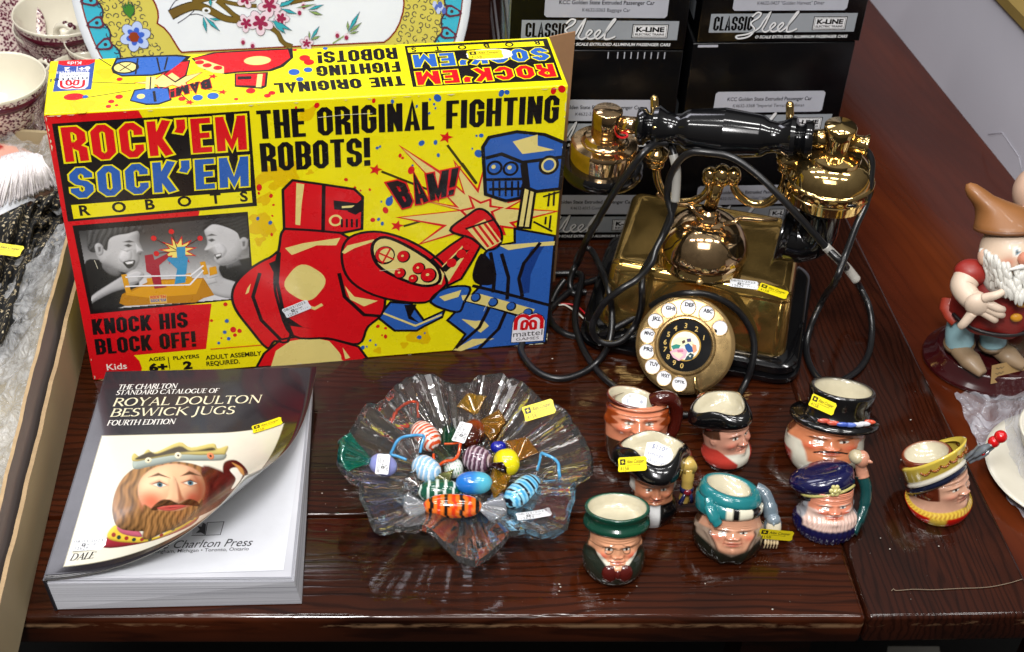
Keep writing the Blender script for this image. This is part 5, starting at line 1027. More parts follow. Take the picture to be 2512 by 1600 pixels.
# cords: stretches traced over the phone and along the table
def cord(pts, r=.0030, name='cord', mat=None):
    Q = []
    for p in pts:
        K, x, y, mode, val = p; a, b = K(x, y); Q.append(P(a, b, val) if mode == 'z' else H(a, b, val))
    return obj(name, *tube(cat(Q, 7), r, 10), mat or M_cord, phone)
Kc = crop(1240, 560, 3.834)
cord([(K7, 935, 395, 'h', -.010), (K7, 860, 400, 'h', -.016), (K7, 790, 450, 'h', -.030), (K7, 700, 560, 'h', -.036), (K7, 600, 700, 'h', -.036), (K7, 500, 870, 'h', -.034), (K7, 410, 1030, 'h', -.030), (Kc, 690, 300, 'z', .030), (Kc, 640, 390, 'z', .020), (Kc, 610, 480, 'z', .012), (Kc, 612, 560, 'z', .006), (Kc, 640, 610, 'z', .004), (Kc, 720, 600, 'z', .004), (Kc, 760, 600, 'z', .004)])
cord([(K7, 925, 395, 'h', .004), (K7, 965, 440, 'h', -.006), (K7, 992, 560, 'h', -.014), (K7, 985, 760, 'h', -.020), (K7, 945, 890, 'h', -.026), (K7, 900, 1000, 'h', -.034), (K7, 860, 1080, 'h', -.042), (K7, 830, 1170, 'h', -.050), (K7, 740, 1270, 'h', -.058), (K8, 640, 390, 'h', -.066), (K8, 540, 470, 'z', .072), (K8, 480, 560, 'z', .054), (K8, 452, 640, 'z', .042), (K8, 480, 710, 'z', .030), (K8, 560, 742, 'z', .026), (K8, 650, 715, 'z', .028), (K8, 730, 620, 'z', .036), (K8, 768, 500, 'z', .060), (K8, 772, 400, 'z', .080), (K8, 775, 290, 'h', -.044), (K7, 800, 1180, 'h', -.044), (K7, 880, 1040, 'h', -.036), (K7, 960, 880, 'h', -.026), (K7, 935, 740, 'h', -.018), (K7, 950, 620, 'h', -.018), (K7, 1010, 510, 'h', -.020), (K7, 1095, 455, 'h', -.022), (K7, 1220, 460, 'h', -.022), (K7, 1350, 487, 'h', -.024), (K7, 1490, 580, 'h', -.028), (K7, 1630, 710, 'h', -.034), (K7, 1790, 880, 'h', -.038), (K7, 1950, 1060, 'h', -.038), (K7, 2090, 1200, 'h', -.036), (K8, 2150, 340, 'z', .040), (K8, 2228, 500, 'z', .022), (K8, 2248, 650, 'z', .008), (K8, 2228, 800, 'z', .003), (K8, 2170, 900, 'z', .003), (K8, 2090, 960, 'z', .003), (K8, 1990, 1010, 'z', .003)])
for pts in ([(K7, 972, 470, 'h', -.0085), (K7, 992, 560, 'h', -.014), (K7, 992, 660, 'h', -.017), (K7, 984, 770, 'h', -.021)], [(K7, 1950, 1060, 'h', -.038), (K7, 2020, 1130, 'h', -.038), (K7, 2090, 1200, 'h', -.036), (K7, 2150, 1275, 'h', -.034)]): cord(pts, .0039, 'cord_sleeve', M_sleeve)
cord([(K7, 2170, 430, 'h', .0), (K7, 2215, 450, 'h', .002), (K7, 2245, 510, 'h', .0), (K7, 2242, 600, 'h', -.004), (K7, 2212, 780, 'h', -.014), (K7, 2150, 920, 'h', -.026), (K7, 2080, 1110, 'h', -.040), (K7, 2010, 1290, 'h', -.052), (K8, 1950, 430, 'z', .045), (K8, 1870, 590, 'z', .020), (K8, 1828, 740, 'z', .004), (K8, 1840, 850, 'z', .003), (K8, 1890, 945, 'z', .003), (K8, 1960, 1010, 'z', .003)])
cord([(K8, 830, 500, 'z', .055), (K8, 920, 450, 'z', .068), (K8, 1060, 418, 'z', .0815), (K8, 1220, 434, 'z', .080), (K8, 1370, 515, 'z', .068), (K8, 1465, 640, 'z', .050), (K8, 1493, 760, 'z', .036), (K8, 1478, 880, 'z', .022), (K8, 1440, 985, 'z', .008), (K8, 1385, 1080, 'z', .003), (K8, 1300, 1150, 'z', .003), (K8, 1140, 1195, 'z', .003), (K8, 960, 1190, 'z', .003), (K8, 760, 1130, 'z', .003), (K8, 590, 1010, 'z', .003), (K8, 500, 930, 'z', .003), (K8, 430, 840, 'z', .003), (K8, 375, 730, 'z', .004), (K8, 342, 600, 'z', .008), (K8, 352, 480, 'z', .010), (K8, 375, 380, 'z', .011), (K8, 385, 310, 'z', .008), (K8, 350, 290, 'z', .005), (K8, 200, 295, 'z', .003), (K8, 100, 330, 'z', .003)])
cord([(Kc, 660, 330, 'z', .016), (Kc, 690, 250, 'z', .022), (Kc, 730, 200, 'z', .028), (Kc, 775, 190, 'z', .030), (Kc, 815, 220, 'z', .030), (Kc, 870, 320, 'z', .036), (Kc, 930, 460, 'z', .058), (Kc, 975, 600, 'z', .058), (Kc, 1000, 760, 'z', .042), (Kc, 1000, 920, 'z', .032), (Kc, 975, 1080, 'z', .022), (Kc, 920, 1190, 'z', .012), (Kc, 830, 1290, 'z', .004), (Kc, 700, 1370, 'z', .0022), (Kc, 540, 1415, 'z', .0022), (Kc, 380, 1390, 'z', .0022), (Kc, 250, 1310, 'z', .0022), (Kc, 170, 1210, 'z', .0022), (Kc, 145, 1130, 'z', .0022), (Kc, 180, 1040, 'z', .0022)])
cord([(Kc, 890, 470, 'z', .004), (Kc, 800, 500, 'z', .004), (Kc, 700, 530, 'z', .004), (Kc, 560, 630, 'z', .004), (Kc, 440, 740, 'z', .003), (Kc, 410, 820, 'z', .0022), (Kc, 450, 910, 'z', .0022), (Kc, 540, 980, 'z', .0022), (Kc, 640, 1015, 'z', .0022), (Kc, 800, 1020, 'z', .006), (Kc, 960, 970, 'z', .024), (Kc, 1100, 900, 'z', .030), (Kc, 1230, 830, 'z', .034)], .0030)
cord([(Kc, 560, 480, 'z', .018), (Kc, 500, 560, 'z', .012), (Kc, 455, 640, 'z', .007), (Kc, 430, 700, 'z', .004)])
for c, pts in (('#b3141e', [(Kc, 520, 712, 'z', .0012), (Kc, 580, 712, 'z', .0016), (Kc, 640, 722, 'z', .0016), (Kc, 700, 755, 'z', .002), (Kc, 750, 805, 'z', .002)]), ('#c8c4ba', [(Kc, 500, 725, 'z', .0012), (Kc, 560, 722, 'z', .0016), (Kc, 640, 770, 'z', .0016), (Kc, 690, 805, 'z', .002), (Kc, 735, 850, 'z', .002)])):
    cord(pts, .0008, 'bare_wire', plain('wire_'+('red' if c[1] == 'b' else 'white'), C(c), .4))
# ------------------------------------------------------------------ character jugs
M_glaze = painted('painted_glaze', .16, .6, .03, 120, .08, crough=.04)
K_ = crop(1400, 880, 2.645)
GRP = 'small character jugs on the dark table'
def sm(x, a, b): t = np.clip((x-a)/(b-a), 0, 1); return t*t*(3-2*t)
def ga(x, c, s): return np.exp(-((x-c)/s)**2)
def lerpc(c, k, col): return c*(1-k[..., None])+np.array(col)*k[..., None]
def head(parent, prof, zc, zb, fw, o, name='head', res=(150, 120)):
    """prof: (z, rx, ry, oy) from base to hat; zc chin, zb brow top, fw half width of the face; o: look"""
    na, nz = res; a = np.linspace(-pi, pi, na, endpoint=False); a = a-.45*np.sin(a)*1.0 if False else a+.0; a = np.sign(a)*pi*(np.abs(a)/pi)**1.35
    P_ = np.array(prof, float); tz = np.linspace(0, 1, nz)**.95; zz = P_[0, 0]+(P_[-1, 0]-P_[0, 0])*tz
    z2 = np.repeat(zz[:, None], na, 1); cum = cat(P_, 10); cum = cum[np.argsort(cum[:, 0])]; g = lambda k: np.interp(zz, cum[:, 0], cum[:, k])
    rx, ry, oy = g(1), g(2), g(3); Z = (zz-zc)/(zb-zc); fh = zb-zc
    AA, ZZ = np.meshgrid(a, Z); RX = rx[:, None]; RY = ry[:, None]; X = RX*np.sin(AA)/fw; front = sm(np.cos(AA), .0, .35); aX = np.abs(X)
    s = o.get('carve', 1.0); ns = o.get('nose', 1.0)
    d = np.zeros_like(AA)
    nb = np.where(ZZ > .44, np.clip((.92-ZZ)/.48, 0, 1)**1.2, np.clip((ZZ-.35)/.09, 0, 1)); nw = .11+.10*np.clip((.8-ZZ)/.4, 0, 1)
    d += .19*ns*np.exp(-(X/nw)**2)*nb + .07*ns*ga(aX, .16, .09)*ga(ZZ, .43, .055)
    d += -.085*s*ga(aX, .40, .20)*ga(ZZ, .70, .085) + .045*s*ga(aX, .41, .12)*ga(ZZ, .68, .045) + .060*s*ga(aX, .40, .30)*ga(ZZ, .83, .06)
    d += .085*s*o.get('cheek', 1)*ga(aX, .62, .26)*ga(ZZ, .45, .15) - .035*s*ga(aX-.30-.35*(.45-ZZ), 0, .06)*sm(ZZ, .12, .25)*sm(ZZ, .55, .42)
    d += .045*s*ga(X, 0, .30)*(ga(ZZ, .285, .035)+1.1*ga(ZZ, .215, .04)) - .03*s*ga(X, 0, .34)*ga(ZZ, .25, .012) + .08*s*o.get('chin', 1)*ga(X, 0, .24)*ga(ZZ, .07, .08) - .03*s*ga(X, 0, .25)*ga(ZZ, .15, .03)
    d += .02*s*np.sin(ZZ*60)*ga(aX, .25, .4)*sm(ZZ, .88, .95)*o.get('wrinkle', .5)
    d *= front*sm(ZZ, -.12, .02)*sm(ZZ, 1.12, 1.0)
    ear = o.get('ear', 1.0)*.10*ga(np.abs(AA), 1.35, .13)*ga(ZZ, .60, .14) - o.get('ear', 1.0)*.05*ga(np.abs(AA), 1.33, .05)*ga(ZZ, .60, .07); d += ear
    if 'disp' in o: d += o['disp'](AA, X, ZZ, z2)
    d = d*fh; R_ = 1+d/np.maximum(RX, 1e-4)
    x = RX*np.sin(AA)*R_; y = oy[:, None]-RY*np.cos(AA)*R_
    V = np.stack([x, y, np.repeat(zz[:, None], na, 1)], -1)
    sk = np.array(o.get('skin', C('#c98a66'))); c = np.ones(AA.shape+(3,))*sk
    c = lerpc(c, .55*ga(aX, .62, .24)*ga(ZZ, .45, .12)*front*o.get('blush', 1), C('#c2402e')); c = lerpc(c, .30*ga(X, 0, .2)*ga(ZZ, .45, .08)*front, C('#c4523a'))
    c = lerpc(c, .35*ga(aX, .40, .16)*ga(ZZ, .755, .03)*front, C('#7a4030')); c = lerpc(c, .5*ga(aX-.30-.35*(.45-ZZ), 0, .04)*sm(ZZ, .12, .25)*sm(ZZ, .55, .42)*front, C('#8c4630'))
    def el(cx, cz, rx_, rz): return sm(((aX-cx)/rx_)**2+((ZZ-cz)/rz)**2, 1.15, .85)*front
    c = lerpc(c, el(.41, .685, .165, .048), C('#d9d2c6')); ix = o.get('look', 0.0)
    c = lerpc(c, sm(((aX-.41-ix*np.sign(X))/.062)**2+((ZZ-.683)/.046)**2, 1.2, .8)*front, o.get('iris', C('#3a2a22'))); c = lerpc(c, sm(((aX-.41-ix*np.sign(X))/.03)**2+((ZZ-.683)/.022)**2, 1.2, .8)*front, C('#0a0808'))
    c = lerpc(c, .9*ga(ZZ, .728-.25*(aX-.41)**2, .012)*sm(aX, .22, .26)*sm(aX, .62, .57)*front, C('#2c1812')); c = lerpc(c, .5*ga(ZZ, .640+.2*(aX-.41)**2, .010)*sm(aX, .25, .29)*sm(aX, .6, .55)*front, C('#6a3426'))
    bt = o.get('brow_tilt', .0); c = lerpc(c, .95*ga(ZZ, .845-.55*(aX-.40)**2+bt*(aX-.4), o.get('brow', .028))*sm(aX, .14, .2)*sm(aX, .74, .66)*front, o.get('browc', C('#3c2018')))
    c = lerpc(c, .9*ga(X, 0, .27)**1.0*(ga(ZZ, .285-.0*aX+.10*aX**2, .02)+ga(ZZ, .215+.22*aX**2, .022)).clip(0, 1)*front, o.get('lip', C('#a83c34'))); c = lerpc(c, ga(ZZ, .25+.18*aX**2, .010)*sm(aX, .36, .30)*front, C('#5a1a16'))
    c = lerpc(c, .6*ga(aX, .09, .035)*ga(ZZ, .385, .015)*front, C('#5c2a1e'))
    if 'hair' in o: c = lerpc(c, sm(np.abs(AA), o.get('haira', 1.15)-.04, o.get('haira', 1.15)+.04)*sm(ZZ, o.get('hairz', .2)-.03, o.get('hairz', .2)+.03), o['hair'])
    if 'paint' in o: c = o['paint'](c, AA, X, ZZ, z2, front)
    V = V.reshape(-1, 3); F = grid_faces(nz, na, True); F.append(tuple(range(na-1, -1, -1)))
    return obj(name, V, F, M_glaze, parent, vc=c.reshape(-1, 3))
def loftc(name, rings, cols, parent, mat=None):
    V, F = loft(rings); n = len(rings[0]); vc = np.concatenate([np.asarray(c if np.ndim(c) == 2 else [c]*n, float) for c in cols])
    return obj(name, V, F, mat or M_glaze, parent, vc=vc)
def solid(name, m, col, parent, mat=None): return obj(name, m[0], m[1], mat or M_glaze, parent, vc=[col]*len(m[0]))
LZ = .007
def lean(th):
    def f(V):
        V = np.array(V, float); z = V[:, 2]; k = th*sm(z, .001, .016); y0, z0 = .004, LZ; dy, dz = V[:, 1]-y0, z-z0; c_, s_ = np.cos(k), np.sin(k)
        V[:, 1] = y0+dy*c_+np.maximum(dz, -LZ)*s_*(z > .001); V[:, 2] = np.maximum(z0+dz*c_-dy*s_*(z > .001), np.minimum(z, .0005)); return V
    return f
def place(front, r, rim, yaw, th=.25):
    """base front and rim centre as seen; the upper part of the jug leans back by th"""
    f = P(*(K_(*front) if not isinstance(front[0], str) else front[1]), 0); rp = K_(*rim) if not isinstance(rim[0], str) else rim[1]
    c = f+np.array([0, r, 0]); XF[0] = Matrix.Translation(Vector(c)) @ Matrix.Rotation(yaw, 4, 'Z'); DEF[0] = lean(th); zt = .05
    for _ in range(12):
        w = XF[0] @ Vector(DEF[0](np.array([[0, 0, zt]]))[0]); d = np.array(w)-CO; py__ = PH/2-CAM_F*(d@UP)/(d@FW); zt += (py__-rp[1])/2300.
    return c, zt, 0.0
def J(p): return XF[0] @ Vector(DEF[0](np.array([p]))[0])
def jug(label, c): return thing('character_jug', label, 'jug', c, GRP)
def stk(kind, parent, pts3, size, **k):
    """sticker by centre and two edge points in jug space"""
    q = Vector(pts3[0]); c = J(q); ux = (J(q+Vector(pts3[1])*.002)-c); uy = (J(q+Vector(pts3[2])*.002)-c); s = XF[0].copy(); d_ = DEF[0]; XF[0] = Matrix.Identity(4); DEF[0] = None; sticker(kind, parent, c, ux, uy, size, lift=.0010, **k); XF[0] = s; DEF[0] = d_
CREAM, BLACK, SKIN = C('#bdb59c'), C('#08080a'), C('#cf9470')
DKG = C('#0d3a2c')
def rings_of(prof, n=64, f=None, cx=0, cy=0): return [ring(r, z, cx=cx, cy=cy, n=n, f=f, tilt=tl) for r, z, tl in prof]
# --- 1: green hat, spectacles, maroon bow tie
c, zt, dx = place((270, 1475), .0180, (312, 960), .10, .32); t = jug('green-hatted jug with round spectacles and maroon bow tie, nearest the table edge', c)
zh = zt-.0155; coat, shirt = C('#20261e'), C('#d8d4c4')
def paint1(c, A_, X, Z, z, fr):
    k = sm(z, .0155+.0125*np.abs(np.sin(A_/2))**.8*1.6, .0140+.0125*np.abs(np.sin(A_/2))**.8*1.6); sh = sm(np.abs(X), .30+.85*(Z+.15), .22+.85*(Z+.15))
    v = sm(np.abs(X)-.10-1.05*(Z+.05), -.05, .05)*sm(Z, .55, .45); c = lerpc(c, v, shirt); c = lerpc(c, sm(np.abs(X)-.34-1.0*(Z+.05), -.05, .05)*sm(Z, .62, .5), coat)
    c = lerpc(c, sm(Z, .02, -.06)*sm(np.abs(X), .18, .25), coat); c = lerpc(c, sm(Z, -.1, -.18), coat)
    d = np.hypot((np.abs(X)-.40)/1.0, (Z-.69)*1.1); c = lerpc(c, ga(d, .175, .02)*fr, C('#4a3a2a')); c = lerpc(c, ga(Z, .74, .012)*sm(np.abs(X), .24, .2)*fr, C('#4a3a2a')); return lerpc(c, ga(Z, .74, .012)*sm(np.abs(X), .56, .6)*fr, C('#4a3a2a'))
head(t, [(0, .0185, .018, 0), (.001, .0200, .0195, 0), (.008, .0235, .0235, 0), (.016, .0235, .023, 0), (.022, .0205, .020, 0), (.030, .0198, .0205, -.001), (.038, .0205, .0208, -.001), (zh, .0205, .0205, -.001), (zh+.004, .0205, .0205, 0)], .0125, zh-.003, .0165, dict(skin=C('#d69a76'), blush=1.5, hair=C('#5c4028'), haira=1.3, hairz=.55, cheek=1.5, nose=.8, brow=.014, brow_tilt=-.34, paint=paint1))
loftc('hat', rings_of([(.0200, zh, 0), (.0238, zh+.0004, 0), (.0252, zh+.0028, 0), (.0246, zh+.0054, 0), (.0228, zh+.0066, 0), (.0222, zh+.0085, 0), (.0230, zh+.0115, 0), (.0244, zh+.0142, 0), (.0240, zh+.0156, 0), (.0222, zh+.0157, 0), (.0212, zh+.0145, 0), (.0200, zh+.010, 0), (.0190, zh+.0066, 0), (.015, zh+.0055, 0), (1e-5, zh+.0052, 0)], 64, lambda a: .96+.035*math.exp(-(min(a, 2*pi-a)/.28)**2)-.05*math.cos(2*a), cx=.001), [DKG]*9+[C('#1c5040')]+[CREAM]*5, t)
solid('bow_tie', join(ball((-.0055, -.0222, .0115), (.0062, .0035, .0046)), ball((.0055, -.0222, .0115), (.0062, .0035, .0046)), ball((0, -.0238, .0115), .0026)), C('#4a120e'), t)
noframe()
# --- 2: black tricorn, white wig, scroll handle
c, zt, dx = place((515, 1100), .0180, (540, 575), .12, .30); t = jug('black tricorn jug with scroll handle and paper tag inside, behind the green-hatted jug', c); zh = zt-.018
def paint2(c, A_, X, Z, z, fr):
    c = lerpc(c, sm(Z, .06, -.02), BLACK); c = lerpc(c, sm(Z, .06, -.02)*sm(np.abs(X), .34, .24), C('#c8c8c8')); c = lerpc(c, sm(np.abs(A_), 1.0, 1.15)*sm(Z, .5, .35), BLACK); return c
head(t, [(0, .0185, .018, 0), (.001, .0195, .0185, 0), (.008, .0215, .020, 0), (.014, .0190, .018, 0), (.020, .0170, .0185, -.001), (.034, .0180, .0195, -.001), (zh, .0188, .0195, 0), (zh+.005, .018, .018, 0)], .016, zh-.003, .0145, dict(skin=C('#b97a5a'), hair=C('#b4b0a8'), haira=1.05, hairz=.45, blush=.4, nose=1.1, brow=.016, brow_tilt=-.18, paint=paint2))
tri = lambda r, z, k, zk, n=72, cx=0.0, cy=.0: np.stack([(lambda a, f: cx+r*np.sin(a)*f)(np.arange(n)*2*pi/n, 1+k*np.cos(3*(np.arange(n)*2*pi/n))), (lambda a, f: cy-r*np.cos(a)*f)(np.arange(n)*2*pi/n, 1+k*np.cos(3*(np.arange(n)*2*pi/n))), z+zk*np.cos(3*np.arange(n)*2*pi/n)], 1)
loftc('tricorn_hat', [tri(r, z, k, zk, cy=cy) for r, z, k, zk, cy in [(.0185, zh, 0, 0, 0), (.0265, zh+.001, .10, -.0005, -.001), (.0300, zh+.006, .16, -.002, -.001), (.0292, zh+.012, .16, -.003, 0), (.0262, zh+.0175, .13, -.003, 0), (.0238, zh+.0190, .12, -.003, 0), (.0224, zh+.0185, .12, -.003, 0), (.0205, zh+.012, .10, -.002, 0), (.0185, zh+.0075, .03, 0, 0), (1e-5, zh+.006, 0, 0, 0)]], [BLACK]*6+[CREAM]*4, t)
YS = C('#b89a4e')
solid('handle', join(tube(cat([(.0262, -.002, .012), (.0268, -.006, .022), (.0265, -.008, .033), (.0262, -.008, .043)], 6), [.0045]*6+[.0047]*6+[.0052]*7, 14), tube([(.0262, -.0125, .0455), (.0262, -.003, .0455)], .0062, 18)), YS, t)
solid('ribbon', join(xform(loft([ring(.0052, -.0022), ring(.0056, 0), ring(.0052, .0022)], True, True), Matrix.Translation((.0267, -.0065, .0235))), tube([(.0245, -.0115, .022), (.0215, -.010, .013)], [.0012, .002], 8), tube([(.029, -.0115, .022), (.0305, -.010, .014)], [.0012, .002], 8)), C('#1c2048'), t)
solid('seal', ball((.0263, -.0125, .0235), (.0032, .0016, .0026)), C('#6a1420'), t)
stk('yellow', t, [(-.0205, -.0235, zh+.0165), (.85, -.48, .30), (.25, .45, .85)], .024)
pt = J((.003, -.004, zh+.013)); rot = XF[0].to_3x3(); noframe()
tg = thing('price_tag', 'white handwritten paper tag standing inside the black tricorn jug', 'tag', pt); A = Art(); INKB = C('#28407a')
TGP = C('#dcdcda'); A.poly([(-.0115, -.0105), (.0115, -.0105), (.0125, .004), (.009, .0085), (-.004, .0112), (-.0125, .008)], TGP, 0)
txt(A, '$110', -.0075, .0045, .0042, INKB, 1, shear=.1); txt(A, '00', .0036, .006, .0024, INKB, 1); A.rect(.0038, .0048, .0072, .0051, INKB, 1); txt(A, 'George', -.0095, -.0015, .0034, INKB, 1, shear=.15); txt(A, 'Washington', -.0085, -.0075, .0034, INKB, 1, shear=.15, sx=.85)
tn = Vector((.05, -.62, .78)).normalized(); tx = Vector((.97, -.2, -.1)); tx = (tx-tn*tx.dot(tn)).normalized(); ty = tn.cross(tx)
A.build('tag_card', lambda u, v, l: tuple(pt+tx*(u*.9)+ty*(v*.9)+tn*l), M_label, tg)
# --- 3: ruddy red-browed face, brown handle
c, zt, dx = place((410, 735), .0200, (335, 245), .02, .40); t = jug('ruddy-faced jug with brown loop handle and open cream top, beside the telephone dial', c); zh = zt-.004; BRN = C('#3e100a')
def paint3(c, A_, X, Z, z, fr):
    k = sm(np.abs(X)+.12*np.sin(Z*22), .86, 1.0)*sm(Z, .35, .5); c = lerpc(c, k, C('#8a3a14')); c = lerpc(c, sm(Z, .02, -.05), C('#3a2418')); return lerpc(c, sm(np.abs(A_), 1.25, 1.4), C('#6a2a12'))
head(t, [(0, .020, .0195, 0), (.001, .0215, .021, 0), (.010, .0245, .0235, 0), (.022, .0258, .024, 0), (.036, .0262, .0245, 0), (.046, .0252, .0238, .001), (zh-.004, .0215, .0205, .002), (zh, .0185, .0185, .003)], .020, zh-.004, .0205, dict(skin=C('#c97e5e'), browc=C('#8a3410'), brow=.04, brow_tilt=-.12, blush=.8, wrinkle=2.2, nose=1.3, cheek=1.4, iris=C('#7a6a58'), paint=paint3))
sl = lambda r, z, n=64: np.stack([-.004+1.02*r*np.sin(np.arange(n)*2*pi/n), .003-.92*r*np.cos(np.arange(n)*2*pi/n), z+.003*np.sin(np.arange(n)*2*pi/n)*-1+.002*np.cos(np.arange(n)*2*pi/n)*-1], 1)
loftc('rim', [sl(.0185, zh-.004), sl(.0212, zh-.001), sl(.0215, zh+.0012), sl(.0203, zh+.0026), sl(.0190, zh+.0020), sl(.0178, zh-.004), sl(.0165, zh-.014), sl(1e-5, zh-.015)], [BRN]*3+[C('#6a2a16')]+[CREAM]*4, t)
solid('handle', tube(cat([(.012, -.002, zh+.001), (.018, -.004, zh+.0045), (.026, -.002, zh+.004), (.0315, .001, zh-.004), (.0325, .003, zh-.016), (.0300, .003, zh-.027), (.0245, .002, zh-.031)], 8), np.concatenate([np.linspace(.0066, .0058, 20), np.linspace(.0058, .0048, 29)]), 18), BRN, t)
pt3 = J((-.003, .006, zh-.003)); noframe()
tg = thing('price_tag', 'white card tag with blue marks standing inside the ruddy-faced jug', 'tag', pt3); A = Art()
A.poly([(-.010, -.010), (.0125, -.010), (.0130, .004), (.008, .0065), (.002, .0080), (-.004, .0080), (-.008, .006), (-.0115, .002)], C('#dcdee2'), 0); A.disc(-.0035, .0055, .0013, .0013, C('#8a8e92'), 1, 14); A.disc(-.0035, .0055, .0009, .0009, C('#c8c8c4'), 2, 14)
txt(A, 'm', -.0062, -.001, .0036, INKB, 1, fn=lambda a, b: (-.0045-(b+.001)*.9, -.001+(a+.0062)*.9)); txt(A, '*', .006, -.004, .006, INKB, 1)
tn3 = Vector((.0, -.75, .66)).normalized(); tx3 = Vector((1, .03, 0)).normalized(); ty3 = tn3.cross(tx3)
A.build('tag_card', lambda u, v, l: tuple(pt3+tx3*(u*.85)+ty3*(v*.85)+tn3*l), M_label, tg)
# --- 4: soldier in profile, black cocked hat, red coat
c, zt, dx = place((1010, 738), .0170, (1005, 300), .70, .32); t = jug('black cocked hat jug with red collar, its face turned towards the last two jugs', c); zh = zt-.014
REDC = C('#b23a30')
def paint4(c, A_, X, Z, z, fr):
    c = lerpc(c, sm(Z, .10+.12*np.abs(X)*.5, .02+.12*np.abs(X)*.5), shirt); c = lerpc(c, sm(np.abs(A_)-.30-2.0*(Z+.15).clip(0, 2), -.05, .05)*sm(Z, .35, .25), REDC)
    return lerpc(c, sm(z, .0062, .005), BLACK)
head(t, [(0, .0175, .017, 0), (.001, .0188, .018, 0), (.008, .0210, .0205, 0), (.013, .0192, .019, 0), (.018, .0180, .0185, -.001), (.030, .0186, .0200, -.0015), (zh, .0182, .0195, -.001), (zh+.005, .0165, .017, 0)], .0115, zh-.001, .0150, dict(skin=C('#c58e78'), hair=C('#4a2e20'), haira=1.0, hairz=.72, blush=.9, nose=1.0, brow=.018, paint=paint4))
loftc('cocked_hat', [tri(r, z, k, zk, cy=cy) for r, z, k, zk, cy in [(.0170, zh, 0, 0, 0), (.0225, zh+.001, .10, 0, 0), (.0252, zh+.006, .15, -.001, 0), (.0245, zh+.011, .15, -.002, 0), (.0222, zh+.0150, .12, -.002, .001), (.0204, zh+.0158, .12, -.002, .001), (.0192, zh+.0150, .12, -.002, .001), (.0178, zh+.010, .08, -.001, 0), (.0165, zh+.0068, 0, 0, 0), (1e-5, zh+.006, 0, 0, 0)]], [BLACK]*6+[CREAM]*4, t)
solid('handle', tube(cat([(.004, .0245, zh+.011), (.004, .0295, zh+.007), (.004, .0305, zh-.004), (.004, .027, zh-.013), (.003, .020, zh-.016)], 6), .0036, 12), C('#8a4428'), t)
solid('plume', tube(cat([(.002, .0225, zh+.014), (.003, .027, zh+.011), (.003, .029, zh+.004)], 5), [.0012]*11, 8), C('#b0a04c'), t); noframe()
# --- 5: big black brimmed hat, moustache, white ruff
c, zt, dx = place((1650, 770), .0245, (1785, 190), .02, .34); t = jug('largest jug, black brimmed hat with red and blue ribbon, moustache and white ruff', c); zh = zt-.030; cxh = .0095
def paint5(c, A_, X, Z, z, fr):
    m_ = ga(Z, .335-.26*np.abs(X)**1.6, .035)*sm(np.abs(X), .62, .5)*fr; c = lerpc(c, sm(m_, .3, .6), C('#100c0c')); c = lerpc(c, .9*ga(X, 0, .16)*ga(Z, .1, .06)*fr, C('#5a4438'))
    ru = sm(np.abs(X)-.72-.35*(Z).clip(0, 2), -.05, .05)*sm(Z, .62, .5); c = lerpc(c, ru, C('#c8c4b4')); c = lerpc(c, sm(Z, .0, -.08), C('#c8c4b4')); return lerpc(c, sm(np.abs(A_), 1.0, 1.2)*sm(Z, .1, .0), C('#9a3428'))
head(t, [(0, .026, .0245, 0), (.001, .0285, .027, 0), (.010, .0325, .030, 0), (.022, .0315, .0275, .001), (.032, .0265, .0255, 0), (.046, .0262, .0262, -.001), (zh, .0258, .026, 0), (zh+.006, .025, .025, 0)], .011, zh-.001, .0255, dict(skin=C('#bd7450'), hair=C('#6a3a24'), haira=1.35, hairz=.55, blush=1.0, nose=1.25, brow=.026, brow_tilt=.02, browc=C('#1c1412'), paint=paint5))
br = lambda r, z, tl=.05, ry=.86, n=72, k=1.0: np.stack([cxh*k+r*np.sin(np.arange(n)*2*pi/n), -ry*r*np.cos(np.arange(n)*2*pi/n), z+tl*r*np.sin(np.arange(n)*2*pi/n)*-1], 1)
loftc('hat', [br(.0245, zh, k=.2), br(.0345, zh+.001, .06, k=.5), br(.0372, zh+.003, .07, k=.6), br(.0365, zh+.0055, .07, k=.6), br(.0300, zh+.0065, .06, k=.7), br(.0268, zh+.009, .05, k=.8), br(.0262, zh+.020, .06, k=.95), br(.0272, zh+.028, .07), br(.0264, zh+.0305, .07), br(.0240, zh+.0305, .07), br(.0225, zh+.028, .07), br(.0215, zh+.014, .04), br(.020, zh+.0085, 0, k=.8), br(1e-5, zh+.0075, 0, k=.8)], [BLACK]*9+[C('#38342c')]+[CREAM]*4, t)
rb_ = []
for k, (aa, col) in enumerate([(-.55, '#c0503e'), (-.28, '#c0503e'), (-.02, '#3c54a8'), (.18, '#5a72c0'), (.42, '#c9c9cf'), (.66, '#c9c9cf'), (.92, '#d2553c')]):
    solid('ribbon', ball((cxh*.75+.0290*math.sin(aa), -.0262*math.cos(aa), zh+.0095-.0016*math.sin(aa)), (.0056, .0017, .0021), 14, 8), C(col), t)
stk('yellow', t, [(cxh-.0195, -.0200, zh+.0235), (.70, -.56, -.10), (.28, .22, .9)], .0225); ptg = J((cxh-.008, .004, zh+.016)); noframe()
tg = thing('price_tag', 'folded cream paper slip inside the largest jug', 'tag', ptg); A = Art(); A.poly([(-.008, -.008), (.006, -.008), (.004, .006), (-.001, .008)], C('#c9c2ac'), 0); A.build('tag_card', lambda u, v, l: tuple(ptg+Vector((u, -.3*v, v*.9))+Vector((0, -l, l))), M_label, tg)
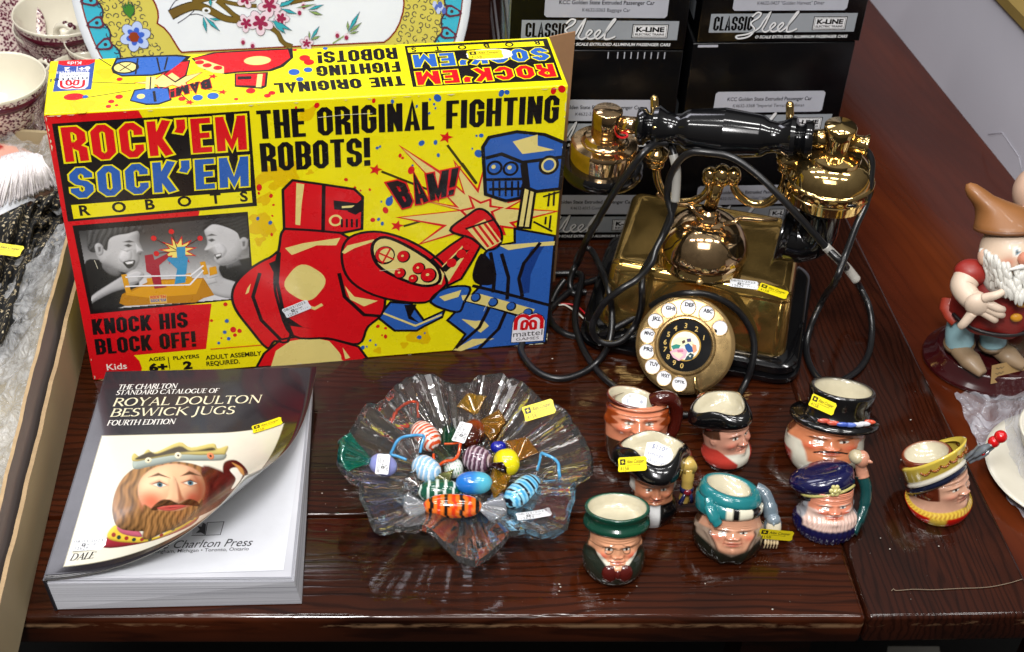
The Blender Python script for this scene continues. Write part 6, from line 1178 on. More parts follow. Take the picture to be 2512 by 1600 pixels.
# --- 6: teal cap with striped band, hooded, falcon handle
c, zt, dx = place((1020, 1328), .0210, (1020, 830), .03, .42); t = jug('teal cap jug with black and white striped band and a grey falcon as handle', c); zh = zt-.017; TEAL, HOOD, DGR = C('#1d6f74'), C('#8f7c6c'), C('#141812')
def paint6(c, A_, X, Z, z, fr):
    r = np.abs(X); c = lerpc(c, sm(r-.58-.62*(Z-.1).clip(-.5, .45), -.05, .05)*sm(Z, .85, .7), HOOD); c = lerpc(c, ga(r-.58-.62*(Z-.1).clip(-.5, .45), 0, .05)*sm(Z, .8, .65), C('#4a342a')); c = lerpc(c, sm(Z, .03, -.03), HOOD); c = lerpc(c, sm(z, .0085+.006*np.abs(np.sin(A_)), .0065+.006*np.abs(np.sin(A_))), DGR); c = lerpc(c, sm(np.abs(A_), 1.2, 1.35)*sm(Z, .6, .5), DGR); return lerpc(c, .35*ga(X, 0, .4)*ga(Z, .13, .12)*fr*sm(np.abs(X), .0, .1), C('#7a5848'))
def disp6(A_, X, Z, z): return .10*ga(np.abs(X)-.66-.62*(Z-.1).clip(-.5, .45), 0, .14)*sm(Z, .75, .55)*sm(np.cos(A_), -.1, .2)
head(t, [(0, .0225, .021, 0), (.001, .0240, .0225, 0), (.008, .0275, .0255, 0), (.018, .0265, .024, 0), (.028, .0230, .0225, -.001), (.040, .0222, .0228, -.001), (zh, .0222, .0228, 0), (zh+.005, .0215, .0215, 0)], .0085, zh-.007, .0195, dict(skin=C('#c08c70'), hair=C('#4a3020'), haira=1.25, hairz=.6, blush=.9, nose=1.1, brow=.016, brow_tilt=-.12, look=.0, paint=paint6, disp=disp6))
n = 96; aa = np.arange(n)*2*pi/n; stp = np.where((aa < 1.75)[:, None] | (aa > 2*pi-.25)[:, None], np.where((np.floor((aa+.25)/.42) % 2 == 0)[:, None], np.array(BLACK), np.array(C('#d4cfba'))), np.array(TEAL))
cap = lambda r, z, k=0, ry=.95: np.stack([-.001+r*np.sin(aa)*(1+k*np.cos(aa-.9)), -ry*r*np.cos(aa)*(1+k*np.cos(aa-.9)), z+.0035*np.sin(aa-2.6)*(z > zh+.001)], 1)
loftc('striped_band', [cap(.0218, zh-.002), cap(.0254, zh-.0015), cap(.0264, zh+.001), cap(.0262, zh+.0085), cap(.0236, zh+.0105)], [stp]*5, t)
loftc('cap', [cap(.0236, zh+.0090), cap(.0246, zh+.0100), cap(.0244, zh+.0125), cap(.0232, zh+.0155), cap(.0215, zh+.0180), cap(.0175, zh+.0178, -.1), cap(.0162, zh+.0165, -.1), cap(.0155, zh+.010), cap(1e-5, zh+.0065)], [TEAL]*6+[CREAM]*3, t)
solid('cap_flap', tube(cat([(-.0200, -.0150, zh+.013), (-.0185, -.0215, zh+.007), (-.0150, -.0248, zh+.000), (-.0125, -.0250, zh-.004)], 6), [.0035]*5+[.0050]*8+[.0040]*6, 14, True, .6), TEAL, t)
GRY = C('#5c6a74')
solid('handle', join(tube(cat([(.0200, .006, zh+.0145), (.0255, .004, zh+.012), (.0300, .000, zh+.004), (.0320, -.003, zh-.006)], 6), [.0044]*7+[.0050]*6+[.0058]*6, 14), ball((.0335, -.004, zh-.012), (.0070, .0072, .0088))), GRY, t)
solid('falcon_head', join(ball((.0330, -.0068, zh-.0062), (.0056, .0056, .0052)), tube([(.0325, -.0112, zh-.0068), (.0322, -.0132, zh-.0088)], [.0016, .0004], 8)), C('#6d7a84'), t); solid('falcon_breast', ball((.0335, -.0082, zh-.0125), (.0060, .0042, .0082)), C('#c4bcaa'), t)
solid('perch', tube([(.026, .001, .014), (.035, -.002, .016)], .005, 12), C('#2a1c16'), t)
for k in range(5): solid('claw', tube(cat([(.0285+.0022*k, -.0065, zh-.0205), (.0283+.0023*k, -.0085, zh-.0228), (.0281+.0024*k, -.0078, zh-.0265)], 5), [.0011]*6+[.0006]*5, 8), C('#c8b28a'), t)
stk('yellow', t, [(.0345, -.0135, zh-.0150), (.96, -.05, -.03), (.0, -.45, .8)], .0265); noframe()
# --- 7: navy cap, white beard, mermaid handle
c, zt, dx = place((1665, 1203), .0215, (1600, 775), .12, .42); t = jug('navy cap jug with white beard, blue jersey and a mermaid handle', c); zh = zt-.010; NAVY, GRN2 = C('#11123c'), C('#0c3a3a')
def paint7(c, A_, X, Z, z, fr):
    r = np.abs(X); be = sm(r-.60+.12*np.sin(Z*40), -.06, .06)*sm(Z, .62, .5); be = np.maximum(be, sm(Z, .17+.03*np.sin(X*30), .11)); be = np.maximum(be, sm(Z, .36, .3)*sm(r, .38, .5)); c = lerpc(c, .75*be*sm(Z, -.25, -.15), C('#d8cfc6')); c = lerpc(c, .4*be*(np.sin(X*46+Z*9)**2)*sm(Z, -.25, -.15), C('#c0705a')); c = lerpc(c, .8*ga(Z, .325-.1*r, .025)*sm(r, .42, .35)*fr, C('#d8cfc6'))
    c = lerpc(c, sm(np.abs(A_), 1.05, 1.2)*sm(Z, -.2, .1), C('#8a8c92')); return lerpc(c, np.maximum(sm(Z, -.10, -.18), sm(np.abs(A_), 1.0, 1.15)*sm(Z, .08, 0)), NAVY)
def disp7(A_, X, Z, z): return .03*np.sin(A_*34)*sm(Z, -.12, -.2) + .02*np.sin(X*34)*sm(Z, .3, .15)*sm(Z, -.2, -.1)+.06*ga(Z, .05, .12)*sm(np.cos(A_), .1, .4)
head(t, [(0, .0225, .0215, 0), (.001, .0245, .0235, 0), (.006, .0258, .0245, 0), (.011, .0240, .0225, 0), (.016, .0205, .0208, 0), (.030, .0195, .0205, -.001), (.042, .0200, .0210, -.001), (zh, .0200, .0208, 0), (zh+.004, .0195, .0195, 0)], .0110, zh-.002, .0170, dict(skin=C('#cf8468'), blush=1.3, nose=1.1, cheek=1.3, brow=.024, browc=C('#c9bcb0'), iris=C('#4a5a6a'), paint=paint7, disp=disp7))
sc_ = lambda r, z, ox, tl=.22: np.stack([ox+r*np.sin(aa), .003-.88*r*np.cos(aa), z+tl*r*np.sin(aa)], 1)
loftc('cap', [sc_(.0195, zh-.002, 0), sc_(.0225, zh-.001, -.001), sc_(.0228, zh+.003, -.001), sc_(.0240, zh+.006, -.003), sc_(.0252, zh+.010, -.005), sc_(.0240, zh+.0135, -.005), sc_(.019, zh+.0165, -.004), sc_(.010, zh+.0172, -.004), sc_(1e-5, zh+.0172, -.004)], [C('#0c0e14')]*3+[NAVY]*6, t)
bd = [(.0232*math.sin(q)-.001, -.0205*math.cos(q)+.0015, zh+.0042+.22*.023*math.sin(q)) for q in np.linspace(-1.2, .9, 16)]; solid('cap_braid', tube(bd, .0012, 8), C('#a8a060'), t)
solid('badge', join(*[ball((-.0015+.0030*math.cos(q*pi/3), -.0218, zh+.0085+.0034*math.sin(q*pi/3)), (.0019, .0012, .0019), 10, 6) for q in range(6)], ball((-.0015, -.0228, zh+.0085), (.0022, .0018, .0022), 12, 8)), C('#c0b878'), t)
solid('handle', tube(cat([(.0270, .003, .040), (.0305, .001, .032), (.0310, -.001, .022), (.0285, -.004, .013), (.0235, -.010, .008), (.019, -.016, .004)], 6), [.0048]*8+[.0046]*8+[.0040]*8+[.003]*7, 14), GRN2, t)
solid('mermaid', join(tube(cat([(.0285, .002, .038), (.0270, .003, .044), (.0250, .002, .050)], 5), [.0052, .0052, .005, .005, .005, .0048, .0045, .0045, .004, .004, .004], 12), ball((.0255, .000, .0545), (.0060, .0066, .0070)), tube([(.0295, -.004, .054), (.0322, -.006, .0535)], [.002, .0008], 8)), C('#b88068'), t); solid('mermaid_hair', ball((.0215, .001, .0560), (.0062, .0075, .0058)), C('#b0a486'), t)
noframe()
# --- 8: crowned head facing right, yellow band, feather handle
K8b = crop(2100, 900, 3.068)
c, zt, dx = place(('', K8b(640, 1178)), .0205, ('', K8b(600, 645)), .80, .42); t = jug('yellow banded jug with red collar and grey feather handle, apart on the breadboard end', c); zt /= 1.12; XF[0] = XF[0] @ Matrix.Scale(1.12, 4); zh = zt-.018; HAIR8 = C('#54200f')
def paint8(c, A_, X, Z, z, fr):
    c = lerpc(c, sm(z, .0092, .0086), C('#d0b040')); k = .5+.5*np.sin(A_*46+np.sin(z*3000)); c = lerpc(c, .75*k*ga(z, .0072, .0014), C('#8a4a10')); c = lerpc(c, sm(z, .0068, .0062)*sm(np.sin(A_*2.2+.6), -.9, -.8), C('#b8140c')); return lerpc(c, sm(z, .0012, .0006), C('#d0b040'))
head(t, [(0, .0215, .0205, 0), (.001, .0228, .0220, 0), (.006, .0242, .0235, 0), (.0095, .0210, .0205, 0), (.015, .0190, .0205, -.001), (.028, .0194, .0218, -.0015), (zh, .0190, .0212, -.001), (zh+.006, .0180, .019, 0)], .0085, zh+.001, .0165, dict(skin=C('#bd9078'), hair=HAIR8, haira=.98, hairz=.35, blush=.5, nose=1.1, lip=C('#8a2a24'), brow=.014, paint=paint8))
YB, WB, NB = C('#cdb548'), C('#d4cfc0'), C('#141a30')
tb8 = lambda r, z, tl=.25, ry=1.0: np.stack([r*np.sin(aa), -ry*r*np.cos(aa), z-tl*r*np.cos(aa)*-1.0*-1.0+.25*r*0], 1)
bnd = lambda r, z, tl: np.stack([r*np.sin(aa), -1.05*r*np.cos(aa), z+tl*r*np.cos(aa)], 1)
fr8 = sm(np.cos(aa), -.55, -.35)[:, None]
mixc = lambda col: np.array(col)*fr8+np.array(HAIR8)*(1-fr8)
loftc('headband', [bnd(.0192, zh-.004, .46), bnd(.0214, zh-.0042, .46), bnd(.0216, zh-.001, .46), bnd(.0205, zh+.0005, .46), bnd(.0217, zh+.0012, .46), bnd(.0219, zh+.0035, .46), bnd(.0207, zh+.0045, .46), bnd(.0218, zh+.006, .46), bnd(.0232, zh+.0155, .46), bnd(.0238, zh+.0175, .46), bnd(.0222, zh+.0182, .45), bnd(.0190, zh+.0165, .42)], [mixc(NB)]*3+[mixc(NB), mixc(WB), mixc(WB), mixc(WB)]+[mixc(YB)]*5, t)
sw = []
for k in range(9):
    q0 = -1.35+k*.3
    for s_ in range(7):
        q = q0+s_*.05; rr = .0229; zz_ = zh+.0118-.0022*math.sin(s_/6*pi)+.46*.023*math.cos(q); sw.append(ball((rr*math.sin(q), -1.05*rr*math.cos(q), zz_), .0009, 8, 5))
solid('scroll_trim', join(*sw), C('#8a4a12'), t)
loftc('crown', [ring(.0190, zh+.002, cy=.003, n=96), ring(.0185, zh+.012, cy=.004, n=96), ring(.0178, zh+.0165, cy=.005, n=96), ring(.0160, zh+.0175, cy=.005, n=96), ring(.0145, zh+.0160, cy=.005, n=96), ring(.0138, zh+.009, cy=.004, n=96), ring(1e-5, zh+.0075, cy=.004, n=96)], [HAIR8]*3+[C('#7a3a20')]+[CREAM]*3, t)
solid('feather', join(tube(cat([(.013, -.019, zh+.010), (.018, -.027, zh+.016), (.0225, -.034, zh+.021)], 6), [.0028]*4+[.0042]*5+[.0030]*4, 12, True, .55), tube(cat([(.016, -.018, zh+.006), (.022, -.026, zh+.011), (.0265, -.032, zh+.016)], 6), [.0028]*4+[.0040]*5+[.0026]*4, 12, True, .55), tube(cat([(.010, -.020, zh+.013), (.012, -.026, zh+.019), (.014, -.030, zh+.024)], 6), [.0026]*6+[.0018]*7, 12, True, .55)), C('#6a7076'), t)
solid('feather_tip', join(ball((.0245, -.0345, zh+.0215), .0042), ball((.0275, -.0385, zh+.0250), .0046), ball((.0195, -.0270, zh+.0130), (.0016, .0024, .0016))), C('#c00f14'), t); noframe()
# ------------------------------------------------------------------ porcelain charger standing behind the game box
M_porc = painted('painted_porcelain', .12, .4, .0, 40, .03)
pyw, ptl = .06, .30; po = np.array([-.2, 1.237, 0]); pe = np.array([math.cos(pyw), math.sin(pyw), 0]); pb = np.array([-math.sin(pyw), math.cos(pyw), 0]); pu = np.array([0, 0, math.cos(ptl)])+pb*math.sin(ptl); pn = np.cross(pe, pu)
def puv(x, y): q = PP(x, y, po, pn)-po; return np.array([q@pe, q@pu])
rimpts = [puv(*p) for p in ((177, 0), (200, 80), (224, 144), (1146.5, 60), (1134, 97), (1155, 25))]
Am = np.array([[2*q[0], 2*q[1], 1] for q in rimpts]); bm_ = np.array([q@q for q in rimpts]); s_ = np.linalg.lstsq(Am, bm_, rcond=None)[0]; pcx, pcy = s_[0], s_[1]; PR = math.sqrt(s_[2]+s_[0]**2+s_[1]**2)
plate = thing('porcelain_platter', 'round white platter with yellow scroll border and blossom branch, behind the game box', 'platter', po)
pf_ = lambda u, v, l: tuple(po+pe*(pcx+u)+pu*(pcy+v)-pn*(-l+dish(math.hypot(u, v))))
def dish(r): return .012*(1-min(1, (r/PR)**6))
pnn = pn if pn[1] < 0 else -pn
pf_ = lambda u, v, l: tuple(po+pe*(pcx+u)+pu*(pcy+v)+pnn*(l-dish(math.hypot(u, v))))
rings = []
for r in np.concatenate([[1e-4], np.linspace(.1, 1, 24)*PR]): rings.append([pf_(r*math.cos(t), r*math.sin(t), 0) for t in np.linspace(0, 2*pi, 96, endpoint=False)])
rings.append([pf_(PR*1.004*math.cos(t), PR*1.004*math.sin(t), -.002) for t in np.linspace(0, 2*pi, 96, endpoint=False)])
for r in (.98, .6, .3, 1e-4): rings.append([pf_(r*PR*math.cos(t), r*PR*math.sin(t), -.006) for t in np.linspace(0, 2*pi, 96, endpoint=False)])
V, F = loft(rings); PWH = C('#d9dee6'); obj('dish', V, F, M_porc, plate, vc=[PWH]*len(V))
A = Art(); PY_, PBL, PRD, PVI = C('#c6ba56'), C('#35a8c4'), C('#7a1c1c'), C('#3a2a3c')
K10, K11 = crop(160, 0, 4.459), crop(660, 0, 4.0133)
def pq(K, *pts): return [tuple(puv(*K(*p))-np.array([pcx, pcy])) for p in pts]
pol = lambda r, t: (r*PR*math.cos(t), r*PR*math.sin(t))
N = 120
A.poly([pol(.962, i*2*pi/N) for i in range(N)], PRD, 0); A.poly([pol(.955, i*2*pi/N) for i in range(N)], PBL, 1)
nsc = 50
A.poly([pol(.895-.022*abs(math.sin(nsc*t/2)), t) for t in np.linspace(0, 2*pi, 400, endpoint=False)], PVI, 2); A.poly([pol(.885-.022*abs(math.sin(nsc*t/2)), t) for t in np.linspace(0, 2*pi, 400, endpoint=False)], PY_, 3)
lob = lambda t, k=0: .665+.04*abs(math.cos(2.5*t+.75))-k
lp = pq(K10, (925, 0), (965, 70), (992, 150), (996, 220), (985, 280), (1060, 330), (1120, 400), (1170, 480), (1225, 570), (1255, 600)); rp_ = pq(K11, (1128, 440), (1180, 400), (1240, 330), (1285, 240), (1315, 140), (1325, 60), (1322, 0))
low = [pol(.72, t) for t in np.linspace(math.atan2(lp[-1][1], lp[-1][0])+2*pi+.05, math.atan2(rp_[0][1], rp_[0][0])+2*pi-.05, 8)] if False else []
t0_, t1_ = math.atan2(rp_[-1][1], rp_[-1][0]), math.atan2(lp[0][1], lp[0][0]); t1_ += 2*pi if t1_ < t0_ else 0
upc = [(lambda r, t: pol(r, t))(.62+.03*math.cos(5*(t-t0_)), t) for t in np.linspace(t0_, t1_, 14)[1:-1]]
cen = lp+rp_+upc
A.poly(cen, PWH, 5); A.line(cen, .0016, PRD, 6, True)
rk = random.Random(5); LIN = C('#2a2a44')
for t in np.arange(0, 2*pi, .052):
    for r in (.69, .73, .77, .81, .85, .875):
        tt = t+(.037 if int(r*1000) % 2 else 0)+rk.uniform(-.01, .01); x, y = pol(r, tt); a0 = rk.random()*6.28; sg = rk.choice((-1, 1)); R1 = .0034
        sp = [(x+R1*(1-.1*i)*math.cos(a0+sg*i*.75), y+R1*(1-.1*i)*math.sin(a0+sg*i*.75)) for i in range(8)]; A.line(sp, .0008, LIN, 4)
for i in range(nsc):
    t = (i+.0)*2*pi/nsc; x, y = pol(.915, t); A.disc(x, y, .0082, .0058, C('#5a2440'), 7, 14, t, lambda a: 1+.18*math.cos(3*a)); A.disc(x, y, .0058, .0036, PBL, 8, 14, t, lambda a: 1+.18*math.cos(3*a)); x, y = pol(.912, t); A.disc(x, y, .0018, .0018, PVI, 9, 8)
def flower(c, r, colp, colc, n=5, lay=8, rot=0.0):
    for k in range(n):
        a = rot+k*2*pi/n; A.disc(c[0]+r*.62*math.cos(a), c[1]+r*.62*math.sin(a), r*.50, r*.40, C('#3a2a3a'), lay, 14, a); A.disc(c[0]+r*.62*math.cos(a), c[1]+r*.62*math.sin(a), r*.46, r*.36, colp, lay+1, 14, a); A.disc(c[0]+r*.40*math.cos(a), c[1]+r*.40*math.sin(a), r*.26, r*.20, colc, lay+2, 10, a)
    A.disc(c[0], c[1], r*.30, r*.30, colc, lay+3, 12)
BK, BKD, TLF, GLF = C('#6a5428'), C('#33281a'), C('#2c9aa8'), C('#7f9a5c')
def ln(K, w, col, lay, *pts, taper=1.0): q = [tuple(a) for a in cat([(x, y) for x, y in pq(K, *pts)], 4)]; A.line(q, [w*.66*(1-(1-taper)*i/(len(q)-1)) for i in range(len(q))], col, lay)
for wk, col, l in ((1.25, BKD, 7), (1.0, BK, 8)):
    ln(K10, .0125*wk, col, l, (1130, 190), (1250, 130), (1380, 90), (1500, 110), (1620, 170), (1740, 230), (1880, 250), taper=.6); ln(K10, .008*wk, col, l, (1380, 60), (1500, 10), (1620, -10)); ln(K10, .006*wk, col, l, (1640, 30), (1740, 110), (1830, 190), (1920, 240)); ln(K10, .005*wk, col, l, (1640, 20), (1800, 60), (1950, 85), (2080, 90)); ln(K10, .006*wk, col, l, (2230, 330), (2310, 390), (2360, 480), (2440, 540)); ln(K11, .005*wk, col, l, (20, 290), (80, 370), (120, 440), (220, 480)); ln(K11, .007*wk, col, l, (190, 45), (300, 20), (430, 0))
A.disc(*pq(K10, (1525, 140))[0], .0042, .0030, PWH, 10, 14); A.disc(*pq(K10, (1525, 140))[0], .0020, .0015, BKD, 11, 10)
PK, PKC = C('#d8c4d2'), C('#8e1c4c')
for K, x, y, r in ((K10, 2220, 80, .021), (K10, 2120, 270, .023), (K10, 1965, 280, .0165), (K10, 1960, 10, .017), (K10, 2350, 220, .015), (K11, 110, 210, .0135), (K11, 360, 450, .0125)): flower(pq(K, (x, y))[0], r*.52, PK, PKC, 5, 12, rk.random()*3)
for K, x, y in ((K10, 1930, 480), (K10, 2035, 520), (K11, 330, 75), (K11, 290, 140), (K11, 665, 365), (K11, 755, 385)): c_ = pq(K, (x, y))[0]; A.disc(c_[0], c_[1], .0026, .0036, PK, 12, 12); A.disc(c_[0], c_[1]-.001, .0020, .0024, PKC, 13, 10)
def leaf(K, p, q, w, col, lay=16):
    (a, b), (c_, d) = pq(K, p, q); mx, my = (a+c_)/2, (b+d)/2; nx, ny = -(d-b), c_-a; L = math.hypot(nx, ny); nx, ny = nx/L*w*.6, ny/L*w*.6; A.poly([(a, b), (mx+nx, my+ny), (c_, d), (mx-nx, my-ny)], LIN, lay); A.poly([(a*.97+c_*.03, b*.97+d*.03), (mx+nx*.7, my+ny*.7), (a*.06+c_*.94, b*.06+d*.94), (mx-nx*.7, my-ny*.7)], col, lay+1)
for K, p, q, w, c_ in ((K10, (1490, 200), (1530, 385), .0035, TLF), (K10, (1500, 200), (1680, 370), .0035, TLF), (K10, (1555, 225), (1690, 245), .0025, TLF), (K10, (1570, 0), (1575, 100), .003, TLF), (K10, (2270, 230), (2400, 400), .004, TLF), (K10, (2330, 100), (2408, 40), .004, TLF), (K11, (0, 220), (220, 325), .0045, TLF), (K11, (20, 220), (130, 350), .003, TLF), (K11, (90, 90), (250, 10), .004, TLF), (K11, (100, 105), (270, 160), .0035, TLF), (K11, (370, 120), (535, 65), .003, TLF), (K11, (380, 130), (525, 170), .003, GLF), (K11, (400, 410), (490, 275), .003, TLF), (K11, (400, 415), (500, 375), .0025, GLF), (K11, (390, 410), (385, 325), .002, GLF), (K11, (770, 340), (890, 130), .0035, TLF), (K11, (775, 345), (910, 240), .003, GLF), (K11, (770, 330), (768, 225), .0025, GLF), (K11, (780, 355), (880, 330), .002, GLF), (K11, (250, 100), (460, 60), .002, GLF)): leaf(K, p, q, w, c_)
ln(K11, .002, GLF, 11, (620, 450), (690, 405), (770, 350)); ln(K10, .0012, LIN, 7, (1210, 280), (1340, 190), (1470, 60), (1560, 0)); ln(K10, .0012, LIN, 7, (1340, 190), (1420, 180), (1490, 200)); ln(K10, .0012, LIN, 7, (1120, 130), (1180, 40), (1250, 0))
flower(pq(K10, (750, 420))[0], .0140, C('#aebfe4'), C('#3a5ec0'), 6, 10, .3); A.disc(*pq(K10, (735, 425))[0], .0050, .0050, C('#8a3a1c'), 15, 14, 0, lambda a: 1+.1*math.cos(8*a))
for k in range(5): leaf(K10, (690, 225), (600+k*34, 20+abs(k-2)*20), .0045, C('#3f7a30'), 10)
for k in range(6): c_ = pq(K11, (1630+k*18, 60+(k % 3)*28))[0]; A.disc(c_[0], c_[1], .0022, .0036, C('#4c64b4') if k % 2 else C('#b4c0e4'), 10, 10)
A.build('enamel_painting', lambda u, v, l: pf_(u, v, l*2.5), M_porc, plate, .0065)
# ------------------------------------------------------------------ maroon transfer ware cups behind the carton
t = NT('maroon_transfer_print'); v = t.n('ShaderNodeTexVoronoi', feature='SMOOTH_F1'); v.inputs['Scale'].default_value = 430; t.l(t.co(), v.inputs['Vector']); nz = t.noise(160, 4, .7)
k = t.math('ADD', v.outputs['Distance'], t.math('MULTIPLY', nz.outputs[0], .55)); cr2 = t.ramp(k, [(.50, C('#431022')), (.60, C('#641f36')), (.68, C('#a88a8c')), (.82, C('#cdbfb4'))]); t.l(cr2.outputs[0], t.b.inputs['Base Color']); t.set(Roughness=.18, Coat_Weight=.4); M_trans = t.m
M_creamg = plain('cream_glaze', C('#d8d2c0'), .12, var=.03, scale=20, coat=.5, rvar=.04)
M_maroon = plain('maroon_glaze', C('#4c1424'), .18, var=.2, scale=90, coat=.4)
def cup(loc, r, h, label, hang=None, tilt=(0, 0)):
    t = thing('teacup', label, 'cup', loc, 'maroon transfer ware cups')
    XF[0] = Matrix.Translation(Vector(loc)) @ Matrix.Rotation(tilt[0], 4, 'X') @ Matrix.Rotation(tilt[1], 4, 'Y')
    o = obj('bowl', *lathe([(1e-5, .004), (r*.42, .004), (r*.45, 0), (r*.48, .003), (r*.62, h*.12), (r*.83, h*.42), (r*.94, h*.75), (r*.985, h*.95), (r, h), (r*.985, h+.0008), (r*.965, h*.97), (r*.92, h*.74), (r*.80, h*.42), (r*.55, h*.15), (1e-5, h*.10)], 64), [M_trans, M_creamg], t); matidx(o, [0 if f.index//64 < 7 else 1 for f in o.data.polygons])
    obj('rim_band', *lathe([(r*.945, h*.74), (r*.955, h*.745), (r*.972, h*.86), (r*.966, h*.865)], 64), M_maroon, t)
    if hang is not None:
        d = np.array([math.cos(hang), math.sin(hang), 0]); q = [d*r*.97+[0, 0, h*.9], d*r*1.22+[0, 0, h*.98], d*r*1.48+[0, 0, h*.82], d*r*1.42+[0, 0, h*.45], d*r*1.1+[0, 0, h*.2], d*r*.80+[0, 0, h*.22]]
        hd = obj('handle', *tube(cat(q, 7), .0042, 12, True, .75), M_creamg, t)
        obj('thumb_rest', *join(*[ball(np.array(d*r*(1.0+.07*k_)+[0, 0, h*(.97+.03*(k_ % 2))]), .0032, 10, 7) for k_ in range(4)]), M_maroon, hd)
    noframe(); return t
def cupat(px, py, z, wpx, h, label, hang): q = P(px, py, z); dist = float((q-CO)@FW); cup((q[0], q[1], z-h), wpx/CAM_F*dist/2, h, label, hang)
cupat(-14, 190, .128, 246, .058, 'maroon and cream cup at the left edge, uppermost of its stack behind the carton', None)
cupat(-14, 190+34, .104, 250, .060, 'lower cup of the stack at the left edge, only its maroon band showing', None)
cupat(154, 28, .112, 244, .058, 'tilted cream cup nearest the dark backdrop, stacked in another cup', None)
cupat(158, 58, .088, 248, .062, 'maroon banded cup holding the upper cream cup beside the platter', None)
cupat(272, 92, .105, 226, .055, 'cream cup half hidden behind the left rim of the platter', 2.75)
cupat(205, 176, .088, 190, .050, 'cream cup just showing over the left corner of the game box', 2.75)
for i_, (px, py, z, tl) in enumerate([(-14, 224, .0, 0)]):
    q = P(px, py, .104); s2 = thing('teacup', 'cream cup foot at the bottom of the left stack, behind the carton wall', 'cup', (q[0], q[1], 0), 'maroon transfer ware cups')
    XF[0] = Matrix.Translation((q[0], q[1], 0)); obj('bowl', *lathe([(1e-5, .002), (.03, .0003), (.034, .012), (.045, .035), (.047, .0435), (.044, .0438), (.03, .02), (1e-5, .016)], 48), M_trans, s2); noframe()
for q, hz in ((P(158, 58, .088), .0255), (P(272, 92, .105), .0495), (P(205, 176, .088), .0375)):
    XF[0] = Matrix.Translation((q[0], q[1], 0)); tag(obj('saucer_stack', *lathe([(1e-5, .0004), (.05, .0004)]+[(.062 if k_ % 2 else .058, .002+hz*k_/9*.95) for k_ in range(10)]+[(.04, hz), (1e-5, hz)], 48), M_trans), 'stacked maroon saucers under the '+{.0255: 'pair of cups beside the platter', .0495: 'cup half hidden by the platter', .0375: 'cup at the corner of the game box'}[hz], 'saucers', 'maroon saucers under the cups'); noframe()
# scalloped saucer at the far left
q = P(-6, 80, .10); sc0 = thing('scalloped_plate', 'maroon scalloped plate edge leaning at the far left, beside the cups', 'plate', (q[0], q[1]+.02, 0))
XF[0] = Matrix.Translation((q[0]-.05, q[1]+.03, .062)) @ Matrix.Rotation(.9, 4, 'X'); obj('rim', *loft([ring(.085*k_, z, n=120, f=lambda a, k_=k_: 1+.035*k_*abs(math.sin(7*a))) for k_, z in ((1e-4, -.012), (.6, -.012), (.75, -.004), (1, 0), (1.005, -.002), (.7, -.012), (1e-4, -.016))]), M_trans, sc0); noframe()
# ------------------------------------------------------------------ open carton with a wrapped doll
M_card = plain('tan_carton', C('#a39272'), .65, var=.10, scale=25, bump=.02); M_cardi = plain('grey_card_inside', C('#857a78'), .7, var=.12, scale=30); M_cut = plain('cut_card_edge', C('#a38a68'), .9, var=.3, scale=150)
box = thing('open_carton', 'open tan cardboard carton along the left edge, holding a doll in bubble wrap', 'carton', (-.45, .9, 0))
def lx(y): return -.3373+(y-.6558)*(-.111)
wob = lambda y, k: .0014*math.sin(y*70+k)+.0009*math.sin(y*173+2*k)
def wall(o0, o1, zt_, y0, y1, k, name, mat):
    n = 60; V = []
    for i in range(n+1):
        y = y0+(y1-y0)*i/n; zt = zt_(y)+wob(y, k)*.7
        for o_, z in ((o0, .0006), (o0, zt), (o1, zt), (o1, .0006)): V.append((lx(y)+o_, y, z))
    F = []
    for i in range(n):
        for j in range(4): F.append((i*4+j, i*4+(j+1) % 4, (i+1)*4+(j+1) % 4, (i+1)*4+j))
    F += [(0, 3, 2, 1), (n*4, n*4+1, n*4+2, n*4+3)]
    ob = obj(name, V, F, [mat, M_cut], box, smooth=False); matidx(ob, [1 if (p.index % 4 == 1 and p.index < 4*n) else 0 for p in ob.data.polygons]); return ob
wall(0, -.0032, lambda y: .0635, .50, 1.16, 0, 'outer_wall', M_card)
wall(-.0085, -.0112, lambda y: .0850+.004*math.sin(y*9), .50, 1.16, 1.3, 'inner_flap', M_cardi)
o = obj('end_wall', *bx(-.80, lx(1.157)-.0115, 1.155, 1.159, .0006, .0870), M_card, box, smooth=False)
obj('carton_bottom', [(-.8, .5, .003), (lx(.5)-.012, .5, .003), (lx(1.154)-.012, 1.154, .003), (-.8, 1.154, .003)], [(0, 1, 2, 3)], plain('cream_paper_lining', C('#b0a489'), .8, var=.1, scale=40), box, smooth=False)
# doll
doll = thing('doll', 'bearded doll in dark speckled dress lying in the carton, face upwards', 'doll', (-.44, 1.0, .01))
Kd = crop(0, 300, 2.557)
t = NT('speckled_black_cloth'); v = t.n('ShaderNodeTexVoronoi'); v.inputs['Scale'].default_value = 235; mp = t.co(sc=(1, 1.6, 1)); t.l(mp, v.inputs['Vector']); sepc = t.n('ShaderNodeSeparateColor'); t.l(v.outputs['Color'], sepc.inputs[0])
pk = t.math('MULTIPLY', t.math('LESS_THAN', v.outputs['Distance'], .40), t.math('GREATER_THAN', sepc.outputs[0], .38)); spc = t.mix(sepc.outputs[1], C('#8f7c58'), C('#b9ad92')); t.l(t.mix(pk, C('#0b0b0d'), spc), t.b.inputs['Base Color']); t.set(Roughness=.85); M_cloth = t.m
nx, ny = 110, 150; V = []
dress_e = [(0, 585), (140, 510), (260, 450), (360, 400), (420, 380)]
yd = lambda px: float(np.interp(px, [p[0] for p in dress_e], [p[1] for p in dress_e]))
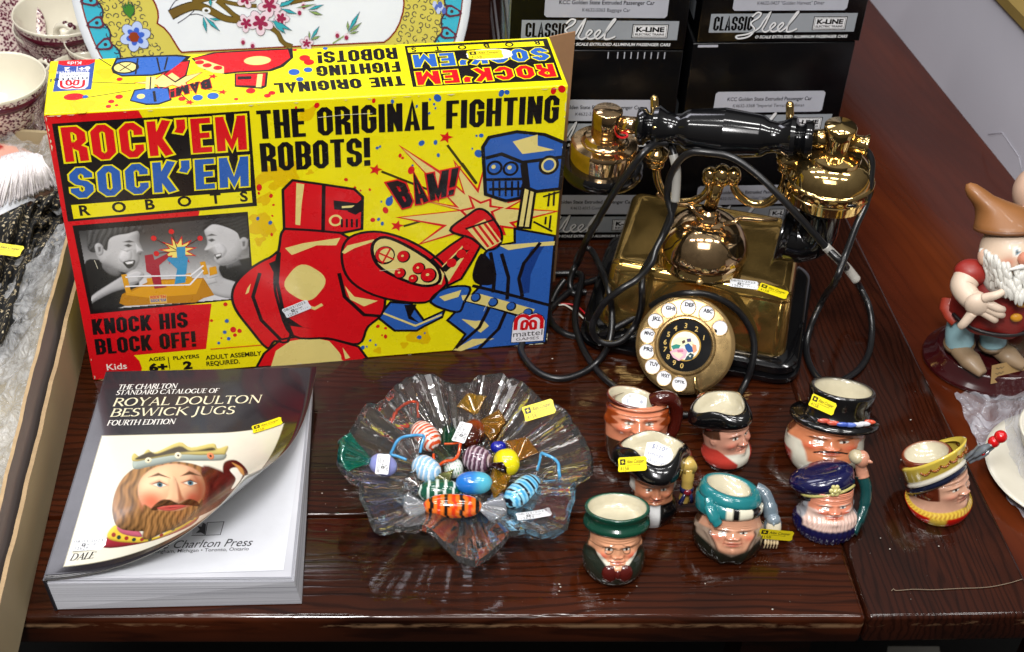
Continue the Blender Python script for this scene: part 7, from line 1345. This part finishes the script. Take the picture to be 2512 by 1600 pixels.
for i in range(ny+1):
    for j in range(nx+1):
        px = -260+690*j/nx; k = i/ny; top_ = yd(max(px, 0))+(-.55*px if px < 0 else 0); bot = np.interp(px, [-260, 0, 60, 120, 180, 210, 300, 430], [1560, 1470, 1370, 1310, 1130, 900, 830, 790]); py = top_+(bot-top_)*k
        z = .060-.022*k+.010*math.sin(k*9+px*.012)*math.sin(px*.011+1.5*k)+.006*math.sin(px*.03-k*14+math.sin(k*7)*1.5)+.004*math.sin(px*.055+k*23); e_ = min(1, (1-k)*9, (430-px)/60); z = z*max(.15, e_)+.012*(1-max(.15, e_)) if k > .5 else z; z -= .012*(1-min(1, k*12))
        q = P(*Kd(px, py), z); V.append(q)
obj('dress', V, grid_faces(ny+1, nx+1), M_cloth, doll)
fc = P(*Kd(125, 345), .060); XF[0] = Matrix.Translation(Vector(fc)) @ Matrix.Rotation(-.5, 4, 'Z') @ Matrix.Rotation(.35, 4, 'Y')
m_ = ball((0, 0, 0), (.042, .027, .023), 48, 32); vv = np.array(m_[0]); SKD2 = np.array(C('#d3a793'))
cc = np.array([SKD2]*len(vv)); cc = lerpc(cc, .5*ga(vv[:, 0], -.012, .016)*ga(vv[:, 1], -.004, .014), C('#c97a70')); cc = lerpc(cc, sm(np.hypot(vv[:, 0]-.034, (vv[:, 1]-.0)*.7), .017, .015), C('#4a3428')); cc = lerpc(cc, sm(np.hypot((vv[:, 0]+.031)/1.6, vv[:, 1]+.001), .0052, .0044), C('#a01c14')); cc = lerpc(cc, ga(np.hypot(vv[:, 0]-.006, (vv[:, 1]-.011)*1.6), .012, .0007)*sm(vv[:, 1], .012, .014), C('#4a342c'))
obj('head', m_[0], m_[1], painted('doll_bisque', .35, .2, 0, 60, .04), doll, vc=cc); noframe()
rk = random.Random(9); strands = []; M_hair = plain('white_floss', C('#e0dadc'), .4, var=.15, scale=200)
for k in range(420):
    u = rk.random(); sx = 10+u*250; sy = 230-30*math.sin(u*pi*.9)+rk.uniform(-14, 30); ex_ = -120+u*460+rk.uniform(-25, 25); ey = 560-u*170+rk.uniform(-20, 20)
    mx = sx*.55+ex_*.45+rk.uniform(-10, 10); my = (sy+ey)/2-14; z0 = .0895+.003*math.sin(u*pi)+rk.uniform(-.0015, .0015)
    strands.append(tube(cat([P(*Kd(sx, sy), z0), P(*Kd(mx, my), z0-.007), P(*Kd(ex_, ey), .062+rk.uniform(-.003, .003))], 5), [.0010]*8+[.0006]*3, 5))
for k in range(40): sx = -40+rk.random()*60; strands.append(tube(cat([P(*Kd(sx-40, 250+rk.random()*20), .088), P(*Kd(sx, 280), .086), P(*Kd(sx-30, 400), .078)], 4), .0007, 5))
obj('beard', *join(*strands), M_hair, doll); 
bs = [P(*Kd(x, y), z) for x, y, z in ((-40, 600, .0585), (40, 560, .058), (240, 470, .056), (330, 400, .052), (250, 300, .080), (80, 275, .086), (-60, 330, .082))]
obj('beard_pad', *loft([[bs[0]]*7, bs, [np.mean(bs, 0)+np.array([0, 0, .001])]*7]), plain('white_floss_base', C('#cfd2da'), .6, var=.1, scale=150), doll)
sd = P(*Kd(35, 800), .067); sticker('yellow', doll, sd, (1, -.12, 0), (.1, 1, .1), .030)
# bubble wrap
t = NT('clear_bubble_wrap'); v = t.n('ShaderNodeTexVoronoi', feature='SMOOTH_F1'); v.inputs['Scale'].default_value = 75; t.l(t.co(sc=(1, 1, .3)), v.inputs['Vector']); nz = t.noise(55, 5, .7, None, 1.5)
t.bump(t.math('ADD', t.math('MULTIPLY', v.outputs['Distance'], -1.2), t.math('MULTIPLY', nz.outputs[0], 2.6)), 1.0, .006); al = t.ramp(nz.outputs[0], [(.35, (.16, .16, .16)), (.6, (.58, .58, .58))]); t.l(al.outputs[0], t.b.inputs['Alpha']); t.set(Base_Color=(.85, .86, .88, 1), Roughness=.10, Specular_IOR_Level=1.0); M_bub = t.m
wrap = thing('bubble_wrap', 'crumpled clear bubble wrap around the doll in the carton', 'bubble wrap', (-.42, .85, .01)); nx, ny = 120, 220; V = []; rk = np.random.RandomState(3)
for i in range(ny+1):
    for j in range(nx+1):
        u = j/nx; y = .56+.47*i/ny; x = lx(y)-.0125-.125*(1-u); 
        edge = u**3*.040; z = .020+edge*sm(np.array(y), .66, .80)+.020*sm(np.array(y), .78, .92)*u+.004*math.sin(x*90+y*40)*math.sin(y*65)+.003*math.sin(x*210-y*130); z += .0022*abs(math.sin(x*330)*math.sin(y*330+x*60))
        V.append((x, y, float(z)))
obj('film', V, grid_faces(ny+1, nx+1), M_bub, wrap)
V = []; nx, ny = 60, 40
for i in range(ny+1):
    for j in range(nx+1):
        x = -.56+.185*j/nx; y = 1.085+.066*i/ny; V.append((min(x, lx(y)-.014), y, .052+.030*sm(np.array(y), 1.09, 1.14)+.005*math.sin(x*160+y*90)+.003*math.sin(x*390)))
obj('film', V, grid_faces(ny+1, nx+1), M_bub, wrap)
# ------------------------------------------------------------------ cut glass bowl with glass sweets
Kb = crop(800, 880, 2.95); ZR = .047
rim = [(95, 760), (100, 680), (150, 560), (205, 480), (240, 420), (300, 320), (360, 330), (420, 300), (470, 225), (560, 165), (650, 125), (800, 115), (860, 165), (940, 185), (1040, 185), (1115, 125), (1180, 125), (1250, 100), (1330, 145), (1400, 160), (1480, 230), (1560, 300), (1690, 335), (1755, 400), (1780, 470), (1850, 560), (1915, 690), (1915, 810), (1850, 865), (1790, 900), (1790, 1000), (1755, 1080), (1735, 1200), (1650, 1245), (1560, 1270), (1440, 1240), (1330, 1260), (1260, 1340), (1170, 1420), (1070, 1472), (960, 1430), (870, 1345), (800, 1265), (690, 1200), (600, 1230), (490, 1215), (370, 1235), (330, 1160), (310, 1080), (260, 1000), (255, 900), (150, 840)]
R2 = np.array([P(*Kb(*p), ZR)[:2] for p in rim]); cc_ = np.array(P(*Kb(1010, 800), .006)[:2]); an = np.unwrap(np.arctan2(R2[:, 1]-cc_[1], R2[:, 0]-cc_[0])); rad = np.hypot(*(R2-cc_).T)
od = np.argsort(an); an, rad = an[od], rad[od]; nth = 288; th = np.linspace(0, 2*pi, nth, endpoint=False); rr = np.interp(th, an, rad, period=2*pi)
M_crys = glass('cut_crystal', (.96, .965, .97), .0, 1.60, .28); M_crys.node_tree.nodes['Principled BSDF'].inputs['Transmission Weight'].default_value = .984
nb = 46; zig = lambda t: abs(((t*nb/(2*pi)) % 1)*2-1)
zig2 = lambda t: abs(((t*34/(2*pi)+.2*math.sin(3*t)) % 1)*2-1)**.8
S_ = [0, .12, .24, .34, .42, .5, .58, .66, .74, .82, .9, .96, 1.0]; rg = []
zp = lambda s: .0085+(ZR-.0085)*max(0, (s-.22)/.78)**1.35
for s in S_: rg.append([(cc_[0]+rr[i]*s*math.cos(th[i]), cc_[1]+rr[i]*s*math.sin(th[i]), zp(s)+((.0017+.0008*math.sin(th[i]*5.3+1))*zig(th[i])*s**1.3+.0009*math.sin(th[i]*9)*s)) for i in range(nth)])
rg.append([(cc_[0]+rr[i]*1.020*math.cos(th[i]), cc_[1]+rr[i]*1.020*math.sin(th[i]), zp(1)-.0030+.0011*zig(th[i])+.0009*math.sin(th[i]*9)) for i in range(nth)])
for s in [1.0, .96, .9, .82, .74, .66, .58, .5, .42, .34]: rg.append([(cc_[0]+rr[i]*(s-.002)*math.cos(th[i]), cc_[1]+rr[i]*(s-.002)*math.sin(th[i]), zp(s)-.0056-.0034*zig2(th[i])*min(1, s*1.15)+.0009*math.sin(th[i]*9)*s-.0010*(1 if s in (.9, .74, .58) else 0)) for i in range(nth)])
for s, z in ((.30, .0015), (.28, .0006), (.26, .0006), (.24, .0030), (.12, .0034), (1e-4, .0034)): rg.append([(cc_[0]+rr[i]*s*math.cos(th[i]), cc_[1]+rr[i]*s*math.sin(th[i]), z) for i in range(nth)])
rg[0] = [(cc_[0]+1e-5*math.cos(a_), cc_[1]+1e-5*math.sin(a_), .0085) for a_ in th]
bowl = thing('glass_bowl', 'cut crystal leaf-shaped bowl with scalloped rim, full of glass sweets', 'bowl', (cc_[0], cc_[1], 0))
ob = obj('crystal_dish', *loft(rg), M_crys, bowl, smooth=True); outward(ob); autosmooth(ob, 16)
bq = P(*Kb(1540, 372), .043); sticker('yellow', bowl, bq, (1, .30, .22), (-.05, .75, .7), .0262, 0.08)
bq = P(*Kb(1505, 1132), .034); sticker('white', bowl, bq, (1, .22, .08), (-.1, .75, -.3), .0270, 0.08)
def gm(name, col, rough=.03, tr=.55): t = NT(name); t.set(Base_Color=tuple(col)+(1,), Roughness=rough, IOR=1.5, Transmission_Weight=tr, Coat_Weight=.5); return t.m
M_candy = painted('striped_glass', .05, .8, 0, 40, .03, crough=.02)
M_clear = glass('clear_glass', (.95, .96, .97), .0, 1.48)
CRY = {}
def fan(parent, p, d, up, L, w, col, rimcol=None, twist=.5, seed=0):
    """pressed glass wrapper end: a fluted wedge opening from the neck"""
    d = Vector(d).normalized(); s = d.cross(Vector(up)).normalized(); n = s.cross(d); R_ = []; m = 40
    for k in np.linspace(0, 1, 9):
        R_.append([tuple(Vector(p)+d*(L*k)+s*((.0016+(w*1.3-.0016)*k**.8)*math.cos(a)*1.0)+n*((.0015+.0012*k)*math.sin(a)+.0028*k*math.sin(3*math.cos(a)*1.6+seed))+d*(-.34*L*k*k*(math.cos(a)**2))) for a in np.arange(m)*2*pi/m])
    key = str(col)
    if key not in CRY: CRY[key] = M_clear if col is None else gm('tinted_glass', col, .04, .8)
    f = outward(obj('wrapper_end', *loft(R_, True, True), CRY[key], parent))
    if rimcol is not None:
        e = R_[-1]; lp_ = [e[i] for i in range(0, m//2+1)]; a_, b_ = R_[1][0], R_[1][m//2]
        pth = [R_[3][0]]+lp_+[R_[3][m//2]]; pth = cat([R_[2][0], R_[5][0]]+lp_[1:-1:3]+[R_[5][m//2], R_[2][m//2]], 4)
        obj('coloured_edge', *tube(pth, .0013, 8), gm('edge_glass', rimcol, .05, .15), f)
def sweet(label, K0, K1, r, z, pattern, cols, ends, zz2=None, mat=None):
    """K0, K1: the two body ends seen in the bowl; ends: per end (K of the wrapper tip, half width, tint, edge colour) or None"""
    p0, p1 = np.array(P(*Kb(*K0), z)), np.array(P(*Kb(*K1), zz2 if zz2 is not None else z)); d = p1-p0; L = np.linalg.norm(d); c = (p0+p1)/2
    t = thing('glass_sweet', label, 'glass sweet', c, 'glass sweets in the crystal bowl')
    m = ball((0, 0, 0), 1, 40, 48); v = np.array(m[0]); v2 = v.copy(); zc = v[:, 2]; pr = (1-np.abs(zc)**2.6)**.5; rho = np.hypot(v[:, 0], v[:, 1])+1e-9; v2[:, 0] = v[:, 0]/rho*pr*r; v2[:, 1] = v[:, 1]/rho*pr*r; v2[:, 2] = zc*L*.56
    an_ = np.arctan2(v[:, 1], v[:, 0]); cc = pattern(zc, an_, [np.array(C(q)) for q in cols]); V, F = xform((v2, m[1]), Matrix.Translation(Vector(c)) @ Vector(d).to_track_quat('Z', 'Y').to_matrix().to_4x4())
    obj('body', V, F, mat or M_candy, t, vc=cc)
    for k, e in enumerate(ends):
        if not e: continue
        tipK, w, tint, edge = e[:4]; zt_ = e[4] if len(e) > 4 else z+.006; b = p0 if k == 0 else p1; tip = np.array(P(*Kb(*tipK), zt_)); fan(t, b*.96+c*.04, tip-b, (0, -.3, 1), float(np.linalg.norm(tip-b)), w, C(tint) if tint else None, C(edge) if edge else None, seed=k*1.7+len(label))
    return t
sel = lambda k, A_, B_: np.where(k[:, None], A_, B_)
def bands(n, ph=0, w=.5, tw=0.0): return lambda z, a, c: sel(((z*n+ph+tw*a/(2*pi)+.06*np.sin(3*a)) % 1) < w, c[0], c[1])
def solidp(z, a, c): return np.tile(c[0], (len(z), 1))
def grad(z, a, c): k = sm(z, -.3, .5)[:, None]; return c[0]*(1-k)+c[1]*k
def tri3(n, tw): return lambda z, a, c: np.array([c[0], c[1], c[2], c[1]])[(np.floor((z*n+tw*a/(2*pi)+.05*np.sin(2*a)) % 1*4)).astype(int)]
def swirl(z, a, c): k = ((z*3.2+.8*np.sin(a)+.3*np.sin(2*a)) % 1); return np.where((k < .16)[:, None], c[1], np.where((k > .55)[:, None], c[0], c[2]))
sweet('orange and white striped glass sweet with orange edged wrapper ends', (655, 490), (790, 632), .0102, .024, bands(4.6, 0, .5, .25), ['#c4481c', '#d8cfc6'], [((520, 360), .0110, None, '#d8400f', .030), ((925, 745), .0115, None, '#d24a12', .024)])
am = sweet('amber brown glass sweet with date sticker and gold wrapper end', (1015, 625), (1095, 470), .0096, .022, grad, ['#3c1204', '#7a3008'], [((1130, 640), .0045, None, None, .02), ((1285, 480), .0110, '#b98428', None, .030)])
fan(am, P(*Kb(1085, 400), .034), P(*Kb(1030, 240), .042)-P(*Kb(1085, 400), .034), (0, -.4, 1), .017, .0098, C('#c79a3a'), None, seed=2.1); fan(am, P(*Kb(1100, 470), .026), P(*Kb(1075, 360), .034)-P(*Kb(1100, 470), .026), (0, -.4, 1), .012, .0045, None, None, seed=.4)
qa = P(*Kb(985, 535), .033); sticker('white', am, qa, np.array(P(*Kb(1060, 530), .033))-np.array(P(*Kb(960, 600), .033))*0-np.array(P(*Kb(1010, 640), .033)), np.array(P(*Kb(870, 545), .033))-np.array(P(*Kb(1010, 640), .033)), .0235)
lv = sweet('pale lavender glass sweet with date sticker and teal wrapper end over the rim', (325, 740), (500, 800), .0084, .038, solidp, ['#8288c0'], [((85, 640), .0130, '#18907a', None, .060), None], .032)
qa = P(*Kb(410, 765), .0450); dx_ = np.array(P(*Kb(385, 690), .0415))-np.array(P(*Kb(365, 850), .0415)); sticker('white', lv, qa, dx_, np.array(P(*Kb(380, 760), .041))-np.array(P(*Kb(450, 775), .041)), .0220)
sweet('white and pale blue banded sweet with blue edged wrapper end', (650, 745), (800, 850), .0098, .026, swirl, ['#8fb8d8', '#6ea6d0', '#d4dade'], [((555, 570), .0112, None, '#4c98cc', .036), ((880, 905), .0095, '#9a9c62', None, .026)])
sweet('mauve swirled glass sweet in the middle of the bowl', (1010, 690), (1180, 770), .0108, .021, swirl, ['#5a3c4e', '#2a1622', '#b4a0ac'], [None, ((1300, 790), .0028, '#3c1420', None, .034)])
sweet('round bright yellow glass sweet', (1225, 770), (1385, 735), .0112, .024, solidp, ['#d6c812'], [((1265, 930), .0075, '#c49a2c', None, .026), ((1440, 590), .0110, '#c0822c', None, .030)])
sweet('blue and turquoise glass sweet with golden wrapper end', (950, 900), (1190, 900), .0092, .027, grad, ['#1c6cc0', '#4fa8c0'], [None, ((1300, 940), .0085, '#c08c20', None, .028)])
sweet('light blue sweet with wavy black stripes and blue edged wrapper end', (1320, 1045), (1520, 880), .0102, .024, tri3(2.6, .3), ['#3c94c4', '#86c2dc', '#0c1420'], [((1180, 1010), .0065, '#9aa8c8', None, .020), ((1690, 760), .0115, None, '#4c9ccc', .038)])
sweet('dark green glass sweet with white stripes behind the red one', (680, 960), (960, 960), .0095, .020, bands(2.6, .1, .74, .3), ['#0a4a36', '#c8d2cc'], [((545, 895), .0110, None, None, .026), None])
sweet('red and orange glass sweet with black bands, nearest the front rim', (725, 1065), (1105, 1070), .0094, .030, tri3(1.9, .12), ['#c8300c', '#d86a1a', '#160c08'], [((560, 1095), .0100, '#c9ccd2', None, .032), ((1310, 1105), .0098, '#c9ccd2', None, .032)])
sweet('small cobalt blue twisted glass sweet under the gold wrapper', (1195, 640), (1300, 640), .0050, .022, solidp, ['#121c8c'], [None, None])
sweet('white glass sweet with green dots low in the bowl', (860, 800), (985, 790), .0080, .016, lambda z, a, c: sel((np.sin(z*22)*np.sin(a*7)) > .55, c[0], c[1]), ['#2c8a50', '#cdd2d0'], [((900, 470), .0050, '#0c6a48', None, .016), None])
# ------------------------------------------------------------------ figurines and the bagged china on the reddish table
ZS = -.0118; Kf = crop(2100, 400, 2.5558)
M_bisq = painted('matt_bisque', .5, .08, .03, 80, .07); M_maho = plain('mahogany_lacquer', C('#330b0e'), .12, var=.25, scale=18, coat=.6)
fb_ = P(*Kf(420, 1205), ZS); fcen = np.array([fb_[0]+.062, fb_[1]-.004, ZS]); fig = thing('gnome_figurine', 'bearded gnome figurine in a red coat and brown cap on a dark oval plinth', 'figurine', fcen)
XF[0] = Matrix.Translation(Vector(fcen)); obj('plinth', *loft([ring(r, z, r*.80, n=64) for r, z in ((1e-4, 0), (.062, 0), (.064, .003), (.063, .006), (.0585, .0075), (.0575, .011), (.0545, .0125), (.0535, .0165), (.050, .018), (1e-4, .018))]), M_maho, fig); noframe()
yF = fcen[1]-.004; ZP = ZS+.018
def fq(x, y, off=0.0): return np.array(PY(*Kf(x, y), yF+off))
def part(name, m, col, lab=None, vary=None): return solid(name, m, C(col), fig, M_bisq)
for nm, a, b, c_ in (('shoe', (640, 1170), (720, 1245), (800, 1310)), ('shoe', (880, 1160), (960, 1215), (1060, 1265))):
    q = [np.array([*P(*Kf(*p), ZP+.008)[:2], ZP+.0085]) for p in (a, b, c_)]; q[2][2] = ZP+.0055; part(nm, tube(cat(q, 8), np.concatenate([np.linspace(.0085, .0100, 8), np.linspace(.0100, .0045, 9)]), 18, True, .8), '#8a7358')
for x, w in ((650, .0125), (860, .0115)): part('trouser_leg', tube(cat([fq(x, 1130, -.006), fq(x, 1060, -.004), fq(x+20, 960, 0)], 6), [w]*13, 18), '#8fb4bc'); part('shoe_cuff', tube([fq(x-2, 1142, -.006), fq(x-2, 1122, -.006)], w*1.12, 18), '#6f5a42')
bc_ = fq(880, 880, -.004)+np.array([0, 0, .004])
def coat():
    R_ = []
    for k, (rx, dz, sh) in enumerate([(.0345, -.019, 0), (.0385, -.013, 0), (.0390, -.002, 0), (.0368, .010, 0), (.0320, .022, 0), (.0250, .033, .002), (.0150, .042, .004), (.010, .046, .004)]): R_.append(ring(rx, bc_[2]+dz, rx*.86, bc_[0]+sh, bc_[1], 64, 0, lambda a, k=k: 1+(.05*math.sin(7*a) if k < 2 else .01*math.sin(5*a))))
    return loft(R_)
part('coat', coat(), '#7c1a14'); part('coat_tail', tube(cat([fq(620, 870, .004), fq(610, 930, -.004), fq(650, 975, -.010)], 6), [.012]*6+[.010]*7, 16, True, .5), '#96301c')
bl_ = [(bc_[0]+.0392*math.sin(a), bc_[1]-.0340*math.cos(a)*1.0, bc_[2]-.0115) for a in np.linspace(-1.3, 1.3, 20)]; part('belt', tube(bl_, .0018, 8), '#140a0c'); 
for x, y in ((1005, 970), (1040, 880)): part('button', ball(fq(x, y, -.041), (.0052, .0030, .0042), 14, 8), '#c88a1c')
part('sleeve', ball(fq(725, 685, -.012), (.0150, .0120, .0115)), '#8c221a')
part('arm', tube(cat([fq(690, 730, -.018), fq(670, 780, -.024), fq(720, 850, -.034), fq(770, 870, -.040)], 7), np.linspace(.0115, .0085, 22), 18), '#cdb8a4')
hd_ = fq(765, 885, -.043); part('hand', join(ball(hd_, (.0115, .0075, .0110), 18, 12), *[tube(cat([hd_+np.array([.004, -.001, .004-.005*k]), hd_+np.array([.014+.002*(k == 1), -.006, .002-.0058*k]), hd_+np.array([.021+.003*(k == 1)-.002*k, -.003, -.002-.0058*k])], 5), np.linspace(.0042, .0030, 11), 12) for k in range(3)], tube(cat([hd_+np.array([.002, -.002, .008]), hd_+np.array([.010, -.005, .0145]), hd_+np.array([.016, -.003, .017])], 5), np.linspace(.0042, .0030, 11), 12), tube(cat([hd_+np.array([-.003, -.002, -.008]), hd_+np.array([-.008, -.004, -.018]), hd_+np.array([-.010, -.003, -.023])], 5), np.linspace(.0044, .0032, 11), 12)), '#cdb8a4')
hc = fq(962, 560, -.006); MH = Matrix.Translation(Vector(hc)) @ Matrix.Rotation(.25, 4, 'Z') @ Matrix.Rotation(-.55, 4, 'X') @ Matrix.Scale(.78, 4)
def hpart(name, m, col): XF[0] = MH; part(name, m, col); noframe()
m_ = ball((0, 0, 0), (.0325, .031, .0345), 72, 56); v = np.array(m_[0]); n_ = v/np.linalg.norm(v, axis=1)[:, None]; fr_ = n_[:, 1] < 0; X_, Z_ = np.abs(n_[:, 0]), n_[:, 2]
cc = np.tile(np.array(C('#cfb7a0')), (len(v), 1)); cc = lerpc(cc, .75*ga(X_, .52, .22)*ga(Z_, -.22, .20)*fr_, C('#b8654a')); eyx = X_-.27
cc = lerpc(cc, sm(np.hypot(eyx/.13, (Z_-.14)/.19), 1.12, .92)*fr_, C('#dcd8d0')); cc = lerpc(cc, sm(np.hypot((eyx+.02)/.075, (Z_-.12)/.095), 1.2, .85)*fr_, C('#5a7a8a')); cc = lerpc(cc, sm(np.hypot((eyx+.02)/.035, (Z_-.12)/.045), 1.2, .8)*fr_, C('#0c0a0a'))
cc = lerpc(cc, ga(Z_-.44+.6*eyx**2, 0, .028)*sm(np.abs(eyx), .22, .15)*fr_, C('#c9c6be')); cc = lerpc(cc, ga(Z_+.42-.5*X_**2, 0, .03)*sm(X_, .25, .2)*fr_, C('#8a3428'))
XF[0] = MH; obj('face', v, m_[1], M_bisq, fig, vc=cc); noframe()
hpart('nose', ball((0, -.033, -.004), (.0088, .0095, .0080)), '#c47f66'); hpart('ear', ball((-.0325, -.001, -.002), (.005, .007, .009)), '#c9a58e')
rk = random.Random(4); bd_ = []
for k in range(230):
    a = -1.75+rk.random()*3.5; lv_ = rk.random(); x = .0330*math.sin(a)*(1-.25*lv_); y = -.0300*math.cos(a)*(1+.10*lv_)-.002; zt_ = -.016+.020*abs(math.sin(a))**2-.030*lv_
    bd_.append(tube(cat([(x, y, zt_+.004), (x*1.02+.001*math.sin(k), y-.0028, zt_-.003), (x*.98-.0015*math.cos(k*2), y-.0010, zt_-.012)], 4), np.array([.0018, .0026, .0030, .0030, .0028, .0024, .0020, .0014, .0006]), 7))
hpart('beard', join(*bd_, ball((0, .002, -.026), (.0290, .0270, .0250), 32, 20)), '#c9c7c0'); hpart('moustache', join(*[tube(cat([(sx_*.001, -.0345, -.0105), (sx_*.010, -.0350, -.0120), (sx_*.020, -.0300, -.0145)], 5), np.linspace(.0042, .0010, 11), 12) for sx_ in (-1, 1)]), '#d2d0ca')
hpart('cap', loft([ring(r*.97, z+.0085, r*.95, ox, oy+.002, 56, .10) for r, z, ox, oy in ((.0325, .0165, 0, 0), (.0360, .0160, 0, 0), (.0368, .0205, 0, .001), (.0350, .0255, 0, .002), (.0320, .033, -.001, .005), (.0270, .040, -.006, .007), (.0200, .047, -.016, .009), (.0150, .054, -.026, .010), (.0110, .062, -.033, .010), (.0060, .068, -.037, .010), (1e-4, .070, -.038, .010))]), '#8a5a30')
hpart('cap_band', loft([ring(r*.97, z+.0085, r*.95, 0, .002, 56, .10) for r, z in ((.0364, .0162), (.0378, .0172), (.0378, .0195), (.0366, .0205))]), '#6b4222')
pl0, pl1, pl2 = [np.array(P(*Kf(x, y), ZS+.0125)) for x, y in ((835, 1385), (1050, 1335), (815, 1345))]
up_ = np.array([0, .62, .78]); e_ = (pl1-pl0); L_ = np.linalg.norm(e_); e_ /= L_; n_ = np.cross(e_, up_); A = Art(); A.rect(0, 0, L_*1.05, .0165, C('#8f7348'), 0)
for k_ in range(3): A.line([(L_*.12+i*L_*.035, .0125-.0045*k_+.0008*math.sin(i*2.1+k_)) for i in range(8+(k_ == 2)*10)], .0006, C('#2a2014'), 1)
A.build('plaque', lambda u, v, l: tuple(pl0+e_*u+up_*v+n_*(l+.002)), M_label, fig)
# neighbour: pale bald figurine mostly outside the frame
f2 = P(2560, 770, ZS); fg2 = thing('bald_figurine', 'pale pink round-headed figurine behind the gnome, cut off by the frame', 'figurine', f2); XF[0] = Matrix.Translation(Vector(f2))
obj('plinth', *loft([ring(r, z, r*.8, n=48) for r, z in ((1e-4, 0), (.050, 0), (.052, .004), (.046, .008), (.044, .014), (1e-4, .015))]), M_maho, fg2); solid('body', loft([ring(r, z, r*.85, n=40) for r, z in ((.028, .0148), (.034, .03), (.036, .05), (.030, .08), (.016, .098), (.013, .104))]), C('#5c7a4a'), fg2, M_bisq); noframe()
hq = np.array(PY(2556, 472, f2[1]-.0)); solid('head', ball(hq, (.0255, .024, .0250), 40, 28), C('#caa892'), fg2, M_bisq); solid('ear', ball(np.array(PY(2520, 528, f2[1]-.02)), (.013, .006, .010), 20, 12), C('#c49a88'), fg2, M_bisq); solid('neck', tube([f2+np.array([0, 0, .098]), hq], .013, 16), C('#caa892'), fg2, M_bisq)
solid('lantern', ball(np.array(PY(2504, 800, f2[1]-.05)), (.007, .006, .008), 16, 10), C('#8a8040'), fg2, M_bisq)
# clear bag with cream china
q = P(*K8b(1240, 640), ZS+.012); cb2 = thing('bowl', 'cream oval bowl with a yellow line inside the clear plastic bag', 'bowl', q); XF[0] = Matrix.Translation(Vector((q[0]+.030, q[1]-.004, ZS+.0145)))
M_cch = painted('cream_china', .15, .4, 0, 40, .03); V, F = lathe([(1e-5, .003), (.022, .0), (.025, .003), (.034, .013), (.0385, .026), (.0395, .028), (.0375, .0285), (.032, .014), (.02, .008), (1e-5, .007)], 64); nv = 64; cols_ = [C('#cfcabb')]*(nv*3)+[C('#b9a43c')]*nv+[C('#cfcabb')]*(nv*6); obj('china', V, F, M_cch, cb2, vc=cols_); noframe()
q2 = P(*K8b(1264, 830), ZS+.006); sc1 = thing('saucer', 'cream saucer with a green sprig inside the clear plastic bag', 'saucer', q2); XF[0] = Matrix.Translation(Vector((q2[0]+.034, q2[1]+.006, ZS+.0008))); V, F = lathe([(1e-5, .002), (.03, 0), (.034, .003), (.058, .010), (.066, .0125), (.0665, .0135), (.060, .012), (.036, .006), (1e-5, .005)], 64); obj('china', V, F, M_cch, sc1, vc=[C('#c9c4b6')]*len(V))
A = Art()
for k_ in range(5): A.disc(-.030+.006*k_, -.034+.004*(k_ % 2), .0052, .0026, C('#3f5a44'), 0, 10, .4*k_)
A.build('sprig', lambda u, v, l: (u, v, .0110+l), M_cch, sc1); noframe()
t = NT('clear_plastic_film'); nz = t.noise(45, 4, .6, None, 1.0); t.bump(nz.outputs[0], .8, .006); al = t.ramp(nz.outputs[0], [(.38, (.20, .20, .20)), (.62, (.50, .50, .50))]); t.l(al.outputs[0], t.b.inputs['Alpha']); t.set(Base_Color=(.62, .63, .70, 1), Roughness=.12, Specular_IOR_Level=1.0); M_film = t.m
bag = thing('plastic_bag', 'clear crumpled plastic bag over cream china beside the figurine plinth', 'bag', P(*K8b(1100, 600), ZS)); V = []; n1, n2 = 70, 70
for i in range(n1+1):
    for j in range(n2+1):
        u, w_ = j/n2, i/n1; le = np.interp(w_, [0, .25, .5, .75, 1], [735, 850, 950, 1090, 1270]); ye = 215+w_*960; x_ = le+u*640; yy_ = ye-u*(60+110*w_); hump = .036*sm(np.array(u), .18, .55)*sm(np.array(w_), .05, .3)*sm(np.array(w_), 1.0, .6); z = ZS+.0035+float(hump)+.0022*math.sin(u*26+w_*9)*math.sin(w_*21)+.0012*math.sin(u*61-w_*47); V.append(P(*K8b(x_, yy_), ZS+.001)*np.array([1, 1, 0])+np.array([0, 0, max(z, ZS+.0012)]))
obj('film', V, grid_faces(n1+1, n2+1), M_film, bag)
# ------------------------------------------------------------------ dust, crumbs and a thread on the table
tp2 = [P(*p, .0006) for p in ((2187, 1450), (2192, 1445), (2200, 1449), (2240, 1446), (2290, 1447), (2350, 1444), (2420, 1441), (2470, 1432), (2508, 1421))]
tag(obj('thread', *tube(cat(tp2, 6), .00035, 6), plain('pale_thread', C('#6a5b4a'), .8)), 'thin pale thread lying across the breadboard end of the table', 'thread')
rk = random.Random(21); ms = []
spots = [(1372, 1433), (1375, 1440), (1372, 1450), (1366, 1458), (1562, 1438), (1730, 1432), (2303, 1340), (2160, 1320), (2183, 1347), (2234, 1030), (2211, 1128), (1895, 1495), (800, 1300), (790, 1210), (1365, 910), (1290, 895), (1355, 880)]
for k_ in range(150): spots.append((rk.uniform(760, 2400), rk.uniform(880, 1480)))
for i_, (x, y) in enumerate(spots):
    r = (.0007 if i_ < 17 else .00022)*rk.uniform(.6, 1.3); q = P(x, y, .0003)
    if q[0] > ex(q[1])-.006: continue
    ms.append(ball((q[0], q[1], .0001+r*.3), (r, r*.8, r*.4), 6, 4))
obj('crumbs', *join(*ms), plain('dust_specks', C('#b0aca4'), .9), kind='stuff')
